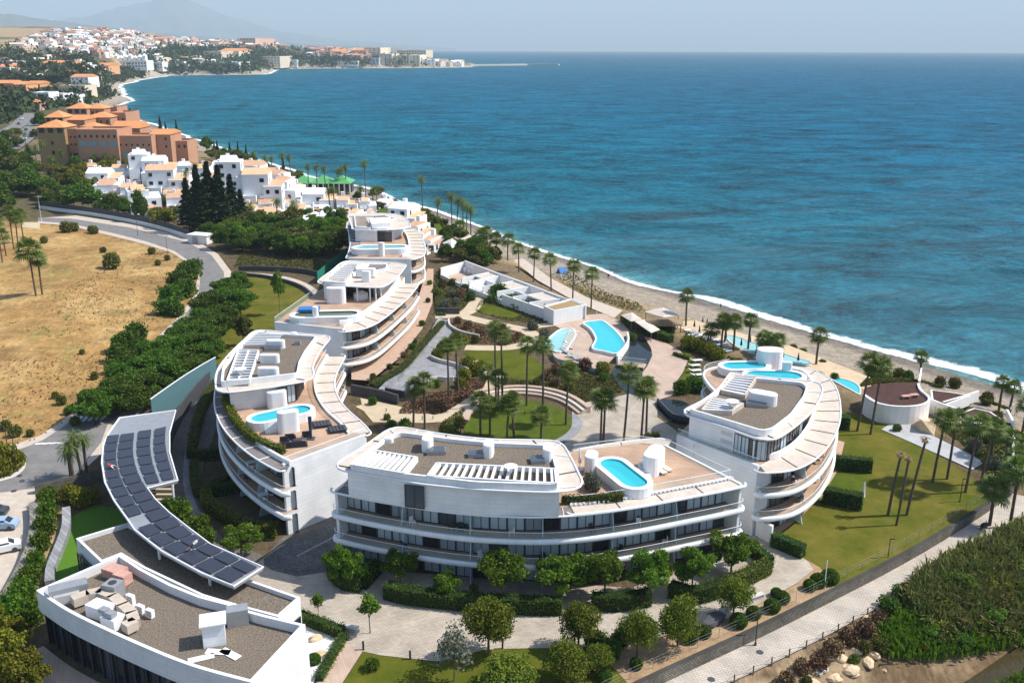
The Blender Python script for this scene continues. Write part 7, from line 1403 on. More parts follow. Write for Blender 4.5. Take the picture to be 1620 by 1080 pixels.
for i, (x, yb, w, h, lab, rz) in enumerate(VH): house(x, yb, w, h, lab, rz, d=8 if w < 40 else 10, seed=i)
# green-roofed pavilion
p = G(512, 302); t = thing('beach_pavilion', p, 'open white beach pavilion with green hipped roofs', 'pavilion'); w = 90*p[1]/1500
for k in range(3):
    mb = MB(); hip(mb, (p[0]-w*.33+k*w*.33, p[1]), w*.34, 12, p[2]+4, 3.0, 0, .6); mb.build('roof', 'green_roof', t)
for k in range(12): MB().box((p[0]-w*.5+k*w/11, p[1]-6, p[2]-.5), (.5, .5, 4.5)).build('column', 'white_render', t)
MB().box((p[0], p[1]+2, p[2]-.5), (w, 6, 4.4)).build('core_wall', 'slate_dark', t)
# ------------------------------------------------------------------ terracotta hotel: boxes given by their front face on a plane Y = r
def face(x0, x1, yb, yt, r):
    def P(px, py): d_ = ray(px, py); k = r/d_[1]; return d_[0]*k, CAMH+d_[2]*k
    a, _ = P(x0, (yb+yt)/2); b, _ = P(x1, (yb+yt)/2); return a, b, P((x0+x1)/2, yb)[1], P((x0+x1)/2, yt)[1]
def wing(t, x0, x1, yb, yt, r, d, m, name='wing', wins=None, roof=None, rh=2.4):
    a, b, z0, z1 = face(x0, x1, yb, yt, r); c = ((a+b)/2, r+d/2); o = MB().box((*c, min(z0, gz((a+b)/2, r))-2), (b-a, d, z1-min(z0, gz((a+b)/2, r))+2)).build(name, m, t)
    if roof == 'hip': mb = MB(); hip(mb, c, b-a, d, z1+.02, rh); mb.build('roof', 'orange_roof', o)
    if roof == 'gable': mb = MB(); gable(mb, c, b-a, d, z1+.02, rh, 0); mb.build('roof', 'orange_roof', o)
    if roof == 'flat': MB().ring([(a, r), (b, r), (b, r+d), (a, r+d)], [(a+.4, r+.4), (b-.4, r+.4), (b-.4, r+d-.4), (a+.4, r+d-.4)], z1, z1+.9).build('parapet', m, o)
    for (fy, n, ww, hh, me) in (wins or []):
        zz = z0+(z1-z0)*fy
        for i in range(n): inst('window', me, o, (a+(b-a)*(i+.5)/n, r-.03, zz), 0, (ww, 1, hh))
    return o
H = thing('terracotta_hotel', (*upx(180, 460), gz(*upx(180, 460))), 'large terracotta hotel with orange tiled roofs and a square tower', 'hotel')
wing(H, 62, 105, 262, 202, 445, 13, 'hotel_brown', 'tower', [(.86, 3, 2.4, 2.6, WB), (.55, 1, 1.2, 1.6, WB), (.3, 1, 1.2, 1.6, WB)], 'hip', 3.2)
wing(H, 104.5, 124, 264, 207, 448, 14, 'hotel_wall', 'wing', [(.8, 3, .8, .9, WB), (.6, 3, .8, .9, WB), (.3, 2, 2.2, 1.4, WB)], 'flat')
wing(H, 124, 188, 264, 208, 444, 18, 'hotel_wall', 'wing', [(.82, 7, .9, 1.3, WB), (.58, 4, 3.4, 2.2, WBG), (.15, 5, .7, .8, WB)], 'flat'); wing(H, 187.5, 241, 256, 218, 446, 16, 'hotel_wall', 'wing', [(.66, 6, .8, .9, WB), (.22, 3, 3.2, 1.9, WBG)], 'flat'); wing(H, 239, 271, 248, 213, 452, 15, 'hotel_wall', 'wing', [(.75, 2, .8, 1.2, WB), (.4, 2, .8, 1.2, WB)], 'gable', 2.0); wing(H, 270, 297, 246, 226, 458, 14, 'hotel_wall', 'wing', [(.6, 3, 1.0, 1.4, WB)], 'flat')
wing(H, 121, 156, 220, 203, 470, 14, 'hotel_wall', 'upper_wing', [(.4, 5, 1.0, 1.4, WB)], 'hip', 2.4); wing(H, 178, 222, 222, 203, 474, 14, 'hotel_wall', 'upper_wing', [(.4, 5, 1.0, 1.4, WB)], 'gable', 3.0); wing(H, 73, 101, 210, 186, 500, 12, 'hotel_wall', 'tower', [(.75, 3, 2.0, 2.0, WB)], 'hip', 3.2); wing(H, 100, 135, 212, 190, 505, 14, 'hotel_wall', 'upper_wing', [(.5, 4, 1.0, 1.4, WB)], 'gable', 2.2); wing(H, 135, 175, 205, 186, 520, 14, 'hotel_wall', 'upper_wing', [(.5, 4, 1.2, 1.6, WB)], 'hip', 2.6); wing(H, 173, 200, 208, 181, 530, 20, 'hotel_wall', 'upper_wing', [(.6, 3, 1.2, 1.6, WB), (.3, 3, 1.2, 1.6, WB)], 'flat'); wing(H, 106, 138, 190, 172, 570, 13, 'hotel_wall', 'tower', [(.6, 3, 2.4, 2.2, WB)], 'hip', 3.2); wing(H, 136, 165, 192, 172, 575, 14, 'hotel_wall', 'upper_wing', [(.5, 4, 1.4, 2.0, WB)], 'hip', 2.4); wing(H, 163, 186, 190, 172, 585, 16, 'hotel_wall', 'upper_wing', [(.5, 3, 1.2, 1.8, WB)], 'flat'); wing(H, 200, 232, 232, 214, 482, 12, 'hotel_wall', 'upper_wing', [(.5, 4, 1.0, 1.3, WB)], 'flat')
# other mid-distance buildings
def block(x0, x1, yb, yt, m, lab, d=16, rows=2, n=5, roof='flat', name='building', ww=1.6, hh=1.6, grp=None):
    p = G((x0+x1)/2, yb); r = p[1]; t = thing(name, p, lab, 'building', grp); k = r/700
    wing(t, x0, x1, yb, yt, r, d*k if k > 1 else d, m, 'wall', [((i+.35)/rows, n, ww*max(1, k*.42), hh*max(1, k*.40), WB) for i in range(rows)], roof, 2.6*max(1, k*.7)); return t
for a in ((-20, 22, 152, 132, 'far_orange', 'left wing of the orange apartment complex beyond the road', 18, 2, 4, 'gable'), (21, 42, 153, 134, 'far_orange', 'middle wing of the orange apartment complex', 18, 2, 3, 'gable'), (41, 64, 150, 133, 'far_orange', 'right wing of the orange apartment complex', 18, 2, 3, 'gable'), (53, 78, 168, 148, 'far_white', 'white tiered apartment building beside the orange complex', 16, 3, 4, 'flat'), (74, 101, 166, 150, 'far_white', 'white apartment building above the terracotta hotel', 16, 2, 5, 'flat'), (93, 135, 152, 137, 'far_cream', 'long cream building behind the white apartments', 20, 1, 6, 'flat'), (100, 122, 166, 152, 'far_white', 'small white villas behind the hotel', 14, 2, 3, 'flat'), (44, 62, 175, 163, 'far_pink', 'low pink building beside the road', 10, 1, 2, 'hip'),
          (63, 92, 112, 100, 'far_orange', 'orange terraced houses under the golden hill', 24, 2, 4, 'gable'), (92, 118, 112, 101, 'far_orange', 'second row of orange terraced houses under the golden hill', 24, 2, 4, 'gable'), (20, 70, 122, 114, 'far_cream', 'long cream warehouse roof among trees', 30, 1, 6, 'flat'), (0, 22, 112, 98, 'far_white', 'white villas at the far left edge', 18, 2, 3, 'flat'), (-10, 16, 122, 106, 'far_white', 'white gable building at the far left edge', 18, 1, 2, 'gable'), (84, 110, 126, 116, 'far_cream', 'cream houses among the coastal trees', 18, 1, 3, 'gable'), (112, 140, 136, 122, 'far_white', 'white houses above the cove', 18, 2, 4, 'gable'), (150, 172, 116, 104, 'far_orange', 'small orange house in front of the long white hotel', 20, 1, 2, 'gable')): block(*a)
# long white seafront hotel with peaked roofs
p = G(200, 111); t = thing('seafront_hotel', p, 'long white seafront hotel with many pointed roofs on the far bay', 'hotel'); r = p[1]
wing(t, 142, 156, 110, 90, r, 40, 'far_white', 'wing', [(.7, 3, 3, 3, WB), (.45, 3, 3, 3, WB), (.2, 3, 3, 3, WB)])
wing(t, 156, 232, 110, 96, r+15, 40, 'far_white', 'wing', [(.62, 16, 3, 3, WB), (.28, 16, 3, 3, WB)]); wing(t, 230, 257, 112, 99, G(244, 115)[1]+30, 40, 'far_white', 'wing', [(.7, 6, 3.4, 2.0, WB), (.35, 6, 3.4, 2.0, WB)], 'flat')
for k in range(12):
    a, b, z0, z1 = face(143+k*7.4, 148+k*7.4, 97, 91.5-(k % 3)*1.5, r+16); mb = MB().box(((a+b)/2, r+24, z0-2), (b-a, 12, z1-z0+2)); hip(mb, ((a+b)/2, r+24), b-a, 12, z1, 5, 0, .3); mb.build('roof_turret', 'far_white', t)
for a in ((337, 378, 109, 99, 'far_white', 'white and blue hotel on the far cove', 30, 2, 6, 'flat'), (322, 350, 96, 82, 'far_cream', 'cream apartment terrace above the far cove', 40, 2, 5, 'flat'), (345, 378, 93, 81, 'far_cream', 'yellow apartment terrace above the far cove', 40, 2, 6, 'gable'), (413, 443, 107, 90, 'far_cream', 'tall cream apartment block at the far beach', 40, 4, 6, 'flat'), (443, 470, 106, 95, 'far_white', 'white apartment block beside the cream one', 40, 2, 4, 'flat'), (311, 327, 104, 95, 'far_white', 'white villa with pink roof on the cove', 26, 2, 3, 'flat'), (258, 280, 100, 95, 'far_white', 'flat white villa above the cove', 26, 1, 3, 'flat'), (512, 566, 104.5, 97, 'far_white', 'long arched white hotel on the headland', 40, 1, 14, 'flat'), (379, 404, 74, 61, 'far_pink', 'tall pink building on the far ridge', 60, 3, 5, 'flat'),
          (582, 600, 103, 92, 'far_white', 'stepped white block at the foot of the headland towers', 50, 4, 3, 'flat'), (600, 620, 104, 86, 'far_cream', 'cream apartment tower on the headland shore, first of the group', 50, 5, 3, 'flat'), (618, 634, 104, 90, 'far_cream', 'cream apartment tower on the headland shore, second of the group', 50, 4, 3, 'flat'), (632, 648, 104, 88, 'far_cream', 'cream apartment tower on the headland shore, third of the group', 50, 5, 3, 'flat'), (646, 664, 104, 88, 'far_cream', 'cream apartment tower on the headland shore, last of the group', 50, 5, 3, 'flat'), (663, 688, 104, 95, 'far_white', 'low white block at the tip of the headland towers', 50, 2, 4, 'flat'), (576, 602, 92, 76, 'far_cream', 'tall cream block behind the headland towers', 60, 5, 4, 'flat'), (628, 674, 92, 80, 'far_cream', 'long slab block on top of the headland', 60, 3, 10, 'flat'), (556, 580, 92, 80, 'far_pink', 'orange-pink block on the headland slope', 60, 3, 4, 'gable'), (515, 540, 92, 82, 'far_pink', 'pink gabled block on the headland slope', 60, 3, 5, 'gable')): block(*a)
# ------------------------------------------------------------------ far town: many small houses
def far_house(k, wall, roof):
    rg = random.Random(k); mb = MB(); w, d, h = 11+rg.random()*5, 9+rg.random()*3, 5+rg.random()*3
    mb.box((0, 0, -4), (w, d, h+4), 0, 0); mb.box((w*.4, -d*.35, -4), (w*.55, d*.6, h*.6+4), 0, 0)
    if k % 3: gable(mb, (0, 0), w, d, h, 1.8, 0, .3, 1)
    else: mb.box((0, 0, h), (w*.5, d*.6, 2.2), 0, 0)
    for i in range(3):
        for f in range(2): mb.box((-w*.35+i*w*.3, -d/2-.05, 1+f*h*.45), (1.4, .12, 1.5), 0, 2)
    o = mb.build('far_house', [wall, roof, 'window_dark']); me = o.data; bpy.data.objects.remove(o); return me
FH = {c: [far_house(k*3+j, c, r) for j, r in enumerate(('far_roof', 'far_roof', c))] for k, c in enumerate(('far_white', 'far_cream', 'far_pink'))}
def town(px, n, mix, lab, grp, smin, smax):
    q = polysample(px, n*3); cnt = 0; used = []
    for a, b in q:
        if cnt >= n: break
        if any(abs(a-u)/4.6+abs(b-v)/1.7 < 1 for u, v in used): continue
        p = G(a, b)
        if p[2] < -3: continue
        used.append((a, b)); cnt += 1; c = mix[int(rng.random()*len(mix))]; me = FH[{'w': 'far_white', 'c': 'far_cream', 'p': 'far_pink'}[c]]; o = inst('far_house', me[int(rng.random()*3)], None, p, rng.normal()*.5, rng.uniform(smin, smax)); tag(o, {'w': 'small white house ', 'c': 'small cream house ', 'p': 'small pinkish house '}[c]+lab, 'house', grp+{'w': ' white', 'c': ' cream', 'p': ' pink'}[c])
town([(22, 84), (30, 74), (62, 58), (92, 51), (130, 49), (200, 51), (262, 60), (270, 74), (240, 86), (170, 90), (120, 88), (60, 82)], 235, 'wwwwwwcp', 'of the town on the far hillside', 'hillside town', 1.0, 1.7)
town([(250, 74), (262, 66), (330, 68), (420, 72), (480, 75), (492, 82), (440, 80), (380, 79), (300, 77)], 60, 'wwcwp', 'along the far ridge above the bay', 'ridge town', 1.5, 2.3)
town([(486, 80), (510, 79), (560, 82), (584, 86), (580, 96), (520, 92), (490, 90)], 42, 'ppcpw', 'on the headland slope', 'headland town', 1.6, 2.4)
town([(230, 92), (320, 90), (330, 100), (300, 108), (250, 110)], 16, 'wcw', 'among the trees behind the far cove', 'cove villas', 1.3, 2.0)
town([(690, 104), (740, 104), (752, 105), (700, 102)], 14, 'wcw', 'at the small harbour on the headland tip', 'harbour houses', 1.6, 2.4)
town([(0, 100), (60, 96), (130, 104), (170, 118), (120, 130), (60, 128), (0, 126)], 34, 'wwcp', 'among the trees below the golden hill', 'coastal villas', .9, 1.5)
# breakwater
P = [upx(740, 3480), upx(790, 3560), upx(830, 3640)]; o = MB().wall(resample(P, 40), -12, -1.5, 26).build('breakwater', 'kerb_stone'); tag(o, 'pale breakwater running out from the headland', 'breakwater'); P = [upx(815, 3650), upx(850, 3660), upx(884, 3640)]; o = MB().wall(resample(P, 40), -12, -2, 22).build('breakwater', 'concrete'); tag(o, 'outer grey breakwater of the harbour', 'breakwater')
# ------------------------------------------------------------------ far vegetation
def woods(px, n, size, m, lab, spread=1.0):
    q = polysample(px, n); V = []
    for a, b in q:
        p = gfast(a, b)
        if p is None: continue
        r = size*(.6+.8*rng.random()); k = 7; c = np.array([p[0], p[1], p[2]+r*.55]); V.append(c+rng.normal(size=(k, 3))*np.array([r*.42, r*.42, r*.36]))
    pts = np.concatenate(V); me = leafmesh('wood', pts, size*.75, m); o = bpy.data.objects.new('woodland', me); COL.objects.link(o); return tag(o, lab, 'woodland', kind='stuff')
_pa = np.arange(-20, 780, 6.0); _pb = np.arange(40, 380, 2.0); _cache = {}
def gfast(a, b):
    k = (round(a/5), round(b/1.5))
    if k not in _cache: _cache[k] = G(k[0]*5, k[1]*1.5)
    p = _cache[k]; r = math.hypot(p[0], p[1]); q = (p[0]+(a-k[0]*5)*r/1500, p[1]*(1+rng.normal()*.006), p[2]); return q if q[2] > SEA+1.5 else None
for px, n, s, lab in (([(230, 86), (262, 80), (340, 80), (420, 82), (490, 92), (580, 98), (580, 105), (470, 104), (440, 108), (420, 113), (300, 117), (262, 116), (232, 108)], 1500, 11, 'dark pine wood around the far cove'), ([(30, 84), (70, 60), (130, 52), (200, 54), (262, 64), (262, 86), (180, 90), (110, 88)], 330, 8, 'garden trees between the hillside houses'), ([(0, 102), (60, 92), (130, 94), (170, 110), (185, 125), (172, 134), (110, 132), (0, 130)], 1100, 9, 'dark trees below the golden hill'), ([(140, 112), (180, 112), (230, 113), (228, 122), (200, 128), (175, 132), (150, 126)], 420, 8, 'palm groves in front of the long white hotel'), ([(0, 152), (60, 152), (130, 140), (176, 138), (186, 152), (150, 164), (100, 170), (40, 180), (0, 200)], 900, 6, 'trees around the mid-distance apartments'), ([(0, 78), (30, 72), (28, 92), (0, 96)], 60, 8, 'scattered trees on the golden hill'), ([(480, 78), (600, 84), (690, 98), (690, 105), (590, 104), (500, 94)], 500, 10, 'trees between the headland blocks'), ([(260, 70), (480, 76), (480, 82), (260, 80)], 300, 10, 'trees along the far ridge')):
    woods(px, n, s, 'leaf_far', lab)
MT = []
for px, n, keys, lo, hi, lab in (([(0, 200), (60, 185), (100, 200), (60, 240), (60, 265), (0, 262)], 10, ('dark', 'olive', 'dark'), 14, 26, 'roadside tree by the coastal road'), ([(60, 262), (150, 266), (220, 268), (200, 285), (150, 290), (140, 330), (70, 330), (60, 300)], 30, ('dark', 'olive', 'yellow'), 22, 36, 'garden tree between hotel and village'), ([(285, 235), (320, 240), (480, 285), (470, 292), (350, 258), (290, 248)], 26, ('dark', 'olive'), 14, 24, 'shore tree behind the white village'), ([(560, 298), (620, 325), (690, 350), (760, 395), (740, 400), (690, 372), (610, 340), (560, 315)], 26, ('olive', 'dark', 'yellow'), 14, 26, 'garden tree along the sea wall'), ([(690, 395), (740, 395), (800, 415), (770, 425), (700, 418)], 20, ('dark', 'olive'), 22, 34, 'dense tree beyond the spa building'), ([(210, 325), (300, 330), (410, 345), (540, 350), (500, 366), (400, 360), (300, 352), (215, 345)], 34, ('dark', 'olive', 'yellow'), 18, 30, 'garden tree inside the white village'), ([(0, 262), (50, 268), (60, 330), (40, 338), (0, 335)], 12, ('dark', 'dark', 'olive'), 34, 56, 'big dark tree at the left edge above the track'), ([(325, 372), (400, 366), (470, 372), (545, 372), (545, 400), (500, 412), (430, 402), (370, 398), (335, 395)], 52, ('street', 'broad', 'olive'), 34, 50, 'rounded bushy tree in the thicket behind the far blocks')):
    for a, b in polysample(px, n):
        k = keys[int(rng.random()*len(keys))]; w = rng.uniform(lo, hi); treepx(k, a, b, b-w*rng.uniform(.75, 1.15), w, {'dark': 'dark green ', 'olive': 'olive-green ', 'yellow': 'yellow-green ', 'street': 'dark spreading ', 'broad': 'mid-green '}[k]+lab, 'tree', lab+' '+k)
for x, yb, yt, dd in ((300, 362, 282, 30), (318, 366, 262, 36), (336, 368, 256, 38), (352, 368, 262, 38), (370, 364, 276, 34), (384, 362, 300, 26), (326, 370, 290, 34)): treepx('conifer', x, yb, yt, dd*1.6, 'tall dark conifer in the grove before the white village', 'tree', 'dark conifers before the village')
for x, yb, yt, dd in ((208, 196, 171, 12), (255, 214, 184, 12), (281, 222, 190, 10), (214, 196, 176, 10), (263, 214, 192, 9), (340, 246, 223, 10), (365, 255, 225, 12), (378, 258, 224, 10), (391, 262, 229, 11), (449, 280, 246, 12), (345, 250, 222, 10), (258, 246, 226, 16)): treepx('conifer', x, yb, yt, dd, 'dark cypress-like tree at the sea edge of hotel and village', 'tree', 'sea-edge conifers')
treepx('dark', 132, 334, 290, 62, 'big rounded tree at the bend of the boundary wall'); treepx('dark', 178, 338, 305, 44, 'dark tree between the rounded tree and the village'); treepx('yellow', 262, 358, 322, 48, 'yellow-green tree before the white village houses'); treepx('dark', 198, 345, 312, 34, 'dark tree at the left cluster of white houses'); treepx('dark', 222, 350, 300, 26, 'dark slim tree before the steep tiled gable')
bushpx('bush_bloom', 176, 306, 12, 'pink bougainvillea on the low white house', hk=1.4); bushpx('bush_bloom', 262, 336, 12, 'pink bougainvillea between village houses', hk=1.0)
for lab, grp, L in (('feather palm in front of the white village', 'palms of the white village', ((235, 340, 300), (400, 360, 330), (440, 365, 318), (470, 362, 325), (300, 325, 272), (312, 330, 262), (395, 350, 325), (415, 372, 345), (490, 372, 352), (230, 330, 296), (465, 345, 322), (530, 345, 300), (524, 345, 302))), ('feather palm by the green-roofed pavilion', 'palms by the green pavilion', ((488, 302, 263), (502, 306, 264), (516, 306, 266), (535, 306, 270), (541, 306, 268), (549, 308, 263), (433, 288, 250), (449, 292, 246), (462, 292, 248), (423, 284, 248), (405, 276, 242))), ('tall single palm rising against the sea', 'palms against the sea', ((579, 318, 258), (669, 334, 283), (691, 356, 318), (715, 362, 310), (722, 366, 316), (733, 368, 320), (738, 372, 326), (745, 376, 330), (570, 322, 296), (590, 330, 300))), ('palm in the hotel grounds', 'palms around the hotel', ((60, 282, 232), (72, 285, 226), (52, 270, 232), (88, 290, 250), (30, 250, 218), (42, 245, 212), (150, 275, 248), (170, 276, 246), (182, 276, 250), (200, 278, 252), (100, 275, 240), (20, 240, 205)))):
    for x, yb, yt in L: palmpx('feather', x, yb, yt, lab, grp, z=None, R=3.0 if 'sea' in lab else 2.6)
# ------------------------------------------------------------------ coastal road with cars
def groad(name, px, w, m, lab):
    P = [G(a, b) for a, b in px]; P2 = smooth(resample(spline([(p[0], p[1]) for p in P], 5), 10.0), 3); a = offset(P2, w/2); b = offset(P2, -w/2); n = len(P2); mb = MB(); mb.add([(q[0], q[1], gz(p[0], p[1])+1.0) for q, p in zip(a, P2)]+[(q[0], q[1], gz(p[0], p[1])+1.0) for q, p in zip(b, P2)], [(n+i, n+i+1, i+1, i) for i in range(n-1)]); o = mb.build(name, m); tag(o, lab, 'road', kind='structure'); return P2
R1 = groad('coastal_road', [(-60, 262), (0, 244), (28, 226), (46, 212), (58, 203), (68, 192), (52, 184), (30, 182)], 14, 'asphalt', 'grey coastal road past the hotel'); R2 = groad('coastal_road', [(-60, 232), (-10, 222), (20, 206), (36, 194), (30, 182), (10, 172)], 10, 'asphalt', 'second carriageway of the coastal road')
def car_mesh():
    parts = {}
    mb = MB(); prof = [(-2.1, .3), (-2.1, .75), (-1.75, .88), (-1.2, .95), (-.55, 1.42), (.75, 1.45), (1.45, 1.0), (2.0, .92), (2.12, .6), (2.1, .3)]; n = len(prof)
    v = [(x, -.85 if z < 1.1 else -.68, z) for x, z in prof]+[(x, .85 if z < 1.1 else .68, z) for x, z in prof]; mb.add(v, [tuple(reversed(range(n))), tuple(range(n, 2*n))]+[(i, (i+1) % n, n+(i+1) % n, n+i) for i in range(n)]); parts['body'] = mb
    mb = MB(); mb.box((.1, 0, 1.0), (1.5, 1.56, .36)); mb.add([(-1.18, -.62, .99), (-1.18, .62, .99), (-.60, .56, 1.41), (-.60, -.56, 1.41)], [(0, 1, 2, 3)]); mb.add([(1.42, -.62, 1.04), (1.42, .62, 1.04), (.82, .56, 1.44), (.82, -.56, 1.44)], [(3, 2, 1, 0)]); parts['window'] = mb
    return parts
def rotw(mb): return mb
CP = {}
for c_, col_ in (('car_white', (.75, .75, .75)), ('car_blue', (.30, .42, .55)), ('car_dark', (.05, .05, .06)), ('car_red', (.35, .04, .03))): mat(c_, col_, .3, spec=.6); o = car_mesh()['body'].build('body', c_); CP[c_] = o.data; bpy.data.objects.remove(o)
o = car_mesh()['window'].build('window', 'window_dark'); CPW = o.data; bpy.data.objects.remove(o); mb = MB()
for i in range(1):
    N_ = 14; mb.add([(.32*math.cos(2*math.pi*k/N_), y, .32*math.sin(2*math.pi*k/N_)) for y in (-.11, .11) for k in range(N_)], [(k, (k+1) % N_, N_+(k+1) % N_, N_+k) for k in range(N_)]+[tuple(range(N_)), tuple(reversed(range(N_, 2*N_)))])
o = mb.build('wheel', 'dark_metal'); CWH = o.data; bpy.data.objects.remove(o); o = MB().box((0, 0, 0), (.08, .35, .16)).build('headlight', 'white_metal'); CHL = o.data; bpy.data.objects.remove(o)
def car(p, rz, col, lab, grp=None):
    t = thing('car', p, lab, 'car', grp, rz)
    for nm, me, loc in [('body', CP[col], (0, 0, 0)), ('window', CPW, (0, 0, 0))]+[('wheel', CWH, (x, y, .32)) for x in (-1.35, 1.35) for y in (-.8, .8)]+[('headlight', CHL, (-2.08, y, .68)) for y in (-.6, .6)]:
        o = inst(nm, me, None, loc); o.parent = t
    return t
car(U3(2, 835, .05), .1, 'car_blue', 'blue-grey car parked in the paved court'); car(U3(4, 872, .05), .5, 'car_white', 'white car parked further along the paved court')
for R_, off, lst, side in ((R1, 3.0, (.12, .2, .27, .33, .4, .48, .55), 'near'), (R1, -3.0, (.16, .24, .36, .5, .62, .7), 'far'), (R2, 0, (.3, .45, .6, .75), 'second')):
    P2 = offset(R_, off)
    for k, f in enumerate(lst):
        i = int(f*(len(P2)-2)); a, b = P2[i], P2[i+1]; col_ = ('car_white', 'car_dark', 'car_white', 'car_blue', 'car_red')[k % 5]; car((a[0], a[1], gz(a[0], a[1])+1.02), math.atan2(b[1]-a[1], b[0]-a[0]), col_, {'car_white': 'white', 'car_dark': 'black', 'car_blue': 'blue', 'car_red': 'red'}[col_]+' car driving on the coastal road past the hotel', 'cars on the coastal road '+col_)
# ------------------------------------------------------------------ people
def person_mesh(name, top, bottom, pose=0.0):
    me = bpy.data.meshes.new(name); s = .28+pose
    V = [(0, 0, .95), (0, 0, 1.18), (0, .01, 1.42), (0, 0, 1.50), (0, -.01, 1.64), (.10, 0, .90), (.11, -s*.5, .50), (.12, -s*.3, .07), (.12, -s*.3-.16, .04), (-.10, 0, .90), (-.11, s*.35, .50), (-.12, s*.7, .08), (-.12, s*.7-.15, .04), (.19, .01, 1.40), (.25, .06, 1.12), (.25, -.06, .88), (-.19, .01, 1.40), (-.25, -.04, 1.12), (-.25, -.16, .90), (0, -.01, 1.74)]
    E = [(0, 1), (1, 2), (2, 3), (3, 4), (4, 19), (0, 5), (5, 6), (6, 7), (7, 8), (0, 9), (9, 10), (10, 11), (11, 12), (2, 13), (13, 14), (14, 15), (2, 16), (16, 17), (17, 18)]
    R_ = [(.15, .11), (.14, .10), (.15, .10), (.055, .055), (.095, .11), (.10, .10), (.065, .065), (.045, .05), (.04, .03), (.10, .10), (.065, .065), (.045, .05), (.04, .03), (.055, .055), (.042, .042), (.035, .035), (.055, .055), (.042, .042), (.035, .035), (.07, .08)]
    me.from_pydata(V, E, []); o = bpy.data.objects.new(name, me); COL.objects.link(o); sk_ = o.modifiers.new('skin', 'SKIN'); ss = o.modifiers.new('sub', 'SUBSURF'); ss.levels = 1
    for i, r in enumerate(R_): me.skin_vertices[0].data[i].radius = r; me.skin_vertices[0].data[i].use_root = (i == 0)
    dg = bpy.context.evaluated_depsgraph_get(); m2 = bpy.data.meshes.new_from_object(o.evaluated_get(dg)); bpy.data.objects.remove(o); m2.name = name
    for k in ('skin', top, bottom, 'hair'): m2.materials.append(MATS[k])
    for f in m2.polygons:
        c = f.center; f.use_smooth = True; f.material_index = 3 if c.z > 1.69 or (c.z > 1.60 and c.y > .03) else 0 if c.z > 1.46 or (abs(c.x) > .21 and c.z < 1.2) else 1 if c.z > .93 else 2 if c.z > .5 else 0
    return m2
PM = [person_mesh('person', 'cloth_white', 'cloth_dark'), person_mesh('person', 'cloth_dark', 'cloth_dark', .15), person_mesh('person', 'cloth_red', 'cloth_white', .1), person_mesh('person', 'skin', 'cloth_red', .2)]
for k, (x, y, z, i, lab) in enumerate(((1597, 656, None, 0, 'person in white top walking along the path above the beach, the one ahead'), (1607, 657, None, 0, 'person in white top walking along the path above the beach, the one behind'), (1140, 489, None, 1, 'person in dark clothes walking at the surf'), (962, 441, None, 1, 'dark-clad person of the couple on the sand'), (964, 441.5, None, 2, 'red-topped person of the couple on the sand'), (1018, 436, -6.6, 3, 'bather standing in the shallow water near the couple'), (1075, 450, -6.7, 3, 'bather standing farther out in the water'), (1619, 628, None, 1, 'person standing on the sand at the edge of view'), (838, 392, None, 1, 'person walking on the narrow beach by the promenade palms'), (296, 870, 6.25, 0, 'worker in white top stooping on the lower end of the solar canopy'), (184, 742, 6.25, 2, 'worker in red top lying on the upper part of the solar canopy'))):
    p = U3(x, y, z) if z is not None else G(x, y); o = inst('person', PM[i], None, p, rng.random()*6, 1.0); tag(o, lab, 'person'); o.rotation_euler.x = -1.45 if 'lying' in lab else -.9 if 'stooping' in lab else 0; o.location.z += .15 if 'lying' in lab else 0
# ------------------------------------------------------------------ small things on plaza, bank and river
for (x, y, rz, lab) in ((527, 989, -.25, 'pale stone bench block next to the tiny young tree'), (554, 996, -.25, 'pale stone bench block next to the young thin tree'), (1197, 946, .5, 'stone bench block on the plaza edge beside the ball shrubs'), (1150, 966, .5, 'stone bench block beside the dark covered boulder'), (488, 978, -.25, 'pale stone bench block at the pavilion hedge')):
    p = U3(x, y, .05); t = thing('stone_bench', p, lab, 'bench'); MB().box(p, (1.7, .5, .36), rz).build('base', 'concrete', t); MB().box((p[0], p[1], p[2]+.36), (1.85, .62, .12), rz).build('seat', 'kerb_stone', t)
bo = MB().box((0, 0, 0), (.16, .16, .75)); bo.box((0, 0, .75), (.18, .18, .06)); o = bo.build('bollard', 'dark_metal'); bme = o.data; bpy.data.objects.remove(o)
for x, y, lab in ((575, 1027, 'dark bollard light at the boardwalk corner'), (649, 1042, 'dark bollard light between lawn and plaza near the young tree'), (795, 1025, 'dark bollard light beside the round clipped pine'), (909, 1022, 'dark bollard light under the clipped pine at the kerb')): tag(inst('bollard', bme, None, U3(x, y, .05), 0, 1.2), lab, 'bollard')
for i, (x, y) in enumerate(((668, 664), (685, 663), (723, 640), (760, 540), (790, 545), (750, 546), (611, 651), (830, 656))): tag(inst('bollard', bme, None, U3(x, y, .05), 0, .8), 'small path light beside the garden path', 'bollard', 'garden path lights')
def rock(k, m, name='boulder'):
    bm = bmesh.new(); bmesh.ops.create_icosphere(bm, subdivisions=2, radius=1); rg = np.random.default_rng(k)
    off = rg.random(3)*9
    for v in bm.verts:
        n = v.co.normalized(); f = .5+.8*float(vnoise(np.array([n.x*1.6+off[0]+n.z]), np.array([n.y*1.6+off[1]-n.z]), k)[0]); v.co = Vector((v.co.x*f*1.25, v.co.y*f, v.co.z*f*.7))
    me = bpy.data.meshes.new(name); bm.to_mesh(me); bm.free(); me.materials.append(MATS[m]); return me
RK = [rock(k, 'sandstone') for k in range(4)]+[rock(9, 'wall_stucco')]
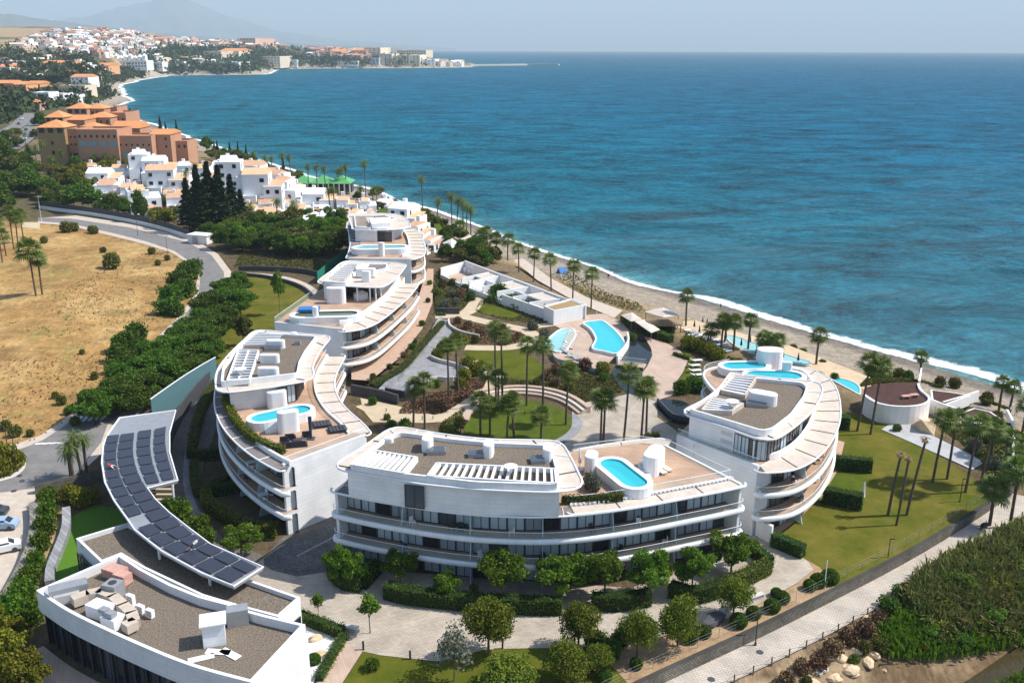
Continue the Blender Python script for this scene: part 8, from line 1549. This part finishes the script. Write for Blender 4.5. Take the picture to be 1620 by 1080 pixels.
for i, (x, y, w) in enumerate(((1345, 1060, 34), (1320, 1072, 30), (1372, 1048, 30), (1290, 1085, 36), (1300, 1060, 26), (1382, 1036, 22), (1330, 1042, 26), (1355, 1030, 22), (1372, 978, 18), (1390, 962, 16), (1352, 1068, 20), (1398, 1060, 10), (1310, 1040, 20), (1275, 1072, 22))):
    p = G(x, y); s = w*math.hypot(p[1], CAMH)/1500/3.0; o = inst('boulder', RK[i % 5 if i in (4, 10, 11) else i % 4], None, (p[0], p[1], p[2]+s*.1), rng.random()*6, s); tag(o, 'tan boulder on the rocky river bank', 'rock', 'boulders on the river bank')
o = inst('boulder', rock(21, 'slate_dark'), None, U3(1120, 984, .3), .6, (2.1, 1.1, 1.2)); tag(o, 'dark tarpaulin-covered boulder at the plaza edge', 'rock')
for x, y, lab in ((505, 1035, 'tan boulder on the white gravel bed'), (498, 1010, 'small pale boulder on the white gravel bed')): tag(inst('boulder', RK[1], None, U3(x, y, .2), .4, .55), lab, 'rock')
bushpx('ball', 497, 1048, 20, 'dark round plant on the white gravel bed', 'shrub', None, 0)
# balcony and patio furniture
def tset(x, y, z, lab, m='white_metal'):
    p = U3(x, y, z); t = thing('patio_table', p, lab, 'table'); MB().box((p[0], p[1], z+.68), (1.3, .8, .05), .4).build('table_top', m, t)
    for a, b in ((-.5, -.25), (.5, -.25), (.5, .25), (-.5, .25)): MB().cyl((p[0]+a*.92-b*.39, p[1]+a*.39+b*.92, z), .03, .68, 6).build('leg', m, t)
    for k, (a, b) in enumerate(((0, .85), (0, -.85), (1.0, 0))): MB().box((p[0]+a*.92-b*.39, p[1]+a*.39+b*.92, z+.4), (.5, .5, .06), .4).build('chair_seat', m, t)
tset(398, 738, 6.45, 'white table set on the upper balcony of the left block'); tset(417, 789, 3.25, 'white table set on the lower balcony of the left block'); tset(1140, 901, .1, 'white table set on the patio behind the corner hedge'); tset(772, 968, .1, 'white table set behind the long front hedge', 'white_fabric'); tset(724, 838, 6.45, 'dark round table set on the front block balcony', 'dark_metal')
for x, y, z, lab in ((1352, 625, 0, 'dark planter beside the teal pool'), ): pass

for x, y, lab in ((31, 752, 'dark manhole cover on the road nearest the island kerb'), (35, 760, 'dark manhole cover on the road beside the parking court'), (22, 776, 'dark drain grate at the edge of the pavement')): p = U3(x, y, .075); tag(MB().cyl(p, .38, .015, 14).build('manhole_cover', 'slate_dark'), lab, 'manhole')
for x, y, lab in ((1202, 1031, 'dark square drain cover on the walkway below the planted bank'), (1125, 1074, 'round manhole cover on the walkway')): p = U3(x, y, -1.13); tag(MB().cyl(p, .4, .012, 12).build('manhole_cover', 'slate_dark'), lab, 'manhole')
cm = MB().box((0, 0, .42), (.5, .5, .06)); cm.box((0, .24, .48), (.5, .06, .42))
for a in (-.21, .21):
    for b in (-.21, .21): cm.box((a, b, 0), (.05, .05, .42))
o = cm.build('balcony_chair', 'dark_metal'); CHD = o.data; bpy.data.objects.remove(o); o = cm.build('balcony_chair', 'white_fabric'); CHW = o.data; bpy.data.objects.remove(o)
for key, lst, nm in (('front', ((.2, 6.4), (.3, 6.4), (.315, 6.4), (.44, 6.4), (.62, 6.4), (.74, 6.4), (.76, 6.4), (.88, 6.4), (.18, 3.2), (.36, 3.2), (.52, 3.2), (.70, 3.2), (.83, 3.2)), 'front'), ('right', ((.12, 6.4), (.14, 6.4), (.3, 6.4), (.33, 3.2), (.35, 3.2), (.18, 3.2), (.45, 3.2)), 'right'), ('left', ((.5, 6.4), (.62, 6.4), (.78, 3.2), (.9, 3.2)), 'left')):
    c = offset(FRC[key], 1.3)
    for k, (f, z) in enumerate(lst):
        p = c[int(f*(len(c)-1))]; o = inst('balcony_chair', CHD if (k*7) % 3 else CHW, None, (p[0], p[1], z+.06), rng.random()*6, 1.15); tag(o, ('dark' if (k*7) % 3 else 'white')+' chair on the '+('upper' if z > 5 else 'lower')+' balcony of the '+nm+' block', 'chair', f'{nm} block balcony chairs {"dark" if (k*7) % 3 else "white"} {"upper" if z > 5 else "lower"}')
def fieldtufts(name, n, size, m, lab, thr, sd):
    P = np.array([p for p in FIELDP if p[0] > -120]); q = np.c_[rng.uniform(-110, -20, n*4), rng.uniform(95, 345, n*4)]; k = inpoly(q[:, 0], q[:, 1], FIELDP) & (fbm(q[:, 0], q[:, 1], 14, sd) > thr); q = q[k][:n]
    me = leafmesh(name, np.c_[q, zgrid(q[:, 0], q[:, 1])+rng.random(len(q))*.2], size, m); o = bpy.data.objects.new(name, me); COL.objects.link(o); tag(o, lab, 'grass', kind='stuff')
fieldtufts('weeds', 5200, .42, 'leaf_dry', 'dry brown weeds scattered over the field', .52, 61); fieldtufts('weeds', 2600, .40, 'leaf_olive', 'green weed patches on the dry field', .62, 77)
tent('shade_canopy', [(700, 384), (716, 379), (730, 387), (713, 393)], 3.2, 'white peaked tent in the sea-side gardens', 'white_fabric', 1.6); tent('shade_canopy', [(726, 378), (744, 372), (764, 380), (746, 386)], 3.0, 'pale restaurant canopy above the beach', 'beige_fabric', .5)
for px, lab in (([(684, 350), (690, 346), (700, 362), (704, 372), (694, 374)], 'bright garden lawn beside the sea-side house'), ([(688, 386), (700, 380), (706, 392), (694, 398)], 'small bright lawn behind the white tent'), ([(600, 326), (620, 328), (636, 338), (612, 342), (598, 336)], 'garden lawn by the sea wall')): sheetpx('garden_lawn', px, 'lawn_bright', .12, label=lab)

p = G(889, 432); t = thing('beach_tent', p, 'blue beach tent pitched on the sand by the promenade palms', 'tent'); mb = MB(); gable(mb, (p[0], p[1]), 2.6, 2.4, p[2]+.05, 1.7, .6, 0); mb.build('canopy', 'blue_cover', t); MB().box((p[0], p[1], p[2]), (2.4, 2.2, .04), .6).build('groundsheet', 'white_fabric', t)
for x, y, rz, c_, lab in ((-14, 815, .1, 'car_dark', 'black car at the edge of the paved court'), (20, 660, .9, 'car_white', 'white car')): 
    if c_ == 'car_dark': car(U3(x, y, .05), rz, c_, lab)
for x, y, z, lab in ((1392, 838, -1.15, ''),): pass
t = thing('scooter', U3(1556, 836, -1.15), 'dark scooter parked under the shaggy palm on the walkway', 'scooter'); p = U3(1556, 836, -1.15)
MB().box((p[0], p[1], p[2]+.35), (1.2, .35, .4), .6).build('body', 'navy_fabric', t); MB().box((p[0]-.2, p[1]-.15, p[2]+.75), (.7, .3, .12), .6).build('seat', 'black_fabric', t); MB().tube([(p[0]+.5, p[1]+.33, p[2]+.3), (p[0]+.4, p[1]+.28, p[2]+1.1)], .05, 6).build('steering_column', 'dark_metal', t)
for s_ in (-.6, .6): o = inst('wheel', CWH, t, (p[0]+s_*.83, p[1]+s_*.56, p[2]+.28), .6, (.85, .6, .85))
